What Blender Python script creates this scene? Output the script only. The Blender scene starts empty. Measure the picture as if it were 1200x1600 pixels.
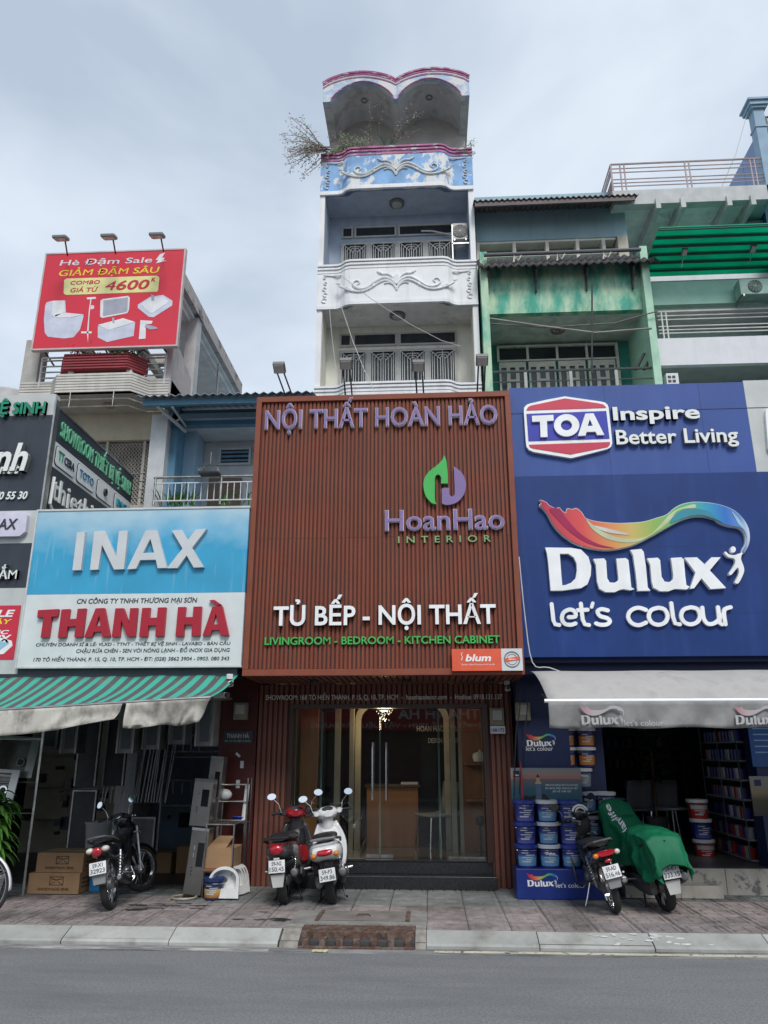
import bpy, bmesh, math, random
from mathutils import Vector, Matrix
random.seed(11)
R = math.radians
scene = bpy.context.scene
COL = scene.collection

# ------------------------------------------------------------------ camera
PITCH, YAW, CAMZ, FOC = R(17.33), R(3.35), 1.6, 1200.0
_cp, _sp, _cy, _sy = math.cos(PITCH), math.sin(PITCH), math.cos(YAW), math.sin(YAW)
FWD = Vector((-_sy * _cp, _cy * _cp, _sp)); RGT = Vector((_cy, _sy, 0)); UPV = Vector((_sy * _sp, -_cy * _sp, _cp))
cam_data = bpy.data.cameras.new('camera')
cam_data.sensor_width = 36.0; cam_data.lens = FOC / 1600 * 36; cam_data.clip_start = 0.05; cam_data.clip_end = 2000
cam = bpy.data.objects.new('camera', cam_data); COL.objects.link(cam)
cam.matrix_world = Matrix(((RGT.x, UPV.x, -FWD.x, 0), (RGT.y, UPV.y, -FWD.y, 0), (RGT.z, UPV.z, -FWD.z, CAMZ), (0, 0, 0, 1)))
scene.camera = cam

# ------------------------------------------------------------------ light
SUN_EL, SUN_AZ = R(48), R(163)      # high, behind the viewer and a little to one side
world = bpy.data.worlds.new('World'); scene.world = world; world.use_nodes = True
wt = world.node_tree; wt.nodes.clear()
w_out = wt.nodes.new('ShaderNodeOutputWorld')
w_sky = wt.nodes.new('ShaderNodeTexSky'); w_sky.sky_type = 'NISHITA'; w_sky.sun_disc = False
w_sky.sun_elevation = SUN_EL; w_sky.sun_rotation = SUN_AZ
w_b1 = wt.nodes.new('ShaderNodeBackground'); w_b1.inputs[1].default_value = 0.10
wt.links.new(w_sky.outputs[0], w_b1.inputs[0])
w_tc = wt.nodes.new('ShaderNodeTexCoord')
w_n = wt.nodes.new('ShaderNodeTexNoise'); w_n.inputs['Scale'].default_value = 2.0; w_n.inputs['Detail'].default_value = 5
w_n.inputs['Roughness'].default_value = 0.5; w_n.inputs['Distortion'].default_value = 0.3
w_map = wt.nodes.new('ShaderNodeMapping'); w_map.inputs['Scale'].default_value = (1, 1, 2.2); w_map.inputs['Location'].default_value = (3.1, 1.2, .4)
wt.links.new(w_tc.outputs['Generated'], w_map.inputs[0]); wt.links.new(w_map.outputs[0], w_n.inputs['Vector'])
w_r = wt.nodes.new('ShaderNodeValToRGB')
w_r.color_ramp.elements[0].position = .35; w_r.color_ramp.elements[0].color = (.36, .425, .505, 1)
w_r.color_ramp.elements[1].position = .66; w_r.color_ramp.elements[1].color = (.61, .665, .73, 1)
wt.links.new(w_n.outputs['Fac'], w_r.inputs[0])
w_b2 = wt.nodes.new('ShaderNodeBackground'); w_b2.inputs[1].default_value = 0.93
wt.links.new(w_r.outputs[0], w_b2.inputs[0])
w_mix = wt.nodes.new('ShaderNodeMixShader'); w_mix.inputs[0].default_value = 0.86
wt.links.new(w_b1.outputs[0], w_mix.inputs[1]); wt.links.new(w_b2.outputs[0], w_mix.inputs[2])
wt.links.new(w_mix.outputs[0], w_out.inputs[0])
sun_data = bpy.data.lights.new('sun', 'SUN'); sun_data.energy = 1.5; sun_data.angle = R(20); sun_data.color = (1, .97, .93)
sun = bpy.data.objects.new('sun', sun_data); COL.objects.link(sun)
sun_dir = Vector((math.sin(SUN_AZ) * math.cos(SUN_EL), math.cos(SUN_AZ) * math.cos(SUN_EL), math.sin(SUN_EL)))
sun.rotation_euler = sun_dir.to_track_quat('Z', 'Y').to_euler()
scene.view_settings.view_transform = 'Standard'; scene.view_settings.look = 'None'
scene.view_settings.exposure = 0.7; scene.view_settings.gamma = 1; scene.view_settings.use_curve_mapping = False
scene.cycles.max_bounces = 6; scene.cycles.diffuse_bounces = 4; scene.cycles.glossy_bounces = 3; scene.cycles.transmission_bounces = 5; scene.cycles.transparent_max_bounces = 8
scene.cycles.caustics_reflective = False; scene.cycles.caustics_refractive = False

# ------------------------------------------------------------------ sighting: a sight line of the photograph met with a real plane
def ray(px, py): return FWD * FOC + RGT * (px - 600) + UPV * (800 - py)
def at(px, py, Y):                       # -> (x, z) on the plane y = Y
    v = ray(px, py); t = Y / v.y
    return v.x * t, CAMZ + v.z * t
def gr(px, py, z=0.0):                   # -> (x, y) on the level z
    v = ray(px, py); t = (z - CAMZ) / v.z
    return v.x * t, v.y * t

# ------------------------------------------------------------------ materials
def lin(c):
    return tuple(((v / 255) / 12.92 if v / 255 <= .04045 else ((v / 255 + .055) / 1.055) ** 2.4) for v in c)
def mat(name, col, rough=.6, metal=0., var=.12, vscale=4., col2=None, mscale=3., mlo=.45, mhi=.6, stretch=(1, 1, 1), bump=0., bscale=60., spec=.5,
        emit=None, coat=0., per_obj=0., grime=0., gcol=(.05, .05, .045)):
    """base colour with soft noise variation, an optional second colour in worn patches, optional dark run marks"""
    m = bpy.data.materials.new(name); m.use_nodes = True; t = m.node_tree; n = t.nodes; L = t.links
    b = n['Principled BSDF']
    b.inputs['Roughness'].default_value = rough; b.inputs['Metallic'].default_value = metal
    b.inputs['Specular IOR Level'].default_value = spec; b.inputs['Coat Weight'].default_value = coat
    tc = n.new('ShaderNodeTexCoord'); cur = None
    if per_obj:      # pieces that share a mesh: wear runs on from one piece to the next
        oi0 = n.new('ShaderNodeObjectInfo'); va = n.new('ShaderNodeVectorMath'); va.operation = 'ADD'; L.new(tc.outputs['Object'], va.inputs[0]); L.new(oi0.outputs['Location'], va.inputs[1])
        class _T: outputs = {'Object': va.outputs[0]}
        tc = _T
    def noise(sc, det=4, st=None, ro=.55):
        x = n.new('ShaderNodeTexNoise'); x.inputs['Scale'].default_value = sc; x.inputs['Detail'].default_value = det; x.inputs['Roughness'].default_value = ro
        if st:
            mp = n.new('ShaderNodeMapping'); mp.inputs['Scale'].default_value = st; L.new(tc.outputs['Object'], mp.inputs[0]); L.new(mp.outputs[0], x.inputs['Vector'])
        else: L.new(tc.outputs['Object'], x.inputs['Vector'])
        return x
    def mix(fac, a, c, blend='MIX'):
        x = n.new('ShaderNodeMix'); x.data_type = 'RGBA'; x.blend_type = blend
        if hasattr(fac, 'links'): L.new(fac, x.inputs[0])
        else: x.inputs[0].default_value = fac
        for s, v in ((6, a), (7, c)):
            if hasattr(v, 'links'): L.new(v, x.inputs[s])
            else: x.inputs[s].default_value = (*v, 1)
        return x.outputs[2]
    def ramp(src, lo, hi):
        x = n.new('ShaderNodeMapRange'); x.inputs[1].default_value = lo; x.inputs[2].default_value = hi; L.new(src, x.inputs[0]); return x.outputs[0]
    cur = col
    if var:
        lo = tuple(max(0, c * (1 - var * 1.3)) for c in col); hi = tuple(min(1, c * (1 + var)) for c in col)
        cur = mix(ramp(noise(vscale).outputs[0], .3, .7), lo, hi)
    if col2:
        cur = mix(ramp(noise(mscale, 8, stretch, .65).outputs[0], mlo, mhi), cur, col2)
    if grime:
        f = ramp(noise(5, 6, (1, 1, .14), .6).outputs[0], .5, .75)
        g = n.new('ShaderNodeMath'); g.operation = 'MULTIPLY'; L.new(f, g.inputs[0]); g.inputs[1].default_value = grime
        cur = mix(g.outputs[0], cur, gcol)
    if per_obj:
        oi = n.new('ShaderNodeObjectInfo'); mr = n.new('ShaderNodeMapRange'); mr.inputs[3].default_value = 1 - per_obj; mr.inputs[4].default_value = 1 + per_obj
        L.new(oi.outputs['Random'], mr.inputs[0])
        hv = n.new('ShaderNodeHueSaturation'); L.new(mr.outputs[0], hv.inputs['Value'])
        if hasattr(cur, 'links'): L.new(cur, hv.inputs['Color'])
        else: hv.inputs['Color'].default_value = (*cur, 1)
        cur = hv.outputs[0]
    if hasattr(cur, 'links'): L.new(cur, b.inputs['Base Color'])
    else: b.inputs['Base Color'].default_value = (*cur, 1)
    if bump:
        bp = n.new('ShaderNodeBump'); bp.inputs['Strength'].default_value = bump; bp.inputs['Distance'].default_value = .01
        L.new(noise(bscale, 5).outputs[0], bp.inputs['Height']); L.new(bp.outputs[0], b.inputs['Normal'])
    if emit: b.inputs['Emission Color'].default_value = (*emit[:3], 1); b.inputs['Emission Strength'].default_value = emit[3]
    return m
def ramp_mat(name, stops, axis='X', rough=.5):
    """a printed colour blend across the thing, as on the real print"""
    m = bpy.data.materials.new(name); m.use_nodes = True; t = m.node_tree; n = t.nodes; L = t.links; b = n['Principled BSDF']
    b.inputs['Roughness'].default_value = rough
    tc = n.new('ShaderNodeTexCoord'); sx = n.new('ShaderNodeSeparateXYZ'); L.new(tc.outputs['Generated'], sx.inputs[0])
    r = n.new('ShaderNodeValToRGB'); L.new(sx.outputs['XYZ'.index(axis)], r.inputs[0])
    e = r.color_ramp.elements
    while len(e) < len(stops): e.new(.5)
    for k, (p, c) in enumerate(stops): e[k].position = p; e[k].color = (*c, 1)
    L.new(r.outputs[0], b.inputs['Base Color']); return m
def translucent(m, col, fac=.4):
    """thin sheet that lets daylight through"""
    t = m.node_tree; n = t.nodes; L = t.links; b = n['Principled BSDF']; tr = n.new('ShaderNodeBsdfTranslucent')
    if b.inputs['Base Color'].links: L.new(b.inputs['Base Color'].links[0].from_socket, tr.inputs[0])
    else: tr.inputs[0].default_value = (*col, 1)
    if col is not None and not b.inputs['Base Color'].links: pass
    mx = n.new('ShaderNodeMixShader'); mx.inputs[0].default_value = fac; L.new(b.outputs[0], mx.inputs[1]); L.new(tr.outputs[0], mx.inputs[2]); L.new(mx.outputs[0], n['Material Output'].inputs[0]); return m
def glass_mat(name, tint, rough=.02, alpha=.25):
    m = bpy.data.materials.new(name); m.use_nodes = True; t = m.node_tree; n = t.nodes; L = t.links; n.remove(n['Principled BSDF'])
    tr = n.new('ShaderNodeBsdfTransparent'); tr.inputs[0].default_value = (*tint, 1)
    gl = n.new('ShaderNodeBsdfGlossy'); gl.inputs['Roughness'].default_value = rough; gl.inputs[0].default_value = (.9, .95, 1, 1)
    lw = n.new('ShaderNodeFresnel'); lw.inputs[0].default_value = 1.5
    ad = n.new('ShaderNodeMath'); ad.operation = 'ADD'; ad.inputs[1].default_value = alpha * .3; L.new(lw.outputs[0], ad.inputs[0])
    mx = n.new('ShaderNodeMixShader'); L.new(ad.outputs[0], mx.inputs[0]); L.new(tr.outputs[0], mx.inputs[1]); L.new(gl.outputs[0], mx.inputs[2])
    L.new(mx.outputs[0], n['Material Output'].inputs[0]); return m

W = mat('white_letter', (.84, .85, .85), .35, var=.06, grime=.15)
WP = mat('white_paint', (.66, .68, .68), .6, var=.1, grime=.35, gcol=(.3, .3, .28), bump=.15)
BLK = mat('black_plastic', (.018, .018, .02), .38, var=.2)
RUB = mat('tyre_rubber', (.022, .022, .022), .8, var=.3, bump=.4, bscale=90)
CHR = mat('chrome', (.72, .72, .72), .14, 1., var=.05)
STE = mat('brushed_steel', (.42, .41, .39), .35, 1., var=.25, vscale=9, bump=.05)
ALU = mat('cast_alloy', (.32, .32, .33), .45, .9, var=.25)
DARK = mat('dark_void', (.02, .022, .026), .8)

# ------------------------------------------------------------------ mesh builders
ORG = {}
def org_of(o):
    return ORG.get(o.name, Vector((0, 0, 0)))
def thing(name, label, cat, loc=(0, 0, 0), group=None):
    o = bpy.data.objects.new(name, None); COL.objects.link(o); o.location = loc; o.empty_display_size = .1
    o['label'] = label; o['category'] = cat
    if group: o['group'] = group
    ORG[o.name] = Vector(loc); return o
def tag(o, label, cat, group=None):
    o['label'] = label; o['category'] = cat
    if group: o['group'] = group
    return o
def link_mesh(name, me, parent=None, loc=None):
    o = bpy.data.objects.new(name, me); COL.objects.link(o)
    if parent is not None: o.parent = parent
    if loc is not None: o.location = loc
    return o
def finish(name, me, material, parent=None, smooth=False, bevel=0., at_base=True):
    """me holds world coordinates (or the parent's local ones when its origin is 0)"""
    if material is not None:
        me.materials.clear()
        for m_ in (material if isinstance(material, (list, tuple)) else [material]): me.materials.append(m_)
    if smooth:
        me.polygons.foreach_set('use_smooth', [True] * len(me.polygons))
        try: me.set_sharp_from_angle(angle=R(40))
        except Exception: pass
    if parent is None:
        if at_base and len(me.vertices):
            xs = [v.co.x for v in me.vertices]; ys = [v.co.y for v in me.vertices]; zs = [v.co.z for v in me.vertices]
            L0 = Vector(((min(xs) + max(xs)) / 2, (min(ys) + max(ys)) / 2, min(zs)))
        else: L0 = Vector((0, 0, 0))
        me.transform(Matrix.Translation(-L0)); o = link_mesh(name, me, None, L0); ORG[o.name] = L0
    else:
        L0 = org_of(parent); me.transform(Matrix.Translation(-L0)); o = link_mesh(name, me, parent); ORG[o.name] = L0
    if bevel:
        b = o.modifiers.new('edge', 'BEVEL'); b.width = bevel; b.segments = 2; b.limit_method = 'ANGLE'; b.angle_limit = R(50)
    return o
class MB:
    def __init__(s): s.v = []; s.f = []
    def add(s, vs, fs):
        k = len(s.v); s.v += [tuple(p) for p in vs]; s.f += [tuple(i + k for i in q) for q in fs]; return s
    def box(s, x0, x1, y0, y1, z0, z1, m=None):
        vs = [Vector(p) for p in ((x0, y0, z0), (x1, y0, z0), (x1, y1, z0), (x0, y1, z0), (x0, y0, z1), (x1, y0, z1), (x1, y1, z1), (x0, y1, z1))]
        if m: vs = [m @ p for p in vs]
        return s.add(vs, ((0, 3, 2, 1), (4, 5, 6, 7), (0, 1, 5, 4), (1, 2, 6, 5), (2, 3, 7, 6), (3, 0, 4, 7)))
    def cbox(s, c, d, m=None): return s.box(c[0] - d[0] / 2, c[0] + d[0] / 2, c[1] - d[1] / 2, c[1] + d[1] / 2, c[2] - d[2] / 2, c[2] + d[2] / 2, m)
    def quad(s, *p): return s.add(p, (tuple(range(len(p))),))
    def prism(s, pts, axis, a, b):
        """pts in the plane across axis: X -> (y, z), Y -> (x, z), Z -> (x, y)"""
        def q(p, t): return (t, p[0], p[1]) if axis == 'X' else (p[0], t, p[1]) if axis == 'Y' else (p[0], p[1], t)
        n = len(pts); vs = [q(p, a) for p in pts] + [q(p, b) for p in pts]
        fs = [tuple(range(n)), tuple(range(2 * n - 1, n - 1, -1))] + [(i, i + n, (i + 1) % n + n, (i + 1) % n) for i in range(n)]
        return s.add(vs, fs)
    def tube(s, path, r, n=8, cap=True):
        P = [Vector(p) for p in path]; rs = r if isinstance(r, (list, tuple)) else [r] * len(P); rings = []; prev = None
        for i, p in enumerate(P):
            d = (P[min(i + 1, len(P) - 1)] - P[max(i - 1, 0)])
            d = d.normalized() if d.length > 1e-9 else Vector((0, 0, 1))
            if prev is None: u = d.orthogonal().normalized()
            else: u = (prev - d * prev.dot(d)); u = u.normalized() if u.length > 1e-6 else d.orthogonal().normalized()
            prev = u; w = d.cross(u)
            rings.append([p + (u * math.cos(2 * math.pi * k / n) + w * math.sin(2 * math.pi * k / n)) * rs[i] for k in range(n)])
        return s.loft(rings, cap)
    def loft(s, rings, cap=True, closed=False):
        n = len(rings[0]); k = len(s.v)
        for r_ in rings: s.v += [tuple(p) for p in r_]
        m = len(rings)
        for i in range(m if closed else m - 1):
            for j in range(n):
                a = k + i * n + j; b = k + i * n + (j + 1) % n; c = k + ((i + 1) % m) * n + (j + 1) % n; d = k + ((i + 1) % m) * n + j
                s.f.append((a, b, c, d))
        if cap and not closed: s.f.append(tuple(k + j for j in range(n - 1, -1, -1))); s.f.append(tuple(k + (m - 1) * n + j for j in range(n)))
        return s
    def lathe(s, prof, n=20, c=(0, 0, 0), axis='Z', cap=True):
        rings = []
        for (r_, h) in prof:
            ring = []
            for k in range(n):
                a = 2 * math.pi * k / n; p, q = r_ * math.cos(a), r_ * math.sin(a)
                ring.append({'Z': (c[0] + p, c[1] + q, c[2] + h), 'Y': (c[0] + p, c[1] + h, c[2] - q), 'X': (c[0] + h, c[1] + p, c[2] + q)}[axis])
            rings.append(ring)
        return s.loft(rings, cap)
    def ring(s, Rr, r, c=(0, 0, 0), axis='Z', n=28, m=8, a0=0., a1=360.):
        """torus or part of one"""
        full = abs(a1 - a0) >= 359.9; rings = []
        for i in range(n + (0 if full else 1)):
            a = R(a0 + (a1 - a0) * i / n); ring = []
            for j in range(m):
                b = 2 * math.pi * j / m; rr = Rr + r * math.cos(b); h = r * math.sin(b); p, q = rr * math.cos(a), rr * math.sin(a)
                ring.append({'Z': (c[0] + p, c[1] + q, c[2] + h), 'Y': (c[0] + p, c[1] + h, c[2] + q), 'X': (c[0] + h, c[1] + p, c[2] + q)}[axis])
            rings.append(ring)
        return s.loft(rings, not full, full)
    def ell(s, c, d, n=14, m=8, mtx=None):
        rings = []
        for i in range(m + 1):
            t = math.pi * (i + .02) / (m + .04) - math.pi / 2
            rings.append([Vector((c[0] + d[0] * math.cos(t) * math.cos(2 * math.pi * k / n), c[1] + d[1] * math.cos(t) * math.sin(2 * math.pi * k / n), c[2] + d[2] * math.sin(t))) for k in range(n)])
        if mtx: rings = [[mtx @ p for p in r_] for r_ in rings]
        return s.loft(rings, True)
    def sheet(s, grid, th=0.):
        """grid of points -> surface (two sided, with thickness when th is given along -normal z/y by offset vector)"""
        n = len(grid[0]); k = len(s.v)
        for r_ in grid: s.v += [tuple(p) for p in r_]
        for i in range(len(grid) - 1):
            for j in range(n - 1): s.f.append((k + i * n + j, k + i * n + j + 1, k + (i + 1) * n + j + 1, k + (i + 1) * n + j))
        return s
    def mesh(s, name):
        me = bpy.data.meshes.new(name); me.from_pydata(s.v, [], s.f); me.update(); return me
    def build(s, name, material, parent=None, smooth=False, bevel=0.):
        me = s.mesh(name)
        bm = bmesh.new(); bm.from_mesh(me); bmesh.ops.recalc_face_normals(bm, faces=bm.faces); bm.to_mesh(me); bm.free()
        return finish(name, me, material, parent, smooth, bevel)
def solidify(o, t, off=-1):
    s = o.modifiers.new('thickness', 'SOLIDIFY'); s.thickness = t; s.offset = off; return o
def bx(name, d, material, parent=None, bevel=0.): return MB().box(*d).build(name, material, parent, bevel=bevel)
def put(name, me, parent, loc): return link_mesh(name, me, parent, Vector(loc) - org_of(parent))
def shared(d, material, name='piece', bevel=0):
    me = MB().box(*d).mesh(name); me.materials.append(material); return me
def copy_tree(o, parent=None):
    c = o.copy(); COL.objects.link(c)
    if parent is not None: c.parent = parent
    for ch in [x for x in COL.objects if x.parent == o]: copy_tree(ch, c)
    return c
def cr(pts, closed=True, k=6):
    """Catmull-Rom through points"""
    n = len(pts); out = []
    rng = range(n) if closed else range(n - 1)
    for i in rng:
        P = [pts[(i + j) % n] if closed else pts[min(max(i + j, 0), n - 1)] for j in (-1, 0, 1, 2)]
        for q in range(k):
            t = q / k
            out.append(tuple(.5 * ((2 * P[1][a]) + (-P[0][a] + P[2][a]) * t + (2 * P[0][a] - 5 * P[1][a] + 4 * P[2][a] - P[3][a]) * t * t + (-P[0][a] + 3 * P[1][a] - 3 * P[2][a] + P[3][a]) * t ** 3) for a in range(2)))
    if not closed: out.append(tuple(pts[-1]))
    return out
# flat shapes and lettering live on a frame: origin, U (reading direction), V (up), N (out of the face)
def front(Y): return (Vector((0, Y, 0)), Vector((1, 0, 0)), Vector((0, 0, 1)), Vector((0, -1, 0)))
def _map(me, fr, su=1, u0=0, sv=1, v0=0, dw=1, w0=0, sh=0):
    O, U, V, N = fr
    for v in me.vertices:
        x, y, z = v.co; u = u0 + su * (x + sh * y); q = v0 + sv * y; w = w0 + dw * z
        v.co = O + U * u + V * q + N * w
    if su * sv * dw < 0: me.flip_normals()
def _curve_mesh(cu):
    o = bpy.data.objects.new('tmp', cu); COL.objects.link(o)
    dg = bpy.context.evaluated_depsgraph_get(); dg.update()
    me = bpy.data.meshes.new_from_object(o.evaluated_get(dg))
    bpy.data.objects.remove(o); bpy.data.curves.remove(cu); return me
def shape(name, loops, fr, depth, material, parent=None, w0=0., px=None, smooth=False):
    """extruded outline(s) with holes; loops in frame coordinates, or photograph sight lines onto plane y=px"""
    cu = bpy.data.curves.new(name, 'CURVE'); cu.dimensions = '2D'; cu.fill_mode = 'BOTH'; cu.extrude = .5
    for lp in loops:
        if px is not None: lp = [at(p[0], p[1], px) for p in lp]
        sp = cu.splines.new('POLY'); sp.points.add(len(lp) - 1); sp.use_cyclic_u = True
        for k, p in enumerate(lp): sp.points[k].co = (p[0], p[1], 0, 1)
    me = _curve_mesh(cu)
    _map(me, fr, dw=depth, w0=w0 + depth / 2)
    m2 = bpy.data.meshes.new(name); m2.from_pydata([v.co[:] for v in me.vertices], [], [tuple(p.vertices) for p in me.polygons]); m2.update(); bpy.data.meshes.remove(me)
    return finish(name, m2, material, parent, smooth)
_capcache = {}
def cap_h():
    if not _capcache:
        cu = bpy.data.curves.new('t', 'FONT'); cu.body = 'H'; me = _curve_mesh(cu); _capcache['h'] = max(v.co.y for v in me.vertices)
    return _capcache['h']
_area = {}
_OFFS = [0, .004, .008, .012, .016, .02, .025, .03]
def _good_offsets(ch):
    """thickening values at which this glyph still fills cleanly"""
    if ch not in _area:
        A = []
        for o_ in _OFFS:
            cu = bpy.data.curves.new('t', 'FONT'); cu.body = ch; cu.offset = o_; cu.resolution_u = 3; me = _curve_mesh(cu)
            A.append(sum(p.area for p in me.polygons)); bpy.data.meshes.remove(me)
        sl = sorted((A[j] - A[i]) / (_OFFS[j] - _OFFS[i]) for i in range(len(A)) for j in range(i + 1, len(A))); k = sl[len(sl) // 2]
        ic = sorted(a - k * o_ for a, o_ in zip(A, _OFFS)); c0 = ic[len(ic) // 2]
        _area[ch] = {o_ for a, o_ in zip(A, _OFFS) if abs(a - c0 - k * o_) < .05 * max(c0, 1e-3)}
    return _area[ch]
def safe_off(body, off):
    ok = set(_OFFS)
    for ch in set(body.replace(' ', '')): ok &= _good_offsets(ch)
    return min(ok, key=lambda o_: abs(o_ - off)) if ok else off
for _c in 'ABCDEFGHIJKLMNOPQRSTUVWXYZabcdefghijklmnopqrstuvwxyz0123456789.,-:()&' + 'ỘẤÀẢỦẾÔỆỊÊĐẬƯỐÓÂƠẠỈẺẦỬÒỤẶĂẮ\'': _good_offsets(_c)
def _glyphs(me):
    """[(x0, x1, [island, ...])], an island being (vertices, faces); accents join the letter below them"""
    n = len(me.vertices); par = list(range(n))
    def find(i):
        while par[i] != i: par[i] = par[par[i]]; i = par[i]
        return i
    for e in me.edges:
        i, j = find(e.vertices[0]), find(e.vertices[1])
        if i != j: par[i] = j
    seen = {}
    for i, v in enumerate(me.vertices):      # caps and sides come unwelded
        k = (round(v.co.x, 4), round(v.co.y, 4), round(v.co.z, 2))
        if k in seen: par[find(i)] = find(seen[k])
        else: seen[k] = i
    isl = {}
    for p in me.polygons:
        d = isl.setdefault(find(p.vertices[0]), ({}, [], []))
        for i in p.vertices:
            if i not in d[0]: d[0][i] = len(d[1]); d[1].append(me.vertices[i].co[:])
        d[2].append(tuple(d[0][i] for i in p.vertices))
    rows = sorted(((min(v[0] for v in d[1]), max(v[0] for v in d[1]), (d[1], d[2])) for d in isl.values()), key=lambda t: t[0]); out = []
    for x0, x1, d in rows:
        if out:
            g = out[-1]; ov = min(g[1], x1) - max(g[0], x0)
            if ov > .45 * min(g[1] - g[0], x1 - x0): g[0] = min(g[0], x0); g[1] = max(g[1], x1); g[2].append(d); continue
        out.append([x0, x1, [d]])
    return out
def clean_text_mesh(body, off, res, spacing):
    """letters whose thickened outline folds over itself are taken unthickened; overlapping pieces of one letter get their own depth"""
    def mk(o_):
        cu = bpy.data.curves.new('t', 'FONT'); cu.body = body; cu.offset = o_; cu.extrude = .5; cu.resolution_u = res; cu.space_character = spacing; return _curve_mesh(cu)
    me = mk(off)
    if not len(me.vertices): return me
    G = _glyphs(me); chars = body.replace(' ', '')
    if off > 0 and any(c in chars for c in 'M4') and len(G) == len(chars):
        m0 = mk(0); G0 = _glyphs(m0)
        if len(G0) == len(G): G = [g0 if c in 'M4' else g for c, g, g0 in zip(chars, G, G0)]
        bpy.data.meshes.remove(m0)
    V, F = [], []
    for g in G:
        for i, (vs, fs) in enumerate(g[2]):
            k = len(V); dz = .07 * i; V += [(x, y, z + (dz if z > 0 else 0)) for x, y, z in vs]; F += [tuple(q + k for q in f) for f in fs]
    bpy.data.meshes.remove(me); m2 = bpy.data.meshes.new('t'); m2.from_pydata(V, [], F); m2.update(); return m2
def text(body, fr, u0, u1, v0, cap, material, parent=None, depth=.01, w0=0., off=.02, shear=0., each=False, name='lettering', px=None, spacing=1., res=3, sh_world=0.):
    """lettering fitted between u0 and u1 on baseline v0 with capital height cap"""
    me = clean_text_mesh(body, safe_off(body, off), res, spacing); me.name = name
    for v in me.vertices: v.co.x += shear * v.co.y      # slanted after filling, so that no glyph folds over
    if not len(me.vertices): return None
    xs = [v.co.x for v in me.vertices]; a, b = min(xs), max(xs)
    su = (u1 - u0) / (b - a); sv = cap / cap_h()
    parts = []
    if not each:
        _map(me, fr, su, u0 - a * su, sv, v0, depth, w0 + depth / 2); return finish(name, me, material, parent)
    n = len(me.vertices); par = list(range(n))
    def find(i):
        while par[i] != i: par[i] = par[par[i]]; i = par[i]
        return i
    for e in me.edges:
        i, j = find(e.vertices[0]), find(e.vertices[1])
        if i != j: par[i] = j
    box = {}
    for i, v in enumerate(me.vertices):
        r = find(i); x = v.co.x - shear * v.co.y; q = box.setdefault(r, [x, x]); q[0] = min(q[0], x); q[1] = max(q[1], x)
    order = sorted(box.items(), key=lambda t: t[1][0]); groups = []
    for r, (x0, x1) in order:
        if groups:
            g = groups[-1]; ov = min(g[1], x1) - max(g[0], x0)
            if ov > .45 * min(g[1] - g[0], x1 - x0): g[0] = min(g[0], x0); g[1] = max(g[1], x1); g[2].add(r); continue
        groups.append([x0, x1, {r}])
    for g in groups:
        ids = {}; vs = []; fs = []
        for p in me.polygons:
            if find(p.vertices[0]) in g[2]:
                for i in p.vertices:
                    if i not in ids: ids[i] = len(vs); vs.append(me.vertices[i].co.copy())
                fs.append([ids[i] for i in p.vertices])
        m2 = bpy.data.meshes.new('letter'); m2.from_pydata(vs, [], fs); m2.update()
        _map(m2, fr, su, u0 - a * su, sv, v0, depth, w0 + depth / 2); parts.append(finish('letter', m2, material, parent))
    bpy.data.meshes.remove(me); return parts
def ptext(body, x0, x1, yb, yc, Y, material, parent, depth=.01, yb2=None, **k):
    """front-facing lettering: px extents on baseline row yb (mid), cap row yc"""
    a = at(x0, yb, Y); b = at(x1, yb if yb2 is None else yb2, Y); zb = (a[1] + b[1]) / 2
    c = at((x0 + x1) / 2, yc, Y); zc = at((x0 + x1) / 2, yb if yb2 is None else (yb + yb2) / 2, Y)[1]
    return text(body, front(Y), a[0], b[0], zc, c[1] - zc, material, parent, depth, **k)
def structure(o): o['kind'] = 'structure'; return o
# ================================================================== THE SETTING
ASPH = mat('asphalt', (.19, .194, .198), .88, var=.26, vscale=55, col2=(.105, .108, .11), mscale=1.1, mlo=.47, mhi=.8, stretch=(.35, 1.6, 1), bump=.7, bscale=110)
structure(bx('ground', (-400, 400, -300, 500, -.4, -.16), mat('earth', (.12, .115, .1), .95)))
road = structure(bx('road', (-60, 60, -6.2, 7.86, -.3, -.12), ASPH))
GUT = mat('gutter_concrete', (.24, .24, .235), .85, var=.2, col2=(.1, .1, .1), mscale=4, mlo=.5, mhi=.62, stretch=(.4, 3, 1), bump=.3)
structure(bx('gutter_strip', (-20, 20, 7.68, 7.86, -.2, -.116), GUT))
YEL = mat('road_marking_paint', (.56, .53, .40), .7, var=.12, col2=(.12, .12, .12), mscale=14, mlo=.56, mhi=.6)
structure(bx('road_marking', (.0, 12, 7.745, 7.80, -.2, -.112), YEL))
structure(bx('road_marking', (-12, -1.5, 7.70, 7.78, -.2, -.1125), mat('worn_white_line', (.42, .41, .38), .8, var=.2, col2=(.17, .17, .17), mscale=6, mlo=.45, mhi=.58, stretch=(.5, 2, 1))))
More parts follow.
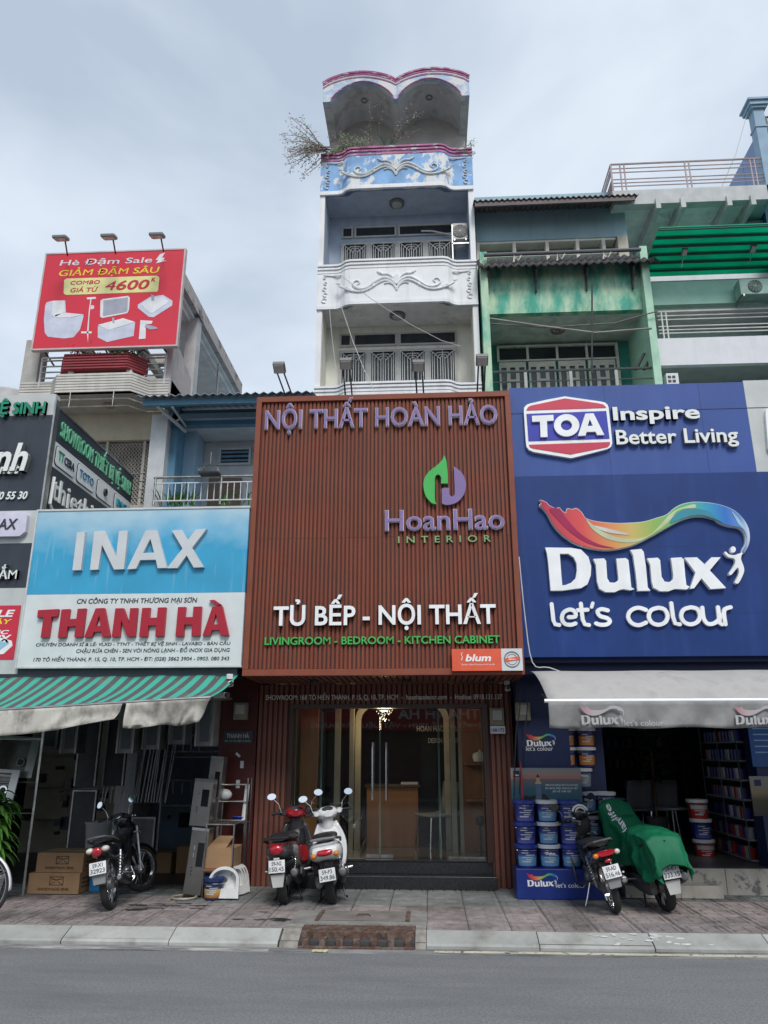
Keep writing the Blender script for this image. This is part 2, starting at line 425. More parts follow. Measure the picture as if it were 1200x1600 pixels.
# kerb: sloping granite stones
kerb = structure(bx('kerb', (-20, 20, 7.9, 8.1, -.3, -.07), mat('kerb_bed', (.06, .06, .06), .9)))
KST = [mat('kerb_stone_%d' % i, c, .75, var=.12, vscale=7, col2=(.2, .19, .17), mscale=3.5, mlo=.5, mhi=.72, bump=.25, bscale=120, per_obj=.12) for i, c in enumerate(((.36, .37, .35), (.385, .39, .37)))]
def kerb_mesh(w, m):
    me = MB().prism([(7.865, -.118), (7.865, -.092), (7.885, -.075), (8.085, -.004), (8.1, -.012), (8.1, -.118)], 'X', 0, w).mesh('kerb_stone'); me.materials.append(m); return me
km = [kerb_mesh(1.016, m) for m in KST]
k_x = [-7.6, -6.55, -5.5, -4.47, -3.35, -2.3]
xs_k = []
x = -1.435 - 1.026
while x > -8: xs_k.append(x); x -= 1.026
x = -.07
while x < 7.5: xs_k.append(x); x += 1.026
for i, x in enumerate(xs_k): put('kerb_stone', km[i % 2], kerb, (x, random.uniform(-.004, .004), random.uniform(-.003, .003)))
# pavement and its tiles
pave = structure(bx('pavement', (-20, 20, 8.1, 10.7, -.3, -.012), mat('joint_mortar', (.05, .048, .045), .95, var=.2)))
TR_ = [mat('tile_red_%d' % i, c, .72, var=.22, vscale=9, col2=(.11, .095, .09), mscale=1.7, mlo=.48, mhi=.72, bump=.6, bscale=70, per_obj=.14) for i, c in enumerate(((.31, .265, .255), (.285, .25, .245)))]
TG_ = [mat('tile_grey_%d' % i, c, .62, var=.2, vscale=8, col2=(.10, .105, .105), mscale=1.5, mlo=.46, mhi=.7, bump=.5, bscale=70, per_obj=.14) for i, c in enumerate(((.225, .232, .225), (.205, .212, .208)))]
def tile_mesh(m, sx=.393, sy=.393):
    b = MB(); h = .008
    b.box(0, sx, 0, sy, -.02, h * .35)
    # raised relief: frame and bars, as pressed paving has
    for (a0, a1, c0, c1) in ((.012, sx - .012, .012, .05), (.012, sx - .012, sy - .05, sy - .012), (.012, .05, .06, sy - .06), (sx - .05, sx - .012, .06, sy - .06),
                             (.07, .18, .07, .18), (.21, .32, .07, .18), (.07, .18, .21, .32), (.21, .32, .21, .32)):
        b.box(a0, a1, c0, c1, h * .3, h)
    me = b.mesh('tile'); me.materials.append(m); return me
tm = {('r', i): tile_mesh(TR_[i]) for i in (0, 1)}; tm.update({('g', i): tile_mesh(TG_[i]) for i in (0, 1)})
nx = 0
for j in range(6):
    y = 8.11 + j * .402
    for i in range(31):
        x = -6.5 + i * .402
        if j < 2 and -1.55 < x < -.1: continue
        kind = 'r' if (j < 3 or (j == 3 and (i < 9 or i > 21))) else 'g'
        o = put('tile', tm[(kind, random.choice((0, 1)))], pave, (x, y, -.012 + random.uniform(-.002, .002)))
        o.rotation_euler.z = random.uniform(-.006, .006)
# drain
drain = thing('storm_drain', 'rusty cast iron kerb drain with six slots below a concrete lid', 'drain', (-.95, 7.6, -.12))
RUST = mat('rusty_iron', (.13, .075, .055), .8, .3, var=.35, vscale=14, col2=(.2, .16, .14), mscale=11, mlo=.48, mhi=.62, bump=.8, bscale=90)
dx0, dx1 = -1.25, -.18
b = MB()
nslot = 6; pitch = (dx1 - dx0 - .12) / nslot
b.box(dx0, dx1, 8.0, 8.28, -.118, -.008); b.box(dx0, dx1, 7.82, 7.87, -.118, -.10)
for i in range(nslot + 1): b.box(dx0 + .03 + i * pitch, dx0 + .09 + i * pitch, 7.87, 8.0, -.118, -.05)
b.build('grate_frame', RUST, drain, bevel=.004)
bx('drain_throat', (dx0 + .04, dx1 - .04, 7.875, 7.995, -.118, -.10), DARK, drain)
b = MB()
for i in range(34): b.cbox((dx0 + .04 + i * .03, 8.03 + .04 * (i % 2), -.006), (.014, .03, .008)); b.cbox((dx0 + .04 + i * .03, 8.22 + .03 * (i % 2), -.006), (.014, .03, .008))
b.build('tread_pattern', RUST, drain)
text('THOÁT NƯỚC', (Vector((0, 8.13, -.0075)), Vector((1, 0, 0)), Vector((0, 1, 0)), Vector((0, 0, 1))), dx0 + .25, dx1 - .25, 0, .03, RUST, drain, .004)
CON = mat('weathered_concrete', (.25, .24, .225), .85, var=.2, vscale=5, col2=(.12, .115, .11), mscale=3, mlo=.5, mhi=.68, bump=.4)
lid = thing('inspection_cover', 'flat concrete inspection lid with iron handle set in the pavement', 'manhole cover', (-1.1, 8.2, 0))
bx('surround', (-1.42, -.07, 8.285, 8.93, -.012, .002), CON, lid)
bx('cover_slab', (-1.13, -.29, 8.42, 8.88, .003, .012), mat('cover_slab_concrete', (.2, .18, .165), .85, var=.25, bump=.4), lid, .003)
for x in (-1.16, -.26): bx('steel_edge', (x - .02, x + .02, 8.4, 8.9, .004, .014), RUST, lid)
MB().tube([(-.78, 8.6, .012), (-.76, 8.61, .03), (-.66, 8.61, .03), (-.64, 8.6, .012)], .008, 6).build('handle', RUST, lid)
for (a, c) in ((dx0 - .18, dx0), (dx1, -.07)):
    tag(MB().prism([(7.85, -.118), (7.87, -.085), (8.08, -.002), (8.28, .0), (8.28, -.118)], 'X', a + .005, c - .005).build('kerb_patch', mat('patched_concrete', (.27, .25, .22), .9, var=.3, vscale=10, bump=.9, bscale=40)),
        'rough cast concrete patch %s the rusty drain grate' % ('on the red scooter side of' if a < -1 else 'on the Dulux side of'), 'kerb patch')
FK = (Vector((0, 7.885, -.074)), Vector((1, 0, 0)), Vector((0, .2, .071)).normalized(), Vector((0, -.071, .2)).normalized())
psp = thing('paint_splash', 'flaking white paint splash on the kerb stones in front of the green covered scooter', 'paint splash', (1.9, 7.98, -.04))
rk_ = random.Random(8); FLK = mat('flaked_paint', (.55, .56, .55), .7)
for k in range(26):
    u, v = rk_.gauss(1.62 if k < 10 else 2.12, .13), rk_.uniform(.02, .19); s_ = rk_.uniform(.006, .024)
    shape('paint_flake', [[(u + s_ * rk_.uniform(.6, 1.4) * math.cos(a * .9) * 1.8, v + s_ * rk_.uniform(.4, .9) * math.sin(a * .9)) for a in range(7)]], FK, .0015, FLK, psp, w0=.0015)
# small litter
for i, (px, py, c, lb) in enumerate(((375, 1477, (.6, .6, .6), 'crumpled white plastic scrap lying in the gutter'), (500, 1487, (.5, .45, .25), 'yellowish flattened wrapper lying by the drain'))):
    x, y = gr(px, py, -.115)
    g = [[(x + .012 * a * (1 + .3 * random.random()), y + .012 * c_, -.112 + .012 * random.random()) for a in range(-5, 6)] for c_ in range(-3, 4)]
    tag(MB().sheet(g).build('litter_scrap', mat('litter_%d' % i, c, .7)), lb, 'litter')

WET = mat('wet_stain', (.045, .042, .04), .25)
for lb, cx, cy, n_, sx_, sy_ in (('dark wet streaks on the tiles in front of the lone paint bucket', -2.9, 9.05, 16, .5, .12), ('dark oily rag and stain on the pavement beside the drain lid', -1.65, 8.45, 9, .16, .05)):
    t = thing('pavement_stain', lb, 'stain', (cx, cy, 0)); FG = (Vector((0, 0, .0)), Vector((1, 0, 0)), Vector((0, 1, 0)), Vector((0, 0, 1)))
    for k in range(n_):
        u, v, s_ = rk_.gauss(cx, sx_), rk_.gauss(cy, sy_), rk_.uniform(.02, .07)
        shape('stain_patch', [[(u + s_ * 1.9 * rk_.uniform(.6, 1.3) * math.cos(a * .7), v + s_ * .35 * rk_.uniform(.5, 1.3) * math.sin(a * .7)) for a in range(9)]], FG, .0012, WET, t, w0=-.001 + .0002 * k)
# ================================================================== BROWN SIGN
YS = 9.2; SX0, SX1, SZ0, SZ1 = -2.235, 1.11, 2.46, 6.11
BR = mat('brown_composite', (.20, .052, .028), .6, spec=.3, var=.08, vscale=2, per_obj=.06, grime=.25, gcol=(.1, .05, .04))
BR2 = mat('brown_trim', (.22, .062, .035), .55, spec=.3, var=.1)
BRD = mat('brown_groove', (.075, .028, .02), .7)
BRW = mat('brown_wall_cladding', (.17, .058, .038), .5, var=.1, vscale=2, per_obj=.06)
sg = thing('fluted_signboard', 'tall brown fluted shop signboard with white, purple and green lettering', 'signboard', (-.56, YS + .3, SZ0))
bx('backing_box', (SX0 + .04, SX1 - .04, YS + .05, 10.3, SZ0 + .02, SZ1 - .02), BRD, sg)
ns = 62; sp = (SX1 - SX0 - .16) / ns
zj = at(600, 838, YS)[1]; slats = []
for h in (zj - SZ0 - .083, SZ1 - .08 - zj):
    me = MB().prism([(0, 0), (.004, -.022), (sp * .72 - .004, -.022), (sp * .72, 0)], 'Z', 0, h).mesh('slat'); me.materials.append(BR); slats.append(me)
for i in range(ns):
    for me, z in zip(slats, (SZ0 + .08, zj)): put('slat', me, sg, (SX0 + .08 + i * sp + sp * .14 + random.uniform(-.0012, .0012), YS + .052 + random.uniform(-.002, .002), z))
for nm, d in (('frame', (SX0, SX1, YS - .0, YS + .1, SZ1 - .075, SZ1)), ('frame', (SX0, SX1, YS - .0, YS + .1, SZ0, SZ0 + .075)),
              ('frame', (SX0, SX0 + .07, YS - .002, YS + .1, SZ0 + .075, SZ1 - .075)), ('frame', (SX1 - .07, SX1, YS - .002, YS + .1, SZ0 + .075, SZ1 - .075))):
    bx(nm, d, BR2, sg, .004)
bx('top_cap', (SX0, SX1, YS + .1, 10.3, SZ1 - .02, SZ1 + .01), BR2, sg)
for x in (SX0, SX1 - .03): bx('side_panel', (x, x + .03, YS + .1, 10.3, SZ0, SZ1 - .02), BRW, sg)
sof = MB().box(0, .055, YS + .1, 10.3, 0, .02).mesh('soffit_slat'); sof.materials.append(BRW)
for i in range(42): put('soffit_slat', sof, sg, (SX0 + .035 + i * .079, 0, SZ0 - .0))
for x in (-1.45, -.3, .75): MB().lathe([(.05, 0), (.05, .03), (.035, .035)], 14, (x, 9.75, SZ0 - .033)).build('downlight', BLK, sg)
PUR = mat('purple_face', (.21, .145, .33), .35, var=.08); PURE = mat('purple_edge', (.6, .58, .66), .3)
GRN = mat('green_face', (.05, .42, .08), .35, var=.06); GRN2 = mat('dull_green_face', (.2, .36, .13), .4, var=.1); WE = mat('white_edge', (.7, .68, .72), .35)
DK = mat('letter_return', (.03, .025, .025), .5)
YL = YS + .03
def chan(body, x0, x1, yb, yc, yb2, face, edge, d=.05, off=.022, eo=.045, sp_=1., **k):
    """channel letters: a wider return behind, a face in front, one part per letter"""
    ptext(body, x0, x1, yb, yc, YL, face, sg, d, yb2=yb2, off=off, each=True, w0=.0, spacing=sp_, **k)
    ptext(body, x0 - .5, x1 + .5, yb + .3, yc - .1, YL, edge, sg, d * .8, yb2=yb2 + .3, off=eo, name='letter_return', w0=0, spacing=sp_, **k)
chan('NỘI THẤT HOÀN HẢO', 415, 777, 671, 640, 664, PUR, WE, .055, .004, .028)
chan('TỦ BẾP - NỘI THẤT', 428, 775, 978, 948, 975, W, DK, .06, .02, .024)
chan('LIVINGROOM - BEDROOM - KITCHEN CABINET', 414, 781, 1008, 995, 1005, GRN, DK, .03, .018, .022)
chan('HoanHao', 602, 788, 829, 798, 828, PUR, PURE, .05, .0, .018)
chan('INTERIOR', 622, 767, 848.5, 838, 847.5, GRN2, DK, .025, .012, .016, sp_=1.9)
# flame mark: px outlines taken off the photograph
def zp(x, y, ox=640, oy=690, k=7.5): return (ox + x / k, oy + y / k)
leafL = cr([zp(*p) for p in ((405, 175), (430, 240), (440, 330), (446, 420), (446, 500))], False)[:-1] + [zp(*p) for p in ((446, 505), (370, 505))] + \
    cr([zp(*p) for p in ((368, 500), (366, 430), (333, 400), (300, 430), (297, 520), (297, 690), (315, 748))], False) + cr([zp(*p) for p in ((260, 735), (195, 660), (165, 560), (170, 460), (225, 370), (330, 285), (385, 225))], False)
leafR = [zp(518, 305)] + cr([zp(*p) for p in ((545, 325), (610, 380), (650, 460), (657, 550), (625, 650), (550, 725), (450, 755), (385, 740), (378, 700), (378, 570))], False) + \
    [zp(395, 556), zp(462, 556)] + cr([zp(*p) for p in ((464, 600), (470, 640), (495, 657), (522, 640), (528, 600), (522, 450))], False)
shape('flame_mark', [leafL], front(YL), .05, GRN, sg, px=YL)
shape('flame_mark', [leafR], front(YL), .05, PUR, sg, px=YL)
# small orange plate
def rect_at(px0, py0, px1, py1, Y): a = at(px0, py1, Y); c = at(px1, py0, Y); return a[0], c[0], a[1], c[1]
ORA = mat('orange_print', (.72, .11, .05), .4); PL = mat('plate_white', (.62, .63, .63), .4, var=.05)
bl = thing('small_plate_sign', 'small orange and white plate fixed low on the brown fluted signboard', 'sign', (.7, YS - .04, 2.55))
ax0, ax1, az0, az1 = .263, 1.085, 2.5, 2.755
bx('orange_panel', (ax0, ax0 + .575, YS - .05, YS - .003, az0, az1), ORA, bl); bx('white_panel', (ax0 + .577, ax1, YS - .05, YS - .003, az0, az1), PL, bl)
FP = front(YS - .05)
text('blum', FP, .42, .72, 2.612, .075, W, bl, .004, off=.04, shear=.2); text('Phụ kiện tủ bếp & Giải pháp thiết kế nội thất', FP, .37, .76, 2.565, .016, W, bl, .002, off=0)
MB().tube([(.375, YS - .054, 2.62), (.385, YS - .054, 2.66), (.37, YS - .054, 2.69), (.39, YS - .054, 2.71)], .005, 5).build('sprig_mark', W, bl)
MB().ring(.088, .007, (.963, YS - .052, 2.63), 'Y', 28, 6).build('seal_ring', mat('seal_grey', (.18, .2, .22), .4), bl)
MB().ring(.06, .004, (.963, YS - .052, 2.63), 'Y', 28, 6).build('seal_ring', mat('seal_grey_b', (.25, .27, .28), .4), bl)
MB().prism([(.88, 2.6), (1.045, 2.625), (1.045, 2.665), (.88, 2.64)], 'Y', YS - .056, YS - .049).build('seal_band', ORA, bl)
text('blum', front(YS - .0565), .925, 1.0, 2.622, .02, W, bl, .002, off=.02)
# floodlights standing on the top edge of the brown sign
def floodlight(px, py, pyb, Y, label, grp, two=True, lean=0., head=.16, base_z=None, x=None):
    xx, z = at(px, py, Y); zb = at(px, pyb, Y)[1] if base_z is None else base_z
    t = thing('floodlight', label, 'floodlight', (xx, Y, zb), grp)
    for s in ((-.045, .045) if two else (0,)):
        MB().tube([(xx + s + lean, Y + .25, zb - .02), (xx + s, Y, z)], .011, 6).build('arm', BLK if two else CHR, t)
    m = Matrix.Translation((xx, Y - .02, z + .025)) @ Matrix.Rotation(R(-28), 4, 'X')
    MB().box(-head / 2, head / 2, -.09, .07, -.03, .03, m).build('lamp_housing', mat('housing_grey', (.2, .2, .19), .5, .3), t, bevel=.01)
    MB().box(-head / 2 + .015, head / 2 - .015, -.075, .055, -.04, -.031, m).build('lamp_glass', mat('lamp_glass', (.5, .5, .48), .15), t)
    return t
for px, py, lean, lb in ((437, 579, .13, 'grey floodlight leaning off the top edge of the brown signboard beside the tin roof'), (541, 573, .02, 'black floodlight on the brown signboard top below the first window grille of the tower'),
                   (654, 576, .02, 'black floodlight on the brown signboard top below the third window grille of the tower'), (753, 567, -.02, 'black floodlight standing at the end of the brown signboard beside the green post')):
    floodlight(px, py, 612, YS - .08, lb, 'floodlights along the top of the brown signboard', lean=lean, base_z=SZ1)
# cameras under the sign
def cctv(x, y, z, label, s=1., yaw=0):
    t = thing('security_camera', label, 'security camera', (x, y, z))
    m = Matrix.Translation((x, y, z)) @ Matrix.Rotation(yaw, 4, 'Z')
    WC = mat('camera_white', (.6, .6, .58), .4)
    MB().box(-.035 * s, .035 * s, -.01, .09 * s, .06 * s, .12 * s, m).build('mount', WC, t, bevel=.005)
    MB().box(-.03 * s, .03 * s, -.12 * s, .06 * s, -.03 * s, .03 * s, m).build('body', WC, t, bevel=.012)
    b = MB(); b.lathe([(.026 * s, -.15 * s), (.026 * s, -.12 * s)], 12, (0, 0, 0), 'Y'); b.v = [tuple(m @ Vector(p)) for p in b.v]; b.build('lens', BLK, t); return t
cctv(.98, 10.05, 2.36, 'small white camera under the brown signboard above the electricity meter', .9)
cctv(-2.34, 9.05, 2.35, 'white camera with a dark lens at the corner of the green striped awning', 1., .4)
cctv(-2.45, 9.0, 2.22, 'lower white camera turned sideways by the green striped awning corner', 1.1, 1.0)

# ================================================================== CENTRE SHOP
YW = 10.42
shop = thing('furniture_showroom', 'brown fluted shopfront with wide glass doors and black granite steps', 'shop', (-.6, YW, 0))
X0, X1 = -2.28, 1.06                         # outer edges of the front
GX0, GX1, GZ0, GZ1 = -1.86, .72, .29, 2.2    # glazed opening
b = MB(); b.box(X0, GX0, YW + .03, YW + .2, 0, 2.46).box(GX1 + .02, X1, YW + .03, YW + .2, 0, 2.46).box(GX0, GX1 + .02, YW + .03, YW + .2, GZ1, 2.46)
b.build('front_wall', BRD, shop)
ws = MB().prism([(0, 0), (.004, -.025), (.046, -.025), (.05, 0)], 'Z', 0, 2.45).mesh('wall_slat'); ws.materials.append(BRW)
x = X0
while x < GX0 - .07: put('wall_slat', ws, shop, (x, YW + .03, 0)); x += .068
x = GX1 + .05
while x < X1 - .03: put('wall_slat', ws, shop, (x, YW + .03, 0)); x += .068
wf = MB().prism([(0, 0), (.004, -.025), (.046, -.025), (.05, 0)], 'Z', 0, .26).mesh('wall_slat'); wf.materials.append(BRW)
x = GX0 + .0
while x < GX1: put('wall_slat', wf, shop, (x, YW + .03, GZ1)); x += .068
GRAN = mat('black_granite', (.022, .024, .027), .25, var=.4, vscale=60)
bx('step', (GX0 - .04, GX1 + .06, 10.28, 10.9, -.01, .145), GRAN, shop, .006)
bx('step', (GX0 + .02, GX1 + .02, 10.46, 10.95, .146, .29), GRAN, shop, .006)
bx('step_nosing', (GX0 + .01, GX1 + .03, 10.45, 10.55, .291, .305), GRAN, shop)
DBR = mat('dark_brown_frame', (.05, .022, .016), .4)
for d in ((GX0, GX0 + .05, YW - .01, YW + .22, GZ0, GZ1), (GX1 - .04, GX1 + .02, YW - .01, YW + .22, GZ0, GZ1), (GX0 + .05, GX1 - .04, YW - .01, YW + .22, GZ1 - .05, GZ1)): bx('opening_frame', d, DBR, shop)
YG = 10.62
GL = glass_mat('shop_glass', (.80, .84, .82), .0, .06)
gz = (GX0 + .05, -1.42, -.62 - .0, .06, GX1 - .04)
dz0, dz1 = .31, 2.14
edges_x = [GX0 + .06, -1.45, -.675, .1, GX1 - .05]
for i in range(4):
    a, c = edges_x[i] + .004, edges_x[i + 1] - .004
    g = MB().quad((a, YG, dz0), (c, YG, dz0), (c, YG, dz1), (a, YG, dz1)).build('glass_door' if i in (1, 2) else 'glass_pane', GL, shop)
    eg = MB(); eg.box(a, a + .006, YG - .006, YG + .006, dz0, dz1).box(c - .006, c, YG - .006, YG + .006, dz0, dz1)
    eg.build('glass_edge', mat('glass_edge', (.12, .2, .17), .2), g)
    if i in (1, 2):
        hx = c - .085 if i == 1 else a + .085
        hb = MB(); hb.tube([(hx, YG - .05, 1.0), (hx, YG - .05, 1.72)], .016, 10); hb.tube([(hx, YG - .05, 1.08), (hx, YG, 1.08)], .008, 6); hb.tube([(hx, YG - .05, 1.64), (hx, YG, 1.64)], .008, 6)
        hb.build('handle', CHR, g)
        bx('patch_fitting', (c - .17 if i == 1 else a, c if i == 1 else a + .17, YG - .012, YG + .012, dz0 - .005, dz0 + .04), STE, g)
        bx('hinge_plate', (a if i == 1 else c - .15, a + .15 if i == 1 else c, YG - .012, YG + .012, dz1 - .03, dz1 + .012), BLK, g)
bx('floor_rail', (edges_x[3] + .1, edges_x[4], YG - .02, YG + .02, dz0 - .008, dz0 + .02), STE, shop)
bx('transom_bar', (edges_x[0], edges_x[4], YG - .015, YG + .015, dz1 + .013, GZ1 - .051), mat('transom_beige', (.2, .18, .13), .5), shop)
LG = mat('plain_grey_letter', (.42, .42, .40), .5); LW0 = mat('pale_letter', (.75, .74, .7), .5, var=.03)
ptext('SHOWROOM: 168 TÔ HIẾN THÀNH, P.15, Q. 10, TP. HCM  -  hoanhaodecor.com  -  Hotline: 0918.131.137', 415, 785, 1094, 1085.5, YW - .012, LW0, shop, .008, yb2=1092, off=.008)
# interior
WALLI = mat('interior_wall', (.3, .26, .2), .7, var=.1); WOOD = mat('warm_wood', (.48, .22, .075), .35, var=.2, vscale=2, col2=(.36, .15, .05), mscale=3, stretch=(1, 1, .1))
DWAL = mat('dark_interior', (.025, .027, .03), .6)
IX0, IX1, IY = -2.1, .98, 14.4
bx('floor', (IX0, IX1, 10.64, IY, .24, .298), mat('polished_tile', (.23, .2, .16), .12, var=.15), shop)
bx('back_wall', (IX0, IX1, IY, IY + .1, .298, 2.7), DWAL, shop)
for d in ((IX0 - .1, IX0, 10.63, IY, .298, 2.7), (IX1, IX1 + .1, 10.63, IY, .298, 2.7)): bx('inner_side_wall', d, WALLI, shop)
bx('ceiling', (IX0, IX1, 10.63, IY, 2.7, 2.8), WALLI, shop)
bx('wood_panel', (-1.79, -1.55, 10.95, 11.0, .299, 2.5), WOOD, shop); bx('wood_panel', (.44, .95, 11.5, 11.55, .299, 2.5), WOOD, shop)
for x, w in ((-1.36, .08), (-1.15, .06), (.27, .07), (.38, .05)): bx('door_frame_post', (x, x + w, 11.3, 11.4, .299, 2.6), mat('beige_frame', (.42, .38, .27), .5), shop)
arch = [( -1.1, .3), (-1.1, 2.05)] + [(-1.1 + .25 - .25 * math.cos(R(a)), 2.05 + .25 * math.sin(R(a))) for a in range(10, 91, 16)] + [(.02 + .25 * math.sin(R(a)), 2.05 + .25 * math.cos(R(a))) for a in range(0, 91, 16)] + [(.27, .3)]
inner = [( -1.02, .3), (-1.02, 2.03)] + [(-1.02 + .2 - .2 * math.cos(R(a)), 2.03 + .2 * math.sin(R(a))) for a in range(10, 91, 16)] + [(-.01 + .2 * math.sin(R(a)), 2.03 + .2 * math.cos(R(a))) for a in range(0, 91, 16)] + [(.19, .3)]
shape('arched_frame', [arch + inner[::-1]], front(11.7), .08, mat('arch_plaster', (.5, .45, .32), .5), shop)
text('HOAN HAO LUXURY', front(IY - .01), -.25, .62, 1.95, .09, STE, shop, .02); text('DESIGN CENTER', front(IY - .01), -.05, .5, 1.75, .08, STE, shop, .02)
dsk = thing('reception_desk', 'plain wooden reception counter seen through the glass doors', 'desk', (-.6, 12.1, .3))
bx('desk_front', (-.95, -.2, 11.9, 11.94, .299, 1.1), WOOD, dsk, .004); bx('desk_body', (-.93, -.22, 11.95, 12.5, .299, 1.09), WOOD, dsk); bx('desk_top', (-.98, -.17, 11.86, 12.55, 1.1, 1.14), mat('desk_top', (.1, .06, .035), .3), dsk, .004)
tag(bx('paper_pile', (-.45, -.2, 11.95, 12.2, 1.141, 1.17), PL), 'low pile of white paper on the wooden reception counter', 'papers')
def chair(x, y, rz, col, label, grp=None, z=.3):
    t = thing('office_chair', label, 'chair', (0, 0, 0), grp); m = mat('chair_shell', col, .5)
    MB().box(-.23, .23, -.22, .22, .42, .46).build('seat', m, t, bevel=.02)
    g = [[(u * .22, .22 + .08 * v_ - .05 * (1 - u * u), .46 + .42 * v_) for u in (-1, -.5, 0, .5, 1)] for v_ in (0, .3, .6, 1)]
    solidify(MB().sheet(g).build('backrest', m, t, smooth=True), .03)
    for sx in (-1, 1):
        for sy in (-1, 1): MB().tube([(sx * .19, sy * .18, .42), (sx * .22, sy * .22, 0)], .013, 6).build('leg', CHR, t)
    t.location = (x, y, z); t.rotation_euler.z = rz; return t
chair(.05, 11.75, R(-60), (.36, .36, .36), 'pale chair at the counter nearer the glass doors of the brown shop')
chair(.32, 12.1, R(-75), (.4, .4, .4), 'pale chair deeper inside the brown shop, turned to the counter')
shelf = thing('wall_shelf', 'narrow wooden wall shelf with two boards behind the fixed glass pane', 'shelf', (.6, 11.3, 1.0))
for z in (.95, 1.42): bx('shelf_board', (.46, .82, 11.2, 11.49, z, z + .03), WOOD, shelf, .003)
tur = thing('lidded_pot', 'white lidded soup pot on the upper wooden shelf', 'pot', (.66, 11.33, 1.45))
cx_ = (.68, 11.33, 1.45)
MB().lathe([(.05, 0), (.09, .02), (.105, .07), (.1, .1)], 20, cx_).build('bowl', W, tur, smooth=True)
MB().lathe([(.105, .1), (.09, .125), (.04, .145), (.012, .15), (.018, .175), (.005, .18)], 20, cx_).build('lid', W, tur, smooth=True)
chd = thing('chandelier', 'small crystal chandelier lit behind the shop doors', 'chandelier', (-.65, 11.2, 2.2))
MB().tube([(-.65, 11.2, 2.2), (-.65, 11.2, 2.7)], .008, 6).build('stem', CHR, chd)
b = MB()
for k in range(46):
    a = random.random() * 6.28; r_ = random.random() * .13; b.ell((-.65 + r_ * math.cos(a), 11.2 + r_ * math.sin(a), 2.0 + random.random() * .18 + r_ * .3), (.0045, .0045, .01), 5, 3)
b.build('crystal_beads', mat('crystal', (.8, .8, .75), .05, emit=(1, .93, .8, .7)), chd)
cl_ = bpy.data.lights.new('chandelier_light', 'POINT'); cl_.energy = 7; cl_.color = (1, .78, .5); cl_.shadow_soft_size = .1; clo = bpy.data.objects.new('chandelier_light', cl_); COL.objects.link(clo); clo.location = (0, 0, -.22); clo.parent = chd
MB().ring(.12, .008, (-.65, 11.2, 2.16), 'Z', 20, 6).build('ring', CHR, chd)
tag(MB().lathe([(.09, 0), (.09, .015), (.012, .03), (.012, .38), (.05, .39), (.06, .47), (.04, .5)], 14, (.62, 10.78, .3)).build('umbrella_stand', BLK, smooth=True), 'thin black stand beside the fixed glass pane at floor level', 'stand')
# meter box + plate by the door
def meter(x, z, Y, label, plate=None):
    t = thing('electricity_meter', label, 'electricity meter', (x, Y, z))
    MB().box(x - .09, x + .09, Y - .1, Y, z, z + .22).build('case', mat('meter_case', (.2, .18, .13), .5, var=.2), t, bevel=.008)
    MB().box(x - .06, x + .06, Y - .108, Y - .101, z + .07, z + .19).build('window', mat('meter_window', (.42, .42, .38), .15), t)
    if plate:
        MB().box(x - .095, x + .095, Y - .104, Y - .098, z - .1, z - .005).build('number_plate', PL, t)
        text(plate, front(Y - .105), x - .08, x + .08, z - .075, .04, mat('plate_blue', (.03, .05, .3), .4), t, .003)
    return t
meter(.86, 1.92, YW, 'beige electricity meter with number plate on the brown slats by the doors', '168-172')
meter(1.16, 1.97, 10.1, 'brown electricity meter on the blue pillar beside the brown slats')
# ================================================================== BLACK CORNER SIGN (far end of the left side)
NAVY = mat('charcoal_panel', (.028, .035, .05), .45, var=.12, grime=.2, gcol=(.1, .1, .1)); LGP = mat('light_grey_panel', (.5, .52, .51), .45, var=.06, grime=.25, gcol=(.3, .3, .28))
SPW = mat('side_panel_white', (.74, .76, .75), .4, var=.05)
MINT = mat('mint_letter', (.16, .5, .3), .35); GRS = mat('green_letter', (.01, .24, .13), .35); GRSD = mat('green_letter_side', (.01, .12, .07), .4)
LW = mat('letter_white', (.74, .76, .74), .35, var=.05); LSD = mat('letter_side_grey', (.2, .21, .21), .45)
cs = thing('corner_signboard', 'tall charcoal corner signboard with white and green lettering and a slanting side face', 'signboard', (-5.4, 9.25, 2.4))
YB = 9.21
def panel(z0, z1, m, nm='front_panel'): return bx(nm, (-8.6, -5.0, YB, YB + .12, z0, z1), m, cs)
panel(5.932, 6.24, LGP); panel(4.585, 5.93, NAVY); panel(4.146, 4.583, LGP); panel(3.565, 4.144, NAVY); panel(2.5, 3.563, LGP)
bx('corner_trim', (-5.0, -4.975, YB - .01, YB + .1, 4.58, 6.16), STE, cs)
bx('side_face', (-5.02, -4.985, YB + .1, 12.05, 5.6, 6.06), NAVY, cs); bx('side_face', (-5.02, -4.985, YB + .1, 12.05, 5.24, 5.598), SPW, cs); bx('side_face', (-5.02, -4.985, YB + .1, 12.05, 3.4, 5.238), NAVY, cs)
bx('side_edge', (-5.03, -4.975, YB + .1, 12.06, 6.06, 6.085), STE, cs)
FS = (Vector((-4.985, 0, 0)), Vector((0, 1, 0)), Vector((0, 0, 1)), Vector((1, 0, 0)))
text('SHOWROOM THIẾT BỊ VỆ SINH', FS, 9.42, 11.95, 5.71, .22, MINT, cs, .02, off=.0, each=True, spacing=1.12)
def plaque(u0, u1, v0, v1):
    pts = []
    r_ = .05
    for (cx2, cy2, a0) in ((u1 - r_, v1 - r_, 0), (u0 + r_, v1 - r_, 90), (u0 + r_, v0 + r_, 180), (u1 - r_, v0 + r_, 270)):
        pts += [(cx2 + r_ * math.cos(R(a0 + a)), cy2 + r_ * math.sin(R(a0 + a))) for a in (0, 30, 60, 90)]
    c = ((u0 + u1) / 2, (v0 + v1) / 2); ins = [(c[0] + (p[0] - c[0]) * .97, c[1] + (p[1] - c[1]) * .95) for p in pts]
    shape('plaque_outline', [pts], FS, .012, NAVY, cs); shape('plaque', [ins], FS, .018, SPW, cs)
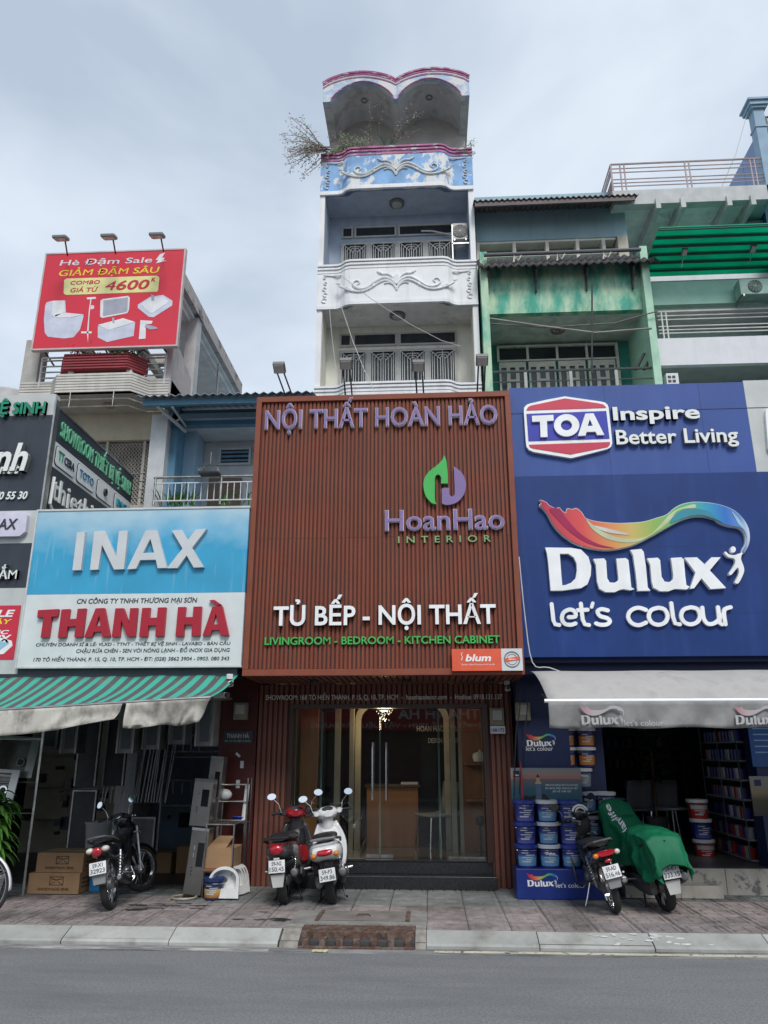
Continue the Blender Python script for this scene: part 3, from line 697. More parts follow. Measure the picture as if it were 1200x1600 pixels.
for i, (u0, u1) in enumerate(((9.36, 9.94), (10.02, 10.6), (10.7, 11.28), (11.36, 11.95))): plaque(u0, u1, 5.28, 5.56)
text('TT', FS, 9.42, 9.58, 5.37, .13, GRS, cs, .012, w0=.018, off=.0); text('CERA', FS, 9.6, 9.9, 5.37, .11, NAVY, cs, .012, w0=.018, off=.01)
text('TOTO', FS, 10.08, 10.54, 5.37, .11, mat('sign_blue', (.03, .16, .3), .4), cs, .012, w0=.018, off=.0)
text('O', FS, 10.92, 11.02, 5.37, .11, NAVY, cs, .03, w0=.018, off=.01); text('INAX', FS, 11.42, 11.9, 5.37, .1, mat('sign_teal', (.03, .25, .34), .4), cs, .03, w0=.018)
text('thietbivesinh', FS, 9.4, 11.9, 4.82, .3, LW, cs, .02, off=.01, each=True, spacing=1.1)
b = MB(); b.tube([(-4.96, 9.38, 5.1), (-4.96, 9.36, 4.72), (-4.96, 9.42, 4.66), (-4.96, 11.6, 4.64)], .022, 6); b.build('underline_stroke', LW, cs)
def side3(body, x0, x1, yb, yc, yb2, sh, d, face=LW, side=LSD, off=.03):
    ptext(body, x0, x1, yb, yc, YB, side, cs, d * .93, yb2=yb2, off=off + .004, shear=sh, name='letter_return')
    ptext(body, x0, x1, yb, yc, YB, face, cs, d, yb2=yb2, off=off, shear=sh, each=True, w0=.0)
side3('VỆ SINH', -14, 73, 652, 632, 646, .0, .06, GRS, GRSD, .035)
side3('thietbivesinh', -215, 46, 745, 700, 735, .2, .09, off=.035)
side3('.net', -4, 33, 745, 727, 739, .2, .06)
side3('0903 70 55 30', -40, 44, 783, 770, 779, .2, .03)
pk = [(-6.4, 4.22), (-5.19, 4.22), (-5.12, 4.28), (-5.12, 4.5), (-5.17, 4.54), (-6.4, 4.54)]
shape('raised_plaque', [pk], front(YB), .07, mat('lilac_white', (.62, .6, .72), .35), cs)
text('INAX', front(YB - .07), -5.64, -5.235, 4.315, .135, NAVY, cs, .012, off=.008, shear=.15)
side3('PHÒNG TẮM', -88, 29, 908, 893, 905, .0, .06)
REDP = mat('red_print', (.55, .02, .05), .45, var=.06)
bx('poster', (-6.4, -5.07, YB - .012, YB - .001, 2.68, 3.34), REDP, cs)
for s_, u0, u1, z, c, m in (('SALE', -5.6, -5.13, 3.2, .08, W), ('MÁY', -5.5, -5.15, 3.11, .055, mat('print_yellow', (.75, .6, .05), .5)), ('MỤC', -5.5, -5.17, 2.985, .045, W), ('UCX', -5.5, -5.13, 2.88, .09, W)):
    text(s_, front(YB - .012), u0, u1, z, c, m, cs, .004, off=.03, shear=.2)
shape('printed_basin', [[(-5.5, 2.72), (-5.2, 2.74), (-5.1, 2.84), (-5.12, 2.9), (-5.35, 2.96), (-5.5, 2.9)]], front(YB - .012), .004, W, cs)
shape('printed_basin', [[(-5.5, 2.78), (-5.25, 2.79), (-5.15, 2.87), (-5.35, 2.93), (-5.5, 2.88)]], front(YB - .016), .003, mat('print_sky', (.3, .5, .62), .4), cs)
# wall strip and bits seen in the gap between the two signs
gapw = thing('left_shop_building', 'dark open-fronted hardware shop building behind the blue and white sign', 'shop', (-4.4, 10.4, 0))

# ================================================================== BLUE AND WHITE SIGN
YI = 9.16
ns_ = thing('blue_white_signboard', 'wide signboard, faded sky blue above and white below, over the striped awning', 'signboard', (-3.6, YI, 2.57))
SKY = mat('faded_blue_face', (.035, .33, .55), .45, var=.1, vscale=1.5)
# sun-bleached upper edge and pale run marks of the old print
t = SKY.node_tree; n_ = t.nodes; L_ = t.links; b_ = n_['Principled BSDF']; src = b_.inputs['Base Color'].links[0].from_socket
tc = n_.new('ShaderNodeTexCoord'); sx = n_.new('ShaderNodeSeparateXYZ'); L_.new(tc.outputs['Generated'], sx.inputs[0])
nz = n_.new('ShaderNodeTexNoise'); nz.inputs['Scale'].default_value = 1.6; nz.inputs['Detail'].default_value = 6
mp = n_.new('ShaderNodeMapping'); mp.inputs['Scale'].default_value = (1.2, 1, 1.6); L_.new(tc.outputs['Object'], mp.inputs[0]); L_.new(mp.outputs[0], nz.inputs['Vector'])
st = n_.new('ShaderNodeTexNoise'); st.inputs['Scale'].default_value = 14; mp2 = n_.new('ShaderNodeMapping'); mp2.inputs['Scale'].default_value = (1, 1, .07); L_.new(tc.outputs['Object'], mp2.inputs[0]); L_.new(mp2.outputs[0], st.inputs['Vector'])
a1 = n_.new('ShaderNodeMath'); a1.operation = 'MULTIPLY_ADD'; L_.new(nz.outputs[0], a1.inputs[0]); a1.inputs[1].default_value = .8; L_.new(sx.outputs[2], a1.inputs[2])
a2 = n_.new('ShaderNodeMapRange'); a2.inputs[1].default_value = .92; a2.inputs[2].default_value = 1.42; a2.inputs[4].default_value = .95; L_.new(a1.outputs[0], a2.inputs[0])
s2 = n_.new('ShaderNodeMapRange'); s2.inputs[1].default_value = .6; s2.inputs[2].default_value = .8; s2.inputs[4].default_value = .5; L_.new(st.outputs[0], s2.inputs[0])
mxx = n_.new('ShaderNodeMath'); mxx.operation = 'MAXIMUM'; L_.new(a2.outputs[0], mxx.inputs[0]); L_.new(s2.outputs[0], mxx.inputs[1])
mm = n_.new('ShaderNodeMix'); mm.data_type = 'RGBA'; L_.new(mxx.outputs[0], mm.inputs[0]); L_.new(src, mm.inputs[6]); mm.inputs[7].default_value = (.42, .58, .66, 1); L_.new(mm.outputs[2], b_.inputs['Base Color'])
PW = mat('sign_white', (.62, .665, .66), .45, var=.05, grime=.15, gcol=(.4, .4, .36))
bx('upper_panel', (-4.99, -2.245, YI, YI + .1, 3.466, 4.55), SKY, ns_); bx('lower_panel', (-4.99, -2.245, YI, YI + .1, 2.58, 3.464), PW, ns_)
for d in ((-5.01, -2.235, YI - .012, YI + .11, 4.55, 4.575), (-5.01, -2.235, YI - .012, YI + .11, 2.56, 2.58), (-5.01, -4.99, YI - .012, YI + .11, 2.58, 4.55)): bx('frame', d, mat('frame_white', (.55, .56, .55), .4), ns_)
LI = mat('silver_white_letter', (.56, .58, .59), .35, var=.06); LIs = mat('letter_rim', (.3, .33, .36), .4)
def poly_letters(list_of_loops, Y, d, face, side, parent, rim=1.5, smooth=False):
    for loops in list_of_loops:
        shape('letter', loops, front(Y), d, face, parent, px=Y)
def hollow(Y, loops_px, d, face, parent): return shape('letter', loops_px, front(Y), d, face, parent, px=Y)
def z4(pts): return [(x / 3.0, 600 + y / 3.0) for x, y in pts]
for lp in ([[(370, 700), (408, 697), (388, 876), (348, 878)]],
           [[(450, 697), (497, 693), (552, 812), (566, 694), (607, 692), (588, 872), (542, 874), (486, 758), (468, 874), (430, 876)]],
           [[(690, 692), (743, 690), (789, 866), (746, 868), (737, 828), (664, 830), (645, 870), (603, 873)], [(712, 730), (677, 797), (729, 795)]],
           [[(812, 692), (858, 689), (886, 738), (925, 687), (974, 684), (906, 773), (960, 863), (914, 865), (881, 808), (838, 867), (789, 868), (862, 776)]]):
    hollow(YI, [z4(q) for q in lp], .055, LI, ns_)
CRI = mat('crimson_face', (.37, .009, .026), .38, var=.06); CRS = mat('crimson_side', (.25, .01, .02), .4)
TH = [[[(187, 1063), (283, 1058), (277, 1092), (250, 1094), (236, 1190), (199, 1192), (213, 1096), (183, 1098)]],
      [[(297, 1060), (335, 1058), (329, 1105), (366, 1103), (372, 1057), (410, 1055), (394, 1188), (356, 1190), (362, 1138), (325, 1140), (317, 1190), (279, 1192)]],
      [[(456, 1055), (497, 1053), (523, 1186), (487, 1188), (482, 1163), (447, 1165), (438, 1188), (402, 1190)], [(473, 1085), (456, 1137), (479, 1136)]],
      [[(548, 1055), (586, 1054), (611, 1126), (617, 1054), (652, 1053), (640, 1185), (603, 1187), (575, 1108), (568, 1187), (531, 1188)]],
      [[(673, 1053), (710, 1052), (706, 1099), (742, 1098), (746, 1051), (784, 1050), (773, 1184), (734, 1186), (738, 1134), (702, 1135), (697, 1186), (659, 1187)]],
      [[(840, 1049), (876, 1048), (872, 1096), (909, 1095), (912, 1047), (950, 1046), (942, 1183), (903, 1184), (906, 1130), (870, 1131), (866, 1185), (828, 1186)]],
      [[(1001, 1047), (1047, 1045), (1077, 1181), (1040, 1182), (1034, 1156), (998, 1157), (991, 1182), (954, 1183)], [(1017, 1078), (1003, 1130), (1030, 1129)]],
      [[(985, 1017), (1010, 1015), (1042, 1037), (1018, 1040)]]]
for lp in TH: hollow(YI, [z4(q) for q in lp], .05, CRI, ns_)
TX = mat('dark_print', (.03, .035, .045), .5)
kw = dict(off=.004, shear=.12)
ptext('CN CÔNG TY TNHH THƯƠNG MẠI SƠN', 120, 308, 943.5, 935, YI, TX, ns_, .005, yb2=941, **kw)
ptext('CHUYÊN DOANH SỈ & LẺ: VLXD - TTNT - THIẾT BỊ VỆ SINH - LAVABO - BÀN CẦU', 56, 360, 1010.5, 1004, YI, TX, ns_, .005, yb2=1007, **kw)
ptext('CHẬU RỬA CHÉN - SEN VÒI NÓNG LẠNH - ĐỒ INOX GIA DỤNG', 119, 359, 1020.5, 1013.5, YI, TX, ns_, .005, yb2=1018, **kw)
ptext('170 TÔ HIẾN THÀNH, P. 15, Q. 10, TP. HCM - ĐT: (028) 3862 3904 - 0903. 080 343', 52, 358, 1034, 1027, YI, TX, ns_, .005, yb2=1031, **kw)

# ================================================================== LEFT SHOP
# opening: x -6.8 .. -2.75, floor level with the pavement, very deep and unlit
LX0, LX1, LY0, LY1 = -6.9, -2.78, 10.4, 16
DWL = mat('darkened_shop_wall', (.011, .013, .016), .8, var=.3)  # wall colour set near black to deepen the darkness of the unlit shop
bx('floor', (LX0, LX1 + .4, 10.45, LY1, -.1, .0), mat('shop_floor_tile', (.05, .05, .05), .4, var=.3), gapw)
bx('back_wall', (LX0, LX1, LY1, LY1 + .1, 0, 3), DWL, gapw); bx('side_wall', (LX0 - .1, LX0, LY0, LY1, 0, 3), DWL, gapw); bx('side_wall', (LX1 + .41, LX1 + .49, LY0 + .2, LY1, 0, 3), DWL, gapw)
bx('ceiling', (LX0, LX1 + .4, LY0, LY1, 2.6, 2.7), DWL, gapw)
bx('fascia', (-8, -2.3, 9.32, 9.5, 2.45, 4.6), NAVY, gapw); bx('fascia_roof', (-8, -2.3, 9.5, 10.45, 2.7, 2.8), DWL, gapw)
MAR = mat('maroon_tile', (.075, .016, .014), .3, var=.2)
bx('pier', (-2.78, -2.29, LY0, LY0 + .18, 0, 2.7), MAR, gapw)
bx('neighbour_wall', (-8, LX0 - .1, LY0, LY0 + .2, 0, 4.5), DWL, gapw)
meter(-2.5, 2.0, LY0, 'pale electricity meter on the maroon pier above the small dark name plate')
npl = thing('name_plate', 'small dark name plate on the maroon pier below the meter', 'sign', (-2.52, LY0, 1.72))
bx('plate', (-2.72, -2.33, LY0 - .03, LY0, 1.7, 1.86), NAVY, npl); text('THANH HÀ', front(LY0 - .03), -2.68, -2.38, 1.77, .055, LG, npl, .006, off=.01); text('ĐC: 170 TÔ HIẾN THÀNH', front(LY0 - .03), -2.7, -2.36, 1.725, .016, LG, npl, .004)
for i, (x, z, w, h, rr, lb) in enumerate(((-2.52, 1.56, .07, .03, 40, 'small torn paper sticker on the maroon pier under the name plate'), (-2.46, 1.44, .045, .09, 0, 'white notice card on the maroon pier beside the cables'), (-2.5, 1.2, .05, .1, 0, 'yellowish switch plate low on the maroon pier'))):
    m_ = Matrix.Translation((x, LY0 - .004, z)) @ Matrix.Rotation(R(rr), 4, 'Y')
    tag(MB().box(-w / 2, w / 2, -.006, 0, -h / 2, h / 2, m_).build('wall_sticker', PL), lb, 'sticker')
# striped awning
AW = mat('awning_stripes', (.05, .3, .24), .7, var=.0)
t = AW.node_tree; n_ = t.nodes; L_ = t.links; b_ = n_['Principled BSDF']
tc = n_.new('ShaderNodeTexCoord'); sx = n_.new('ShaderNodeSeparateXYZ'); L_.new(tc.outputs['Object'], sx.inputs[0])
q1 = n_.new('ShaderNodeMath'); q1.operation = 'MULTIPLY'; q1.inputs[1].default_value = 1 / .152; L_.new(sx.outputs[0], q1.inputs[0])
q2 = n_.new('ShaderNodeMath'); q2.operation = 'FRACT'; L_.new(q1.outputs[0], q2.inputs[0])
q3 = n_.new('ShaderNodeMath'); q3.operation = 'GREATER_THAN'; q3.inputs[1].default_value = .5; L_.new(q2.outputs[0], q3.inputs[0])
nz = n_.new('ShaderNodeTexNoise'); nz.inputs['Scale'].default_value = 3; nz.inputs['Detail'].default_value = 6; L_.new(tc.outputs['Object'], nz.inputs['Vector'])
m1 = n_.new('ShaderNodeMix'); m1.data_type = 'RGBA'; m1.inputs[6].default_value = (.07, .52, .40, 1); m1.inputs[7].default_value = (.13, .125, .125, 1); L_.new(q3.outputs[0], m1.inputs[0])
r1 = n_.new('ShaderNodeMapRange'); r1.inputs[1].default_value = .55; r1.inputs[2].default_value = .8; r1.inputs[4].default_value = .6; L_.new(nz.outputs[0], r1.inputs[0])
m2 = n_.new('ShaderNodeMix'); m2.data_type = 'RGBA'; L_.new(r1.outputs[0], m2.inputs[0]); L_.new(m1.outputs[2], m2.inputs[6]); m2.inputs[7].default_value = (.3, .27, .2, 1); L_.new(m2.outputs[2], b_.inputs['Base Color']); translucent(AW, None, .3)
aw = thing('striped_awning', 'green and grey striped canvas awning with a stained cream valance', 'awning', (-4, 8.7, 2.3))
A0, A1 = -6.4, -2.29
def edgeL(u): # front bar, lower towards the far end
    x = A0 + (A1 - A0) * u; return x, 8.14 - .02 * math.sin(u * 9), 2.141 - .053 * (-2.29 - x)
g = []
for i in range(9):
    v_ = i / 8; row = []
    for k in range(61):
        u = k / 60; x, y, z = edgeL(u)
        row.append((x, 9.3 + (y - 9.3) * v_, 2.5 + (z - 2.5) * v_ - .035 * math.sin(math.pi * v_) * (1 + .4 * math.sin(u * 21)) - .008 * math.sin(u * 47 + v_ * 3)))
    g.append(row)
solidify(MB().sheet(g).build('canvas', AW, aw, smooth=True), .003)
MB().tube([edgeL(k / 20) for k in range(21)], .018, 8).build('front_bar', STE, aw)
bx('roller_box', (-6.6, -2.3, 9.22, 9.31, 2.46, 2.56), NAVY, aw)
for x in (-6.2, -2.36): MB().tube([(x, 9.25, 2.2), (x, 8.17, 2.12)], .014, 6).build('support_arm', STE, aw)
CRM = mat('soiled_cream_canvas', (.46, .44, .39), .85, var=.15, col2=(.13, .12, .105), mscale=3.2, mlo=.44, mhi=.62, stretch=(1, 1, .6), bump=.3, bscale=20)
for (u0, u1, sag) in ((0, .775, .07), (.785, 1, .0)):
    g = []
    for i in range(9):
        v_ = i / 8; row = []
        for k in range(81):
            s_ = k / 80; u = u0 + (u1 - u0) * s_; x, y, z = edgeL(u)
            ph = s_ * 46 * (u1 - u0) + v_ * 4 * math.sin(s_ * 9) + 3 * v_ + 1.5 * math.sin(s_ * 17)
            amp = .034 * v_ * (1 + .6 * math.sin(s_ * 7))
            row.append((x + .05 * v_ * math.sin(s_ * 5) - (.07 * v_ * s_ if u1 == 1 else 0), y - .03 - amp * math.sin(ph) - .03 * v_ + .22 * v_ * (0 if u1 < 1 else .4 * s_), z - .01 - ((.25 if u1 == 1 else .275 - .1 * s_ ** 3) + .012 * math.sin(s_ * 11)) * v_))
        g.append(row)
    solidify(MB().sheet(g).build('valance', CRM, aw, smooth=True), .003)
# steel boxes hanging under the awning
BOXM = mat('wrapped_steel', (.15, .155, .15), .35, .5, var=.3, vscale=6, stretch=(1, 1, .2), col2=(.24, .25, .24), mscale=7, mlo=.5, mhi=.7)
def hanging_box(x, y, w, z0, z1, d, lb):
    t = thing('steel_cabinet', lb, 'cabinet', (x, y, z0), 'plastic wrapped steel cabinets hung under the awning')
    bx('carcass', (x, x + w, y, y + d, z0, z1), BOXM, t, .004)
    for dd in ((x - .004, x + .014), (x + w - .014, x + w + .004)): bx('edge_strip', (dd[0], dd[1], y - .008, y - .001, z0, z1), mat('strip', (.34, .34, .32), .3, .8), t)
    bx('door_panel', (x + .05, x + w - .04, y - .006, y - .001, z0 + .05, z1 - .03), mat('wrap_dark', (.07, .08, .09), .25, .3), t)
    b = MB()
    for sx_ in (x + .03, x + w - .03): b.tube([(sx_, y + d / 2, z1), (sx_, y + d / 2, 2.45)], .004, 4)
    b.build('hanging_wire', STE, t)
    return t
for (px0, px1, pyb, Y, lb) in ((181, 207, 1177, 9.3, 'hung cabinet with the pale edge, first from the striped valance gap'), (221, 248, 1171, 9.45, 'hung cabinet second from the dark doorway side, above the faucet rack'),
                      (263, 288, 1163, 9.6, 'hung cabinet between the faucet rack and the big corner cabinet'), (304, 331, 1166, 9.0, 'largest hung cabinet below the torn valance end by the cameras'),
                      (93, 118, 1177, 9.9, 'dim hung cabinet above the pair of dark leaning doors'), (62, 88, 1172, 10.1, 'dimmest hung cabinet above the leaning steel sinks')):
    x0, z0 = at(px0, pyb, Y); x1, _ = at(px1, pyb, Y); hanging_box(x0, Y, x1 - x0, z0, z0 + .55, .28, lb)
# leaning steel hoods by the pier
def lean_box(p0, p1, p2, Y, lb, tilt=4, d=.22):
    """p0,p1 bottom corners px, p2 top row px"""
    x0, z0 = at(*p0, Y); x1, _ = at(*p1, Y); z1 = at(p0[0], p2, Y)[1]
    t = thing('steel_hood_panel', lb, 'steel cabinet', (0, 0, 0), 'tall steel units leaning beside the dark shop opening'); w, h = x1 - x0, z1 - z0
    bx('carcass', (0, w, 0, d, 0, h), mat('satin_steel', (.27, .265, .25), .38, .85, var=.2, vscale=2, stretch=(1, 1, .1)), t, .006)
    bx('glass_window', (w * .48, w * .85, -.004, .002, h * .42, h * .78), mat('black_glass', (.01, .01, .012), .1), t)
    bx('top_rim', (0.003, w - .003, -.006, .02, h - .03, h + .002), CHR, t)
    for k in range(3): MB().lathe([(.008, 0), (.008, .006)], 10, (w * .3, -.006, h * (.3 + .05 * k)), 'Y').build('button', BLK, t)
    for k in (0, 1): bx('vent_slot', (w * .27, w * .33, -.004, .001, h * (.55 + .11 * k), h * (.62 + .11 * k)), CHR, t)
    t.location = (x0, Y, z0); t.rotation_euler.y = R(tilt); return t
lean_box((285, 1397), (313, 1397), 1292, 9.62, 'steel unit standing on the tiles, lowest of the leaning pair', 5)
lean_box((295, 1290), (325, 1288), 1216, 9.66, 'steel unit balanced on top of the lowest leaning one', 4, .2)
lean_box((316, 1290), (337, 1289), 1181, 10.0, 'steel unit half hidden behind the upper leaning one', 4, .2)
# left side: sinks on a frame
def sink(px, py, Y, w, h, lb, rz=0, face=.36, group=None):
    x, z = at(px, py, Y); t = thing('steel_sink', lb, 'sink', (0, 0, 0), group)
    m = mat('sink_steel', (face, face, face * .97), .3, .7, var=.15)
    o = [(0, 0), (w, 0), (w, h), (0, h)]; i_ = [(w * .13, h * .1), (w * .13, h * .9), (w * .82, h * .9), (w * .82, h * .1)]
    shape('rim', [o, i_], front(0), .02, m, t)
    b = MB(); F = [(p[0], -.0, p[1]) for p in i_]; Bk = [(w * .2, .16, h * .16), (w * .2, .16, h * .84), (w * .76, .16, h * .84), (w * .76, .16, h * .16)]
    b.add(F + Bk, [(0, 1, 5, 4), (1, 2, 6, 5), (2, 3, 7, 6), (3, 0, 4, 7), (4, 5, 6, 7)]); b.build('bowl', mat('bowl_steel', (face * .6, face * .6, face * .57), .35, .6, var=.2), t)
    MB().lathe([(.055, .13), (.055, .158)], 18, (w * .55, 0, h * .4), 'Y').build('drain_ring', CHR, t)
    MB().lathe([(.035, .125), (.035, .129)], 16, (w * .55, 0, h * .4), 'Y').build('drain', BLK, t)
    for k in (.2, .5): MB().lathe([(.014, -.03), (.014, -.02)], 12, (w * .07, 0, h * (.5 + k * .8) if k < .5 else h * .9), 'Y').build('tap_hole', BLK, t)
    t.location = (x, Y, z); t.rotation_euler = (R(-8), R(rz), 0); return t
sink(-22, 1212, 9.6, .58, .48, 'larger steel sink standing on edge above the other beside the dragon plant', 3)
sink(-46, 1252, 9.45, .52, .38, 'brighter steel sink standing below the larger one behind the plant leaves', 3, .5)
fr = thing('sink_stand', 'thin steel display frame carrying the two sinks by the plant', 'display frame', (-5.1, 9.5, 0))
for x in (-5.5, -4.75):
    MB().tube([(x, 9.55, 0), (x, 9.55, 2.2)], .014, 6).build('post', STE, fr)
for z in (.9, 1.25, 1.75): MB().tube([(-5.5, 9.55, z), (-4.75, 9.55, z)], .01, 6).build('rail', STE, fr)
# potted plant
def blade(b, p, d, L, w, droop, n=6):
    pts = []; p = Vector(p); d = Vector(d).normalized(); side = d.cross(Vector((0, 0, 1))); side = side.normalized() if side.length > .05 else Vector((1, 0, 0)); q = p.copy(); dd = d.copy(); up = side.cross(dd)
    ring = []
    for i in range(n + 1):
        s_ = i / n; ww = w * math.sin(math.pi * min(.97, .18 + s_ * .82)) ; ring.append((q - side * ww + up * ww * .3, q.copy(), q + side * ww + up * ww * .3))
        q = q + dd * (L / n); dd = (dd + Vector((0, 0, -droop / n))).normalized(); up = side.cross(dd)
    k = len(b.v); b.v += [tuple(v) for r_ in ring for v in r_]
    for i in range(n):
        for j in (0, 1): a = k + i * 3 + j; b.f.append((a, a + 1, a + 4, a + 3))
LEAF = mat('glossy_leaf', (.085, .22, .04), .38, var=.4, vscale=9, col2=(.10, .17, .04), mscale=6, mlo=.5, mhi=.7)
pl = thing('dragon_plant', 'bushy green dragon plant in a white square pot by the sinks', 'potted plant', (-4.98, 9.3, 0))
pot = MB(); c0 = (-4.97, 9.02); pot.loft([[(c0[0] + sx_ * r_, c0[1] + sy_ * r_, z) for sx_, sy_ in ((-1, -1), (1, -1), (1, 1), (-1, 1))] for r_, z in ((.13, 0), (.17, .25), (.19, .25), (.19, .28), (.15, .28), (.14, .22))])
pot.build('pot', mat('pot_white', (.55, .57, .58), .5, var=.1), pl, bevel=.006)
MB().tube([(c0[0], c0[1], .3), (c0[0] + .02, c0[1], .7), (c0[0] - .03, c0[1], 1.15)], .035, 8).build('trunk', mat('bark_brown', (.12, .085, .05), .9, bump=.5), pl)
rnd = random.Random(4)
lf = 0
for hz in (.42, .5, .58, .66, .74, .82, .9, .97, 1.03, 1.08):
    for k in range(13):
        a = rnd.random() * 6.28; b = MB(); blade(b, (c0[0] + .02 * math.cos(a), c0[1] + .02 * math.sin(a), hz + rnd.uniform(-.04, .04)), (math.cos(a), math.sin(a), .7 + rnd.random() * .6), rnd.uniform(.26, .42), rnd.uniform(.03, .045), 2.4)
        b.build('leaf', LEAF, pl, smooth=True)
# cartons
CARD = mat('cardboard', (.36, .22, .115), .85, var=.1, vscale=5, bump=.1); CPR = mat('carton_print', (.045, .03, .02), .7); TAPE = mat('packing_tape', (.42, .28, .16), .3)
def carton(x0, z0, w, d, h, Y, lb, words_=True, rz=0):
    t = thing('cardboard_box', lb, 'cardboard box', (0, 0, 0), None)
    bx('carton', (0, w, 0, d, 0, h), CARD, t, .004)
    bx('tape', (w * .0 + .001, w - .001, d / 2 - .03, d / 2 + .03, h - .001, h + .0015), TAPE, t)
    if words_:
        F0 = front(0); text('HANDMADE SINK', F0, w * .2, w * .82, h * .17, h * .13, CPR, t, .002, off=.022, sh_world=0)
        b = MB(); fx0, fx1, fz0, fz1 = w * .42, w * .69, h * .42, h * .84
        for d_ in ((fx0, fx1, -.003, -.0005, fz0, fz0 + .006), (fx0, fx1, -.003, -.0005, fz1 - .006, fz1), (fx0, fx0 + .006, -.003, -.0005, fz0, fz1), (fx1 - .006, fx1, -.003, -.0005, fz0, fz1)): b.box(*d_)
        mx_, mz_ = (fx0 + fx1) / 2, (fz0 + fz1) / 2
        for p, q in (((fx0, fz1), (mx_, mz_ - .0)), ((mx_, mz_), (fx1, fz1)), ((fx0, fz0), (mx_ - .02, mz_ - .01)), ((mx_ + .02, mz_ - .01), (fx1, fz0)), ((mx_ - .06, fz1 - .03), (mx_ + .06, fz1 - .03))): b.tube([(p[0], -.002, p[1]), (q[0], -.002, q[1])], .0028, 4)
        b.build('printed_mark', CPR, t)
        FSd = (Vector((w, 0, 0)), Vector((0, 1, 0)), Vector((0, 0, 1)), Vector((1, 0, 0)))
        for k, s_ in enumerate(('SINK 304', 'FRAGILE', 'MADE BY HAND')): text(s_, FSd, d * .15, d * .8, h * (.65 - .2 * k), h * .1, CPR, t, .002, off=.015)
    t.location = (x0, Y, z0); t.rotation_euler.z = R(rz); return t
carton(-4.79, .0, .62, .5, .225, 9.72, 'brown sink carton on the pavement, underneath the other one')
carton(-4.74, .226, .57, .48, .215, 9.77, 'brown sink carton resting on top of the other one')
tag(bx('blue_carton', (-4.12, -3.98, 9.9, 10.15, 0, .17), mat('blue_carton', (.02, .18, .42), .5), None, .004), 'small bright blue box behind the black motorbike wheel', 'box')
# dim stock inside
STK = mat('dim_steel', (.42, .42, .42), .35, .3, var=.3)
rk = thing('faucet_rack', 'dark display rack hung with curved steel faucets deep in the shop', 'rack', (-3.4, 12.2, 0))
for x in (-4.1, -2.95):
    MB().tube([(x, 12.2, 0), (x, 12.2, 2.0)], .018, 6).build('post', STK, rk)
for z in (.82, 1.18, 1.52, 1.6): MB().tube([(-4.1, 12.2, z), (-2.95, 12.2, z)], .012, 6).build('rail', STK, rk)
for k in range(9):
    x = -4.0 + k * .125; MB().ring(.07, .009, (x, 12.15, 1.78), 'Y', 12, 6, 0, 180).tube([(x + .07, 12.15, 1.78), (x + .07, 12.15, 1.6)], .009, 6).build('faucet', STK, rk)
for k in range(7):
    x = -3.9 + k * .14; MB().tube([(x, 12.1, 1.16), (x + .01, 12.08, 1.0)], .008, 5).build('hook', STK, rk)
for i, (x, y, w, h, z, lb) in enumerate(((-4.9, 10.9, .3, .9, 1.15, 'dark upright door panel under the dim hung cabinets'), (-4.55, 11.0, .3, .9, 1.15, 'second dark upright panel beside the first one'),
        (-4.9, 10.9, .34, 1.1, .0, 'dark steel panel standing on the shop floor behind the plant'), (-4.3, 11.0, .55, .45, .3, 'pale steel cabinet front standing behind the top carton'),
        (-4.5, 10.6, .4, .35, .0, 'grey box on the floor behind the cartons'), (-3.6, 13.0, .5, .6, 0, 'dim crate stack under the faucet rack'))):
    t = thing('steel_sheet', lb, 'stock', (x, y, z)); bx('face', (x, x + w, y, y + .05, z, z + h), mat('stock_%d' % i, (.14, .145, .14) if i in (3, 4) else (.03, .033, .036), .4, .4, var=.3), t)
    for d in ((x, x + .02, y - .01, y - .001, z, z + h), (x + w - .02, x + w, y - .01, y - .001, z, z + h), (x + .021, x + w - .021, y - .01, y - .001, z + h - .02, z + h)): bx('edge_strip', d, STK, t)
tag(MB().lathe([(.13, 0), (.16, .3), (.17, .3), (.17, .33), (.15, .33), (.14, .02)], 20, (-4.35, 10.55, .4)).build('plastic_tub', mat('tub_grey', (.3, .31, .31), .5), smooth=True), 'pale grey plastic tub above the cartons in the shop shade', 'tub')
b = MB()
for k in range(160):
    x, y, z = random.uniform(LX0 + .3, LX1 - .1), random.uniform(12.6, 15.8), random.uniform(.1, 2.3); s_ = random.uniform(.04, .16)
    b.box(x, x + s_, y, y + s_, z, z + s_ * random.uniform(.3, 1.5))
o = b.build('small_stock', mat('mixed_stock', (.035, .04, .045), .4, .5, var=.6, vscale=3)); o['kind'] = 'stuff'; o['label'] = 'jumbled small steel stock on shelves in the dark'
b = MB()
for z in (.5, 1.0, 1.5, 2.0): b.box(LX0 + .1, LX1 - .1, 13.4, 13.6, z, z + .02)
tag(b.build('stock_shelf', STK), 'long dark shelves across the back of the hardware shop', 'shelf')
pr = thing('pipe_rack', 'upright bundle of thin steel pipes and rods leaning in the dark of the hardware shop', 'rack', (-4.4, 11.6, 0))
for k in range(22): x = -4.75 + k * .045; MB().tube([(x, 11.5 + .1 * random.random(), .9), (x + random.uniform(-.06, .08), 11.8, 2.1 + .25 * random.random())], .009, 5).build('steel_pipe', STK, pr)
hs_ = thing('shower_hose_rack', 'row of coiled shower hoses hanging under the shop ceiling', 'rack', (-3.6, 11.2, 1.9))
MB().tube([(-4.2, 11.2, 2.2), (-2.9, 11.2, 2.2)], .012, 6).build('rail', STK, hs_)
for k in range(12): MB().ring(.06 + .01 * (k % 3), .006, (-4.1 + k * .1, 11.2, 2.08 - .03 * (k % 2)), 'Y', 16, 4).build('hose_coil', STK, hs_)
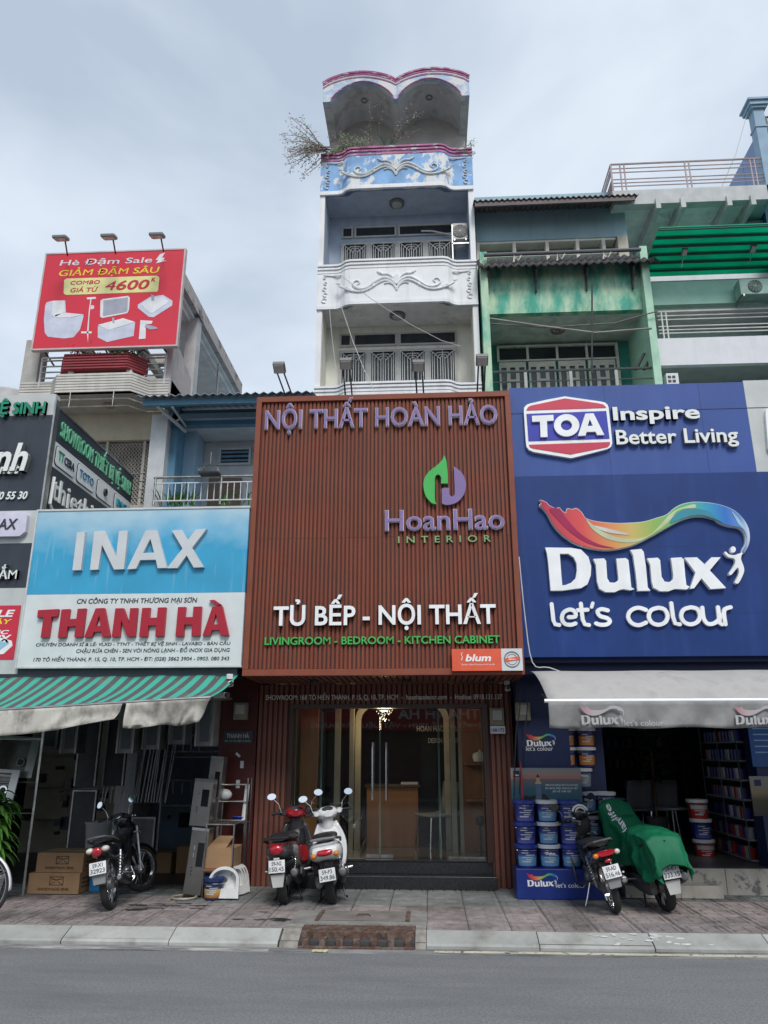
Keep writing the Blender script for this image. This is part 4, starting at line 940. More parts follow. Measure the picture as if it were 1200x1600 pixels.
for k, (x, w_, h_) in enumerate(((-3.55, .3, .34), (-3.2, .26, .5), (-3.9, .28, .26))):
    t = thing('stacked_carton', ('brown carton low in the dark behind the motorbike wheel', 'taller carton in the dark beside the leaning steel units', 'flat carton in the dark behind the motorbike seat')[k], 'cardboard box', (x, 11.4, 0)); bx('carton', (x, x + w_, 11.4, 11.7, 0, h_), CARD, t, .004); bx('tape', (x + .001, x + w_ - .001, 11.53, 11.57, h_, h_ + .002), TAPE, t)
# trolley with carton, racks, sinks below
def rack(name, x0, x1, y0, y1, z1, levels, lb, cat, r_=.011):
    t = thing(name, lb, cat, ((x0 + x1) / 2, y0, 0))
    for x in (x0, x1):
        for y in (y0, y1): MB().tube([(x, y, 0), (x, y, z1)], r_, 6).build('post', STE, t)
    for z in levels:
        b = MB(); b.tube([(x0, y0, z), (x1, y0, z), (x1, y1, z), (x0, y1, z), (x0, y0, z)], r_ * .8, 5)
        k = x0 + .04
        while k < x1: b.tube([(k, y0, z), (k, y1, z)], .0035, 4); k += .045
        b.build('wire_shelf', STE, t)
    return t
rack('steel_trolley', -2.66, -2.33, 9.62, 10.15, .78, (.27, .78), 'low steel trolley in front of the wire rack carrying a carton', 'trolley')
carton(-2.66, .3, .33, .42, .22, 9.64, 'brown carton with open flaps riding on the steel trolley', False)
CB2 = MB(); CB2.add([(-2.66, 9.64, .521), (-2.42, 9.64, .521), (-2.42, 10.0, .62), (-2.6, 10.0, .62)], [(0, 1, 2, 3)])
tag(solidify(CB2.build('carton_flap', CARD), .004), 'raised flap of the carton riding on the steel trolley', 'carton flap')
tag(bx('plank', (-2.67, -2.31, 9.6, 10.1, .281, .299), mat('reddish_board', (.3, .12, .07), .6), None), 'reddish board lying on the trolley under the carton', 'board')
rack('wire_rack', -2.68, -2.32, 10.18, 10.38, 1.28, (.75, 1.0, 1.2), 'tall wire rack against the maroon pier behind the trolley', 'rack', .009)
tag(MB().ell((-2.62, 10.2, 1.08), (.1, .07, .07)).build('plastic_bag', PL, smooth=True), 'scrunched white plastic bag on the wire rack', 'plastic bag')
tag(MB().lathe([(.05, 0), (.09, .06), (.095, .06), (.05, .005)], 16, (-2.42, 10.24, .76)).build('plastic_bowl', mat('bowl_blue', (.01, .06, .4), .35), smooth=True), 'bright blue plastic bowl on the middle shelf of the wire rack', 'bowl')
tag(MB().tube([(-2.36, 10.2, .77), (-2.34, 10.25, 1.2)], .03, 8).build('pipe', PL, smooth=True), 'white pipe length standing on the wire rack', 'pipe')
def basin(x, Y, w, h, lb, rz=0):
    t = thing('ceramic_sink', lb, 'sink', (0, 0, 0), 'white ceramic sinks standing under the trolley')
    pts = [(0, 0), (w, 0)] + [(w / 2 + w / 2 * math.cos(R(a)), h - .16 + .16 * math.sin(R(a))) for a in range(0, 181, 15)]
    c = (w / 2, h * .6); ins = [(c[0] + (p[0] - c[0]) * .78, c[1] + (p[1] - h * .5) * .6) for p in pts]
    CE = mat('ceramic', (.68, .69, .68), .12)
    shape('rim', [pts, ins], front(0), .03, CE, t); F = [(p[0], 0, p[1]) for p in ins]; B2 = [(c[0] + (p[0] - c[0]) * .75, .07, c[1] + (p[1] - c[1]) * .75) for p in ins]
    b = MB(); b.loft([F, B2], False); n_2 = len(F); b.f.append(tuple(range(n_2, 2 * n_2))); b.build('bowl', CE, t, smooth=True)
    MB().lathe([(.022, .055), (.022, .069)], 14, (c[0], 0, c[1]), 'Y').build('drain', STE, t)
    MB().lathe([(.016, -.034), (.016, -.029)], 12, (w * .2, 0, .035), 'Y').build('tap_hole', BLK, t)
    t.location = (x, Y, 0.01); t.rotation_euler = (R(-10), 0, R(rz)); return t
basin(at(324, 1397, 9.5)[0], 9.5, .36, .33, 'white ceramic sink facing the road, front one under the trolley')
for k in range(3): basin(-2.33 + k * .012, 9.62 + k * .07, .22, .31, ('white ceramic sink edge-on beside the front one', 'white ceramic sink edge-on between two others', 'white ceramic sink edge-on nearest the brown slats')[k], 62)
def bucket(name, x, y, z, lb, body, lid, label_m, s=1., grp=None, group_label=None, handle=True, word=None, proto=None):
    t = thing(name, lb, 'paint bucket', (x, y, z), grp)
    r0, r1, h = .105 * s, .125 * s, .235 * s
    MB().lathe([(r0, 0), (r1, h), (r1, h - .002)], 24, (x, y, z)).build('tub', body, t, smooth=True)
    MB().lathe([(r1 + .002, h - .03 * s), (r1 + .012 * s, h - .028 * s), (r1 + .012 * s, h + .004), (r1 - .002, h + .012), (r1 - .02, h + .006), (0.001, h + .006)], 24, (x, y, z)).build('lid', lid, t, smooth=True)
    if label_m:
        b = MB(); g = []
        for k in range(15):
            a = R(-90 - 62 + 124 * k / 14); g.append([(x + (r0 + (r1 - r0) * v_ + .0022) * math.cos(a), y + (r0 + (r1 - r0) * v_ + .0022) * math.sin(a), z + h * v_) for v_ in (.1, .45, .8)])
        b.sheet(g).build('label', label_m, t, smooth=True)
        LP = mat('label_print', (.5, .52, .55), .5); b = MB()
        for k in range(5):
            g = []
            for q in range(5):
                a = R(-90 + (-10 if k % 2 else -35) + (38 + 14 * (k % 3)) * q / 4); g.append([(x + (r0 + (r1 - r0) * v_ + .004) * math.cos(a), y + (r0 + (r1 - r0) * v_ + .004) * math.sin(a), z + h * v_) for v_ in (.66 - .1 * k, .70 - .1 * k + .02 * (k == 4))])
            b.sheet(g)
        b.build('label_text', LP, t)
    if handle: MB().ring(r1 + .006, .003, (x, y, z + h - .05 * s), 'Z', 20, 5, 180, 360).build('handle', CHR, t)
    if word: text(word, front(y - r1 - .004), x - .055 * s, x + .055 * s, z + h * .62, .025 * s, W, t, .003, off=.03)
    return t
bx_, by_ = gr(329, 1407, 0)
PAINTB = mat('bucket_navy', (.012, .02, .075), .35, var=.1); LBY = ramp_mat('label_amber', [(0, (.28, .1, .05)), (.35, (.5, .28, .06)), (.6, (.55, .4, .12)), (.62, (.02, .03, .1)), (1, (.02, .03, .1))], 'Z')
bucket('paint_bucket', bx_, by_ + .1, 0, 'navy paint bucket with amber label standing alone on the tiles by the white sinks', PAINTB, mat('lid_navy', (.015, .035, .13), .35), LBY, .92)
tag(MB().ring(.14, .012, (-2.85, 9.55, .012), 'Z', 30, 6).build('hose_loop', mat('hose_beige', (.35, .32, .25), .5), smooth=True), 'beige hose loop lying on the tiles beside the steel units', 'hose')
# ================================================================== PAINT SHOP SIGNS
YD = 9.3
BLA = mat('periwinkle_blue_face', (.04, .085, .29), .5, spec=.3, var=.08, vscale=1.2, grime=.2, gcol=(.12, .16, .4)); NVB = mat('deep_blue_face', (.008, .036, .165), .5, spec=.3, var=.12, vscale=1.5, grime=.3, gcol=(.04, .08, .28))
toa = thing('paint_signboard', 'lighter blue signboard with a red and white six-sided badge', 'signboard', (2.6, YD, 4.96))
bx('blue_panel', (1.12, 4.15, YD + .03, YD + .2, 4.955, 6.21), BLA, toa); bx('white_panel', (4.152, 6.6, YD + .03, YD + .2, 4.955, 6.23), LGP, toa)
bx('panel_joint', (1.12, 6.6, YD + .024, YD + .0295, 5.836, 5.842), mat('joint_dark', (.03, .05, .2), .5), toa)
def zt(pts, ox=810, oy=600, k=1200 / 190): return [(ox + x / k, oy + y / k) for x, y in pts]
YT = YD + .03
RD = mat('badge_red', (.55, .03, .07), .35, var=.05); BB = mat('badge_blue', (.02, .03, .36), .35, var=.05)
out_ = zt([(452, 138), (640, 165), (800, 188)] + [(845, 198), (872, 220), (882, 250), (915, 560), (918, 600), (905, 635), (870, 655)] + [(700, 700), (515, 745), (300, 710), (150, 685), (100, 665), (75, 630), (68, 580), (50, 290), (52, 250), (75, 222), (110, 208), (280, 170)])
shape('badge_base', [out_], front(YT), .05, W, toa, px=YT)
shape('badge_red_field', [zt([(452, 160), (780, 208), (830, 220), (855, 245), (855, 252), (72, 278), (90, 245), (120, 230)])], front(YT), .056, RD, toa, px=YT)
shape('badge_red_field', [zt([(98, 615), (895, 588), (893, 615), (870, 638), (505, 710), (145, 652), (110, 640)])], front(YT), .056, RD, toa, px=YT)
shape('badge_blue_field', [zt([(75, 312), (858, 283), (890, 555), (95, 580)])], front(YT), .056, BB, toa, px=YT)
hollow(YT, [zt([(125, 342), (335, 332), (338, 388), (272, 392), (278, 548), (210, 550), (204, 398), (128, 400)])], .09, W, toa)
def oval(cx, cy, a, b_, n=28): return [(cx + a * math.cos(2 * math.pi * k / n), cy + b_ * math.sin(2 * math.pi * k / n)) for k in range(n)]
hollow(YT, [zt(oval(465, 434, 124, 109)), zt(oval(463, 434, 55, 50))], .09, W, toa)
hollow(YT, [zt([(648, 320), (728, 317), (833, 528), (765, 530), (748, 497), (660, 499), (650, 535), (576, 538)]), zt([(692, 375), (670, 442), (722, 440)])], .09, W, toa)
def chan2(body, x0, x1, yb, yc, yb2, Y, par, d=.06, off=.03, **k):
    ptext(body, x0, x1, yb, yc, Y, LSD, par, d * .92, yb2=yb2, off=off + .006, name='letter_return', **k); ptext(body, x0, x1, yb, yc, Y, LW, par, d, yb2=yb2, off=off, each=True, **k)
chan2('Inspire', 957, 1092, 659, 638, 656, YT, toa, off=.026)
chan2('Better Living', 962, 1152, 696, 673, 693, YT, toa, off=.016)
# second badge cut by the picture edge
b2 = [(x + (1196 - 820) * 1200 / 190, y + 18) for x, y in ((110, 208), (452, 138), (800, 188), (882, 250), (915, 560), (870, 655), (515, 745), (150, 685), (75, 630), (50, 290), (52, 250))]
shape('badge_base', [zt(b2)], front(YT), .05, W, toa, px=YT); cxm = sum(p[0] for p in b2) / len(b2); cym = sum(p[1] for p in b2) / len(b2)
bx('badge_blue_field', (4.43, 5.2, YT - .058, YT - .0505, 5.35, 5.68), BB, toa); bx('badge_red_field', (4.45, 5.18, YT - .058, YT - .0505, 5.72, 5.82), RD, toa); bx('badge_red_field', (4.47, 5.18, YT - .058, YT - .0505, 5.2, 5.31), RD, toa)

dul = thing('blue_signboard', 'large deep blue signboard with a rainbow ribbon and white lettering', 'signboard', (3.5, YD, 2.68))
bx('panel', (1.12, 7.6, YD, YD + .14, 2.67, 4.95), NVB, dul)
RB = [(0, (.42, .01, .05)), (.2, (.62, .06, .06)), (.34, (.66, .25, .08)), (.44, (.55, .42, .12)), (.55, (.25, .42, .08)), (.66, (.12, .42, .12)), (.74, (.06, .40, .22)), (.8, (.02, .32, .45)), (.9, (.015, .14, .5)), (.97, (.12, .25, .55)), (1, (.6, .65, .7))]
RBM = ramp_mat('rainbow_print', RB); RIM = mat('ribbon_rim', (.6, .62, .62), .4)
def zd(pts, s=1., ox=0, oy=0): return pts
def dulux_logo(T, parent, Y, d, tag2=True, lets=True, full=True):
    """T maps photograph-crop coordinates of the big emblem to frame coordinates on plane Y"""
    def S(name, loops, dd, m, w0=0.): return shape(name, [[T(*p) for p in lp] for lp in loops], front(Y), dd, m, parent, w0=w0)
    top = cr([(8, 46), (30, 55), (45, 62), (60, 78), (95, 95), (115, 90), (130, 108), (155, 118), (160, 96), (185, 100), (212, 95), (240, 120), (262, 150), (330, 168), (420, 176), (500, 175), (580, 168), (650, 148), (705, 130), (740, 100), (780, 76), (830, 63), (880, 60), (950, 66), (1020, 82), (1080, 110), (1125, 155), (1150, 200), (1158, 250), (1150, 295), (1128, 335)], False, 4)
    bot = cr([(1118, 340), (1122, 320), (1138, 290), (1140, 250), (1125, 215), (1095, 195), (1050, 188), (1000, 172), (970, 150), (930, 138), (880, 134), (830, 140), (770, 162), (700, 200), (620, 245), (540, 285), (460, 310), (380, 320), (300, 312), (220, 290), (150, 250), (90, 190), (50, 120), (30, 95), (10, 78), (14, 70), (30, 74), (18, 58)], False, 4)
    def grow(lp, k):   # slightly larger copy for the pale rim
        out = []; n = len(lp)
        for i in range(n):
            a, c = lp[i - 1], lp[(i + 1) % n]; dx, dy = c[0] - a[0], c[1] - a[1]; l_ = math.hypot(dx, dy) or 1; out.append((lp[i][0] + dy / l_ * k, lp[i][1] - dx / l_ * k))
        return out
    body = top + bot
    if full: S('ribbon_rim', [grow(body, 4)], d * .8, RIM)
    S('ribbon', [body], d, RBM)
    if full:
        S('ribbon_fold', [cr([(262, 152), (300, 185), (360, 225), (430, 252), (500, 262), (560, 258), (610, 240), (650, 205), (690, 160), (720, 128), (760, 100), (820, 80), (858, 72), (860, 92), (800, 96), (755, 115), (730, 150), (690, 190), (640, 225), (560, 272), (490, 282), (400, 270), (330, 235), (285, 195)], True, 3)], d * .07, mat('ribbon_pale', (.5, .55, .33), .4), d)
        S('ribbon_fold', [cr([(60, 100), (110, 160), (170, 220), (250, 275), (330, 305), (420, 312), (330, 290), (240, 240), (180, 180), (140, 130), (110, 95)], True, 3)], d * .07, mat('ribbon_crimson', (.32, .0, .06), .4), d)
        S('ribbon_fold', [cr([(300, 190), (360, 220), (430, 235), (500, 238), (420, 215), (340, 195)], True, 3)], d * .1, mat('ribbon_white', (.6, .6, .55), .4), d)
        S('ribbon_fold', [cr([(750, 130), (790, 105), (850, 96), (930, 108), (960, 135), (1010, 170), (960, 150), (900, 132), (840, 134), (770, 158), (720, 175)], True, 3)], d * .09, mat('ribbon_teal', (.03, .24, .33), .4), d)
        S('ribbon_fold', [cr([(1060, 110), (1110, 165), (1140, 215), (1145, 260), (1130, 215), (1095, 180), (1080, 150)], True, 3)], d * .09, mat('ribbon_sky', (.3, .5, .65), .4), d)
    # little painter figure
    S('figure_head', [oval(1068, 319, 15, 17, 16)], d, W)
    S('figure_body', [cr([(1128, 332), (1115, 350), (1112, 375), (1125, 410), (1128, 440), (1112, 480), (1098, 503), (1085, 506), (1078, 496), (1092, 470), (1100, 440), (1095, 418), (1082, 430), (1058, 458), (1046, 455), (1048, 445), (1068, 415), (1080, 385), (1072, 368), (1045, 362), (1025, 345), (1020, 333), (1030, 332), (1045, 345), (1075, 350), (1095, 343), (1112, 338)], True, 3)], d, W)
    if not lets: return
    q = lambda x, y: ((x - 0) * 1., y)
    Lt = [[[(38, 308), (180, 310), (235, 320), (275, 360), (290, 420), (288, 480), (270, 540), (235, 565), (190, 572), (130, 582), (68, 582), (62, 500), (55, 400), (48, 340)], [(118, 342), (165, 342), (195, 362), (210, 400), (212, 450), (205, 500), (180, 530), (150, 545), (132, 548), (126, 470)]],
          [[(302, 372), (360, 368), (372, 385), (378, 500), (392, 528), (418, 530), (438, 515), (440, 500), (430, 390), (428, 370), (480, 366), (494, 380), (505, 500), (510, 560), (528, 572), (505, 580), (470, 572), (450, 575), (420, 592), (370, 592), (335, 570), (322, 520), (316, 410)]],
          [[(505, 322), (565, 316), (578, 332), (590, 420), (600, 560), (615, 582), (545, 584), (535, 470), (520, 350)]],
          [[(597, 368), (655, 364), (668, 380), (676, 490), (692, 522), (718, 526), (738, 508), (740, 480), (730, 385), (726, 366), (785, 362), (798, 378), (806, 490), (812, 545), (830, 556), (815, 574), (780, 572), (750, 570), (715, 586), (668, 586), (632, 562), (622, 520), (614, 410)]],
          [[(802, 364), (870, 362), (912, 408), (950, 362), (1000, 362), (940, 448), (1030, 565), (945, 572), (895, 500), (855, 566), (832, 570), (862, 462)]]]
    for lp in Lt: S('letter', [[(x, y if y < 366 else 366 + (y - 366) * .826) for x, y in q2] for q2 in lp], d, W)
def T_big(x, y):
    return at(840 + x / 3.529, 770 + y / 3.529, YD)
dulux_logo(T_big, dul, YD, .06)
# letters of the second line
def stroke_text():
    k = 2.857; f = lambda x, y: at(780 + x / k, 580 + y / k, YD); b_ = []
    cnt_ = [0]
    def tb(pts, r=.0235):
        P = [Vector(f(*p)) for p in pts]; L_, R_ = [], []; cnt_[0] += 1; closed = (P[0] - P[-1]).length < .01
        if closed: P = P[:-1]
        n = len(P)
        for i in range(n):
            a, c = (P[i - 1], P[(i + 1) % n]) if closed else (P[max(i - 1, 0)], P[min(i + 1, n - 1)]); d_ = (c - a).normalized(); nn = Vector((-d_.y, d_.x)) * r; L_.append(P[i] + nn); R_.append(P[i] - nn)
        if closed: loops = [L_, R_]
        else:
            def capp(c, d_): an = math.atan2(d_.y, d_.x); return [c + Vector((math.cos(an + t), math.sin(an + t))) * r for t in (1.1, .5, 0, -.5, -1.1)]
            loops = [L_ + capp(P[-1], (P[-1] - P[-2])) + R_[::-1] + capp(P[0], (P[0] - P[1]))]
        shape('letter', [[(q[0], q[1]) for q in lp] for lp in loops], front(YD), .04 + .0015 * (cnt_[0] % 2), W, dul)
    tb([(232, 1042), (240, 1115), (248, 1132), (266, 1135)])
    tb(cr([(308, 1100), (338, 1097), (335, 1075), (312, 1066), (285, 1080), (278, 1108), (292, 1130), (318, 1134), (338, 1128)], False, 3))
    tb([(362, 1040), (370, 1110), (380, 1132), (398, 1135)]); tb([(348, 1069), (392, 1067)])
    tb([(415, 1038), (410, 1055)], .02)
    tb(cr([(482, 1070), (455, 1064), (436, 1074), (448, 1095), (478, 1104), (492, 1118), (478, 1132), (450, 1134), (430, 1128)], False, 3))
    tb(cr([(652, 1068), (618, 1058), (585, 1070), (572, 1098), (588, 1126), (620, 1136), (652, 1124)], False, 3))
    tb(cr([(708, 1058), (735, 1066), (748, 1094), (738, 1122), (708, 1134), (678, 1124), (664, 1096), (676, 1068), (708, 1058)], False, 3))
    tb([(764, 1038), (772, 1100), (782, 1128), (802, 1132)])
    tb(cr([(852, 1056), (880, 1064), (892, 1092), (882, 1120), (852, 1132), (822, 1122), (808, 1094), (820, 1066), (852, 1056)], False, 3))
    tb(cr([(902, 1058), (908, 1105), (928, 1130), (958, 1126), (980, 1105), (978, 1085)], False, 3)); tb([(972, 1056), (980, 1128), (990, 1132)])
    tb(cr([(1005, 1132), (998, 1085), (1004, 1064), (1028, 1056)], False, 3))
stroke_text()
bx('under_return', (1.12, 7.6, YD + .14, YD + .75, 2.62, 2.67), mat('return_navy', (.01, .02, .08), .5), dul)
bx('side_return', (1.115, 1.135, YD + .2, YD + 1.1, 2.67, 6.1), mat('return_navy2', (.01, .03, .14), .5), dul)

NVJ = mat('joint_navy', (.004, .02, .1), .6)
for d in ((1.14, 7.5, YD - .001, YD + .01, 3.17, 3.174), (1.14, 7.5, YD - .001, YD + .01, 4.0, 4.003), (2.35, 2.353, YD - .001, YD + .01, 2.7, 4.93), (3.57, 3.573, YD - .001, YD + .01, 2.7, 4.93)): bx('sheet_joint', d, NVJ, dul)
for x in (2.35, 3.57): bx('sheet_joint', (x, x + .003, YD + .028, YD + .04, 4.96, 6.2), NVJ, toa)
# ================================================================== PAINT SHOP
ps = thing('paint_shop', 'dark blue open-fronted paint shop with shelves of cans', 'shop', (3.5, 10.3, 0))
NV2 = mat('shop_navy_wall', (.008, .018, .075), .5, var=.15); RX1 = 4.05
PY = 10.1
bx('pillar', (1.09, 1.62, PY, PY + .3, 0, 2.7), NV2, ps); bx('far_pillar', (3.95, 5.6, PY, PY + .3, 0, 2.7), NV2, ps)
bx('neighbour_front', (5.6, 8, PY, PY + .3, 0, 2.7), NV2, ps)
bx('lintel', (1.1, 8, 9.6, PY + .4, 2.5, 2.62), NV2, ps)
INW = mat('shop_inner_wall', (.10, .13, .15), .6, var=.1)
bx('floor', (1.1, 5.6, PY + .01, 14.6, .1, .29), mat('shop_floor', (.1, .1, .1), .35, var=.2), ps)
bx('inner_wall', (1.1, 5.6, 14.6, 14.7, .291, 3.1), INW, ps); bx('inner_wall', (1.15, 1.35, PY + .31, 14.6, .291, 3.1), INW, ps); bx('inner_wall', (4.6, 4.8, PY + .31, 14.6, .291, 3.1), INW, ps)
bx('ceiling', (1.1, 5.6, PY + .3, 14.6, 3.1, 3.2), INW, ps)
STW = mat('chipped_step_tile', (.42, .39, .34), .6, var=.15, col2=(.15, .15, .14), mscale=5, mlo=.56, mhi=.62, grime=.3)
for i, (x0, x1, y0, y1, z0, z1) in enumerate(((2.2, 2.82, 9.86, 10.08, 0, .13), (2.825, 3.3, 9.86, 10.08, 0, .13), (2.2, 2.86, 10.085, 10.3, .0, .285), (2.865, 3.42, 10.085, 10.3, 0, .285), (3.425, 3.92, 10.085, 10.3, 0, .285))):
    bx('step_tile', (x0, x1, y0, y1, z0, z1), STW, ps, .004)
# back shelf grid with cans
LBW = mat('can_white', (.3, .32, .35), .4)
canm = {c: mat('can_' + n2, tuple(v * .7 for v in c), .35, var=.15, per_obj=.3) for n2, c in (('navy', (.02, .03, .2)), ('white', (.42, .44, .46)), ('red', (.4, .02, .02)), ('orange', (.5, .16, .02)), ('sky', (.1, .25, .4)))}
bs = thing('wall_shelving', 'tall pale shelving across the back of the paint shop filled with cans', 'shelving', (3, 14.3, .3))
for z in [.3 + .34 * i for i in range(8)]: bx('shelf_board', (1.5, 4.3, 14.1, 14.5, z, z + .02), INW, bs)
for x in (1.5, 2.2, 2.9, 3.6, 4.28): bx('upright', (x, x + .03, 14.08, 14.5, .3, 2.95), INW, bs)
cm = {}
for c, m in canm.items():
    me = MB().lathe([(.05, 0), (.052, .13), (.045, .135), (0.001, .135)], 10).mesh('can'); me.materials.append(m); cm[c] = me
for i in range(7):
    x = 1.58
    while x < 4.2:
        if random.random() < .8:
            put('can', cm[random.choice(list(cm))], bs, (x, 14.2, .322 + .34 * i))
        x += .125
ss = thing('can_rack', 'receding white rack of small blue and white paint cans along the side wall', 'rack', (4.0, 11.2, .3))
sy0 = 10.6; sx_ = 3.98
for z in [.3 + .235 * i for i in range(10)]: bx('rack_shelf', (sx_ - .05, sx_ + .3, sy0, 12.0, z, z + .02), LBW, ss)
for y in (sy0, 11.3, 11.98): bx('rack_upright', (sx_ - .055, sx_ - .045, y, y + .012, .3, 2.6), INW, ss)
for i in range(9):
    y = sy0 + .07
    while y < 11.9:
        if random.random() < .93:
            c = random.choice([(.02, .03, .2)] * 4 + [(.42, .44, .46)] * 2 + [(.4, .02, .02)] * (1 if i > 1 else 3)); put('can', cm[c], ss, (sx_ + .01, y, .322 + .235 * i))
        y += .118
chair(3.15, 13.2, R(200), (.42, .44, .46), 'pale moulded chair inside the paint shop nearer the covered scooter', z=.29)
chair(3.6, 13.3, R(185), (.42, .44, .46), 'pale moulded chair inside the paint shop nearer the round table', z=.29)
rt = thing('round_table', 'small round pedestal table in the paint shop', 'table', (3.35, 11.7, .29))
MB().lathe([(.24, .0), (.24, .02), (0.001, .02)], 24, (3.35, 11.7, .84)).build('tabletop', mat('table_grey', (.25, .27, .28), .3), rt)
MB().lathe([(.14, 0), (.14, .02), (.02, .04), (.02, .55)], 16, (3.35, 11.7, .29)).build('pedestal', STE, rt)
fp = thing('floor_plant', 'dark leafy plant standing in the shade of the paint shop', 'potted plant', (3.45, 12.9, .29))
MB().lathe([(.12, 0), (.17, .35), (.15, .35)], 16, (3.45, 12.9, .29)).build('pot', canm[(.42, .44, .46)], fp, smooth=True)
b = MB()
for k in range(150):
    a = rnd.random() * 6.28; e = rnd.uniform(-.4, 1.2); r_ = rnd.random() * .35; blade(b, (3.45 + r_ * math.cos(a), 12.9 + r_ * math.sin(a), 1.5 + rnd.uniform(-.35, .5)), (math.cos(a), math.sin(a), e), rnd.uniform(.12, .22), .03, 1.5, 3)
b.build('foliage', LEAF, fp, smooth=True); MB().tube([(3.45, 12.9, .6), (3.46, 12.9, 1.6)], .02, 6).build('stem', CARD, fp)
# wall sticker, poster, plinth
st_ = thing('wall_decal', 'upright blue ribbon logo panel on the pillar above the lighthouse poster', 'sign', (1.4, PY, 1.6))
bx('panel', (1.15, 1.72, PY - .02, PY - .001, 1.35, 2.02), NV2, st_)
def T_small(px0, py0, s, Y): return lambda x, y: at(px0 + x * s, py0 + y * s, Y)
def small_logo(par, px0, py0, s, Y, words_, wx0, wx1, wy, wc):
    dulux_logo(T_small(px0, py0, s, Y), par, Y, .004, full=False)
    ptext(words_, wx0, wx1, wy, wc, Y, W, par, .004, off=.0)
small_logo(st_, 821, 1144, .0405, PY - .02, "let's colour", 822, 864, 1173, 1166)
pst = thing('lighthouse_poster', 'wide printed poster of a lighthouse at dusk above the paint tubs', 'poster', (1.4, 9.98, 1.0))
qx0, qz0 = at(800, 1254, 9.98); qx1, qz1 = at(907, 1200, 9.98); zh = at(850, 1217, 9.98)[1]
SK = ramp_mat('printed_dusk_sky', [(0, (.40, .17, .14)), (.5, (.35, .24, .22)), (1, (.20, .25, .27))], 'Z'); SE = ramp_mat('printed_sea', [(0, (.02, .08, .12)), (.6, (.03, .11, .15)), (1, (.16, .13, .15))], 'Z')
bx('printed_sky', (qx0, qx1, 9.98, 10.0, zh, qz1), SK, pst); bx('printed_sea', (qx0, qx1, 9.98, 10.0, qz0, zh - .0005), SE, pst)
def zpx(pts): return [(795 + x / 5.928, 1130 + y / 5.928) for x, y in pts]
def pshape(nm, pts, m, d=.003): shape(nm, [zpx(pts)], front(9.98), d, m, pst, px=9.98)
pshape('printed_island', [(110, 700), (150, 670), (200, 680), (240, 665), (300, 650), (340, 660), (390, 712), (110, 716)], mat('print_black', (.01, .012, .015), .5))
pshape('printed_tower', [(246, 560), (298, 560), (306, 712), (250, 712)], mat('print_slate', (.09, .14, .22), .5), .005)
pshape('printed_gallery', [(240, 545), (302, 545), (298, 562), (244, 562)], mat('print_cream', (.45, .36, .26), .5), .006); pshape('printed_lantern', [(252, 500), (288, 500), (288, 545), (252, 545)], mat('print_cream2', (.5, .3, .18), .5), .005)
pshape('printed_roof', [(250, 502), (265, 470), (290, 502)], mat('print_maroon', (.06, .02, .03), .5), .006)
pshape('printed_badge', [(40, 440), (98, 440), (98, 500), (40, 500)], NV2, .004)
for i, s_ in enumerate(('HƠN KHẢ NĂNG BẢO VỆ HÀI HOÀ', 'ĐÃ HÀNG TRIỆU NGÔI NHÀ VIỆT', 'BẤT KỂ THỜI TIẾT')):
    x0 = 852 + (12 if i == 2 else 0); ptext(s_, x0, 903 - (10 if i == 2 else 0), 1228 + i * 5, 1225.4 + i * 5, 9.976, W, pst, .002, off=.0)
ptext('Dulux', 803, 811, 1212.5, 1209.5, 9.975, W, pst, .002)
pn = thing('display_plinth', 'low blue display plinth with the ribbon logo carrying the paint tubs', 'display plinth', (1.45, 9.9, 0))
px0_, _ = at(808, 1392, 9.72); pz = at(850, 1358, 9.72)[1]
bx('plinth_body', (px0_, 2.05, 9.72, 10.08, 0.0, pz), mat('plinth_blue', (.01, .03, .2), .35), pn, .004)
small_logo(pn, 822, 1362, .0425, 9.72, "let's colour", 869, 915, 1387, 1380)
# paint tubs
NB = mat('tub_navy', (.015, .025, .2), .3, var=.1); WB = mat('tub_white', (.5, .52, .55), .35); LBL = ramp_mat('label_blue', [(0, (.1, .25, .45)), (.5, (.12, .3, .5)), (.7, (.03, .05, .22)), (1, (.02, .03, .18))], 'Z')
LBN = ramp_mat('label_indigo', [(0, (.1, .12, .35)), (.4, (.03, .04, .22)), (1, (.02, .03, .2))], 'Z'); LBO = ramp_mat('label_orange', [(0, (.5, .2, .03)), (.7, (.42, .15, .02)), (.72, (.02, .03, .15)), (1, (.02, .03, .15))], 'Z')
LBR = ramp_mat('label_red', [(0, (.35, .02, .02)), (.6, (.4, .02, .02)), (.7, (.45, .45, .45)), (1, (.45, .45, .45))], 'Z')
LDN = mat('lid_blue', (.02, .04, .26), .3); LDW = mat('lid_white', (.62, .64, .65), .35)
bs_ = .232
cols = [(821, 'beside the brown slats', NB, LDN, LBN), (856, 'in the middle of the plinth', NB, LDW, LBL), (890, 'half hidden by the black motorbike', NB, LDN, LBN)]
lv = ['bottom', 'second', 'top']
for i, (px, wh, bo, li, la) in enumerate(cols):
    x, _ = at(px, 1300, 9.88)
    for j in range(3):
        bucket('paint_bucket', x, 9.88, pz + .001 + j * .243, '%s %s-lidded paint tub of the stack %s' % (lv[j], 'blue' if li is LDN else 'white', wh), bo, li, LBL if (j == 0) else la, 1.02, 'stacked paint tubs on the blue plinth', word='Dulux' if (i == 1 and j == 0) else None)
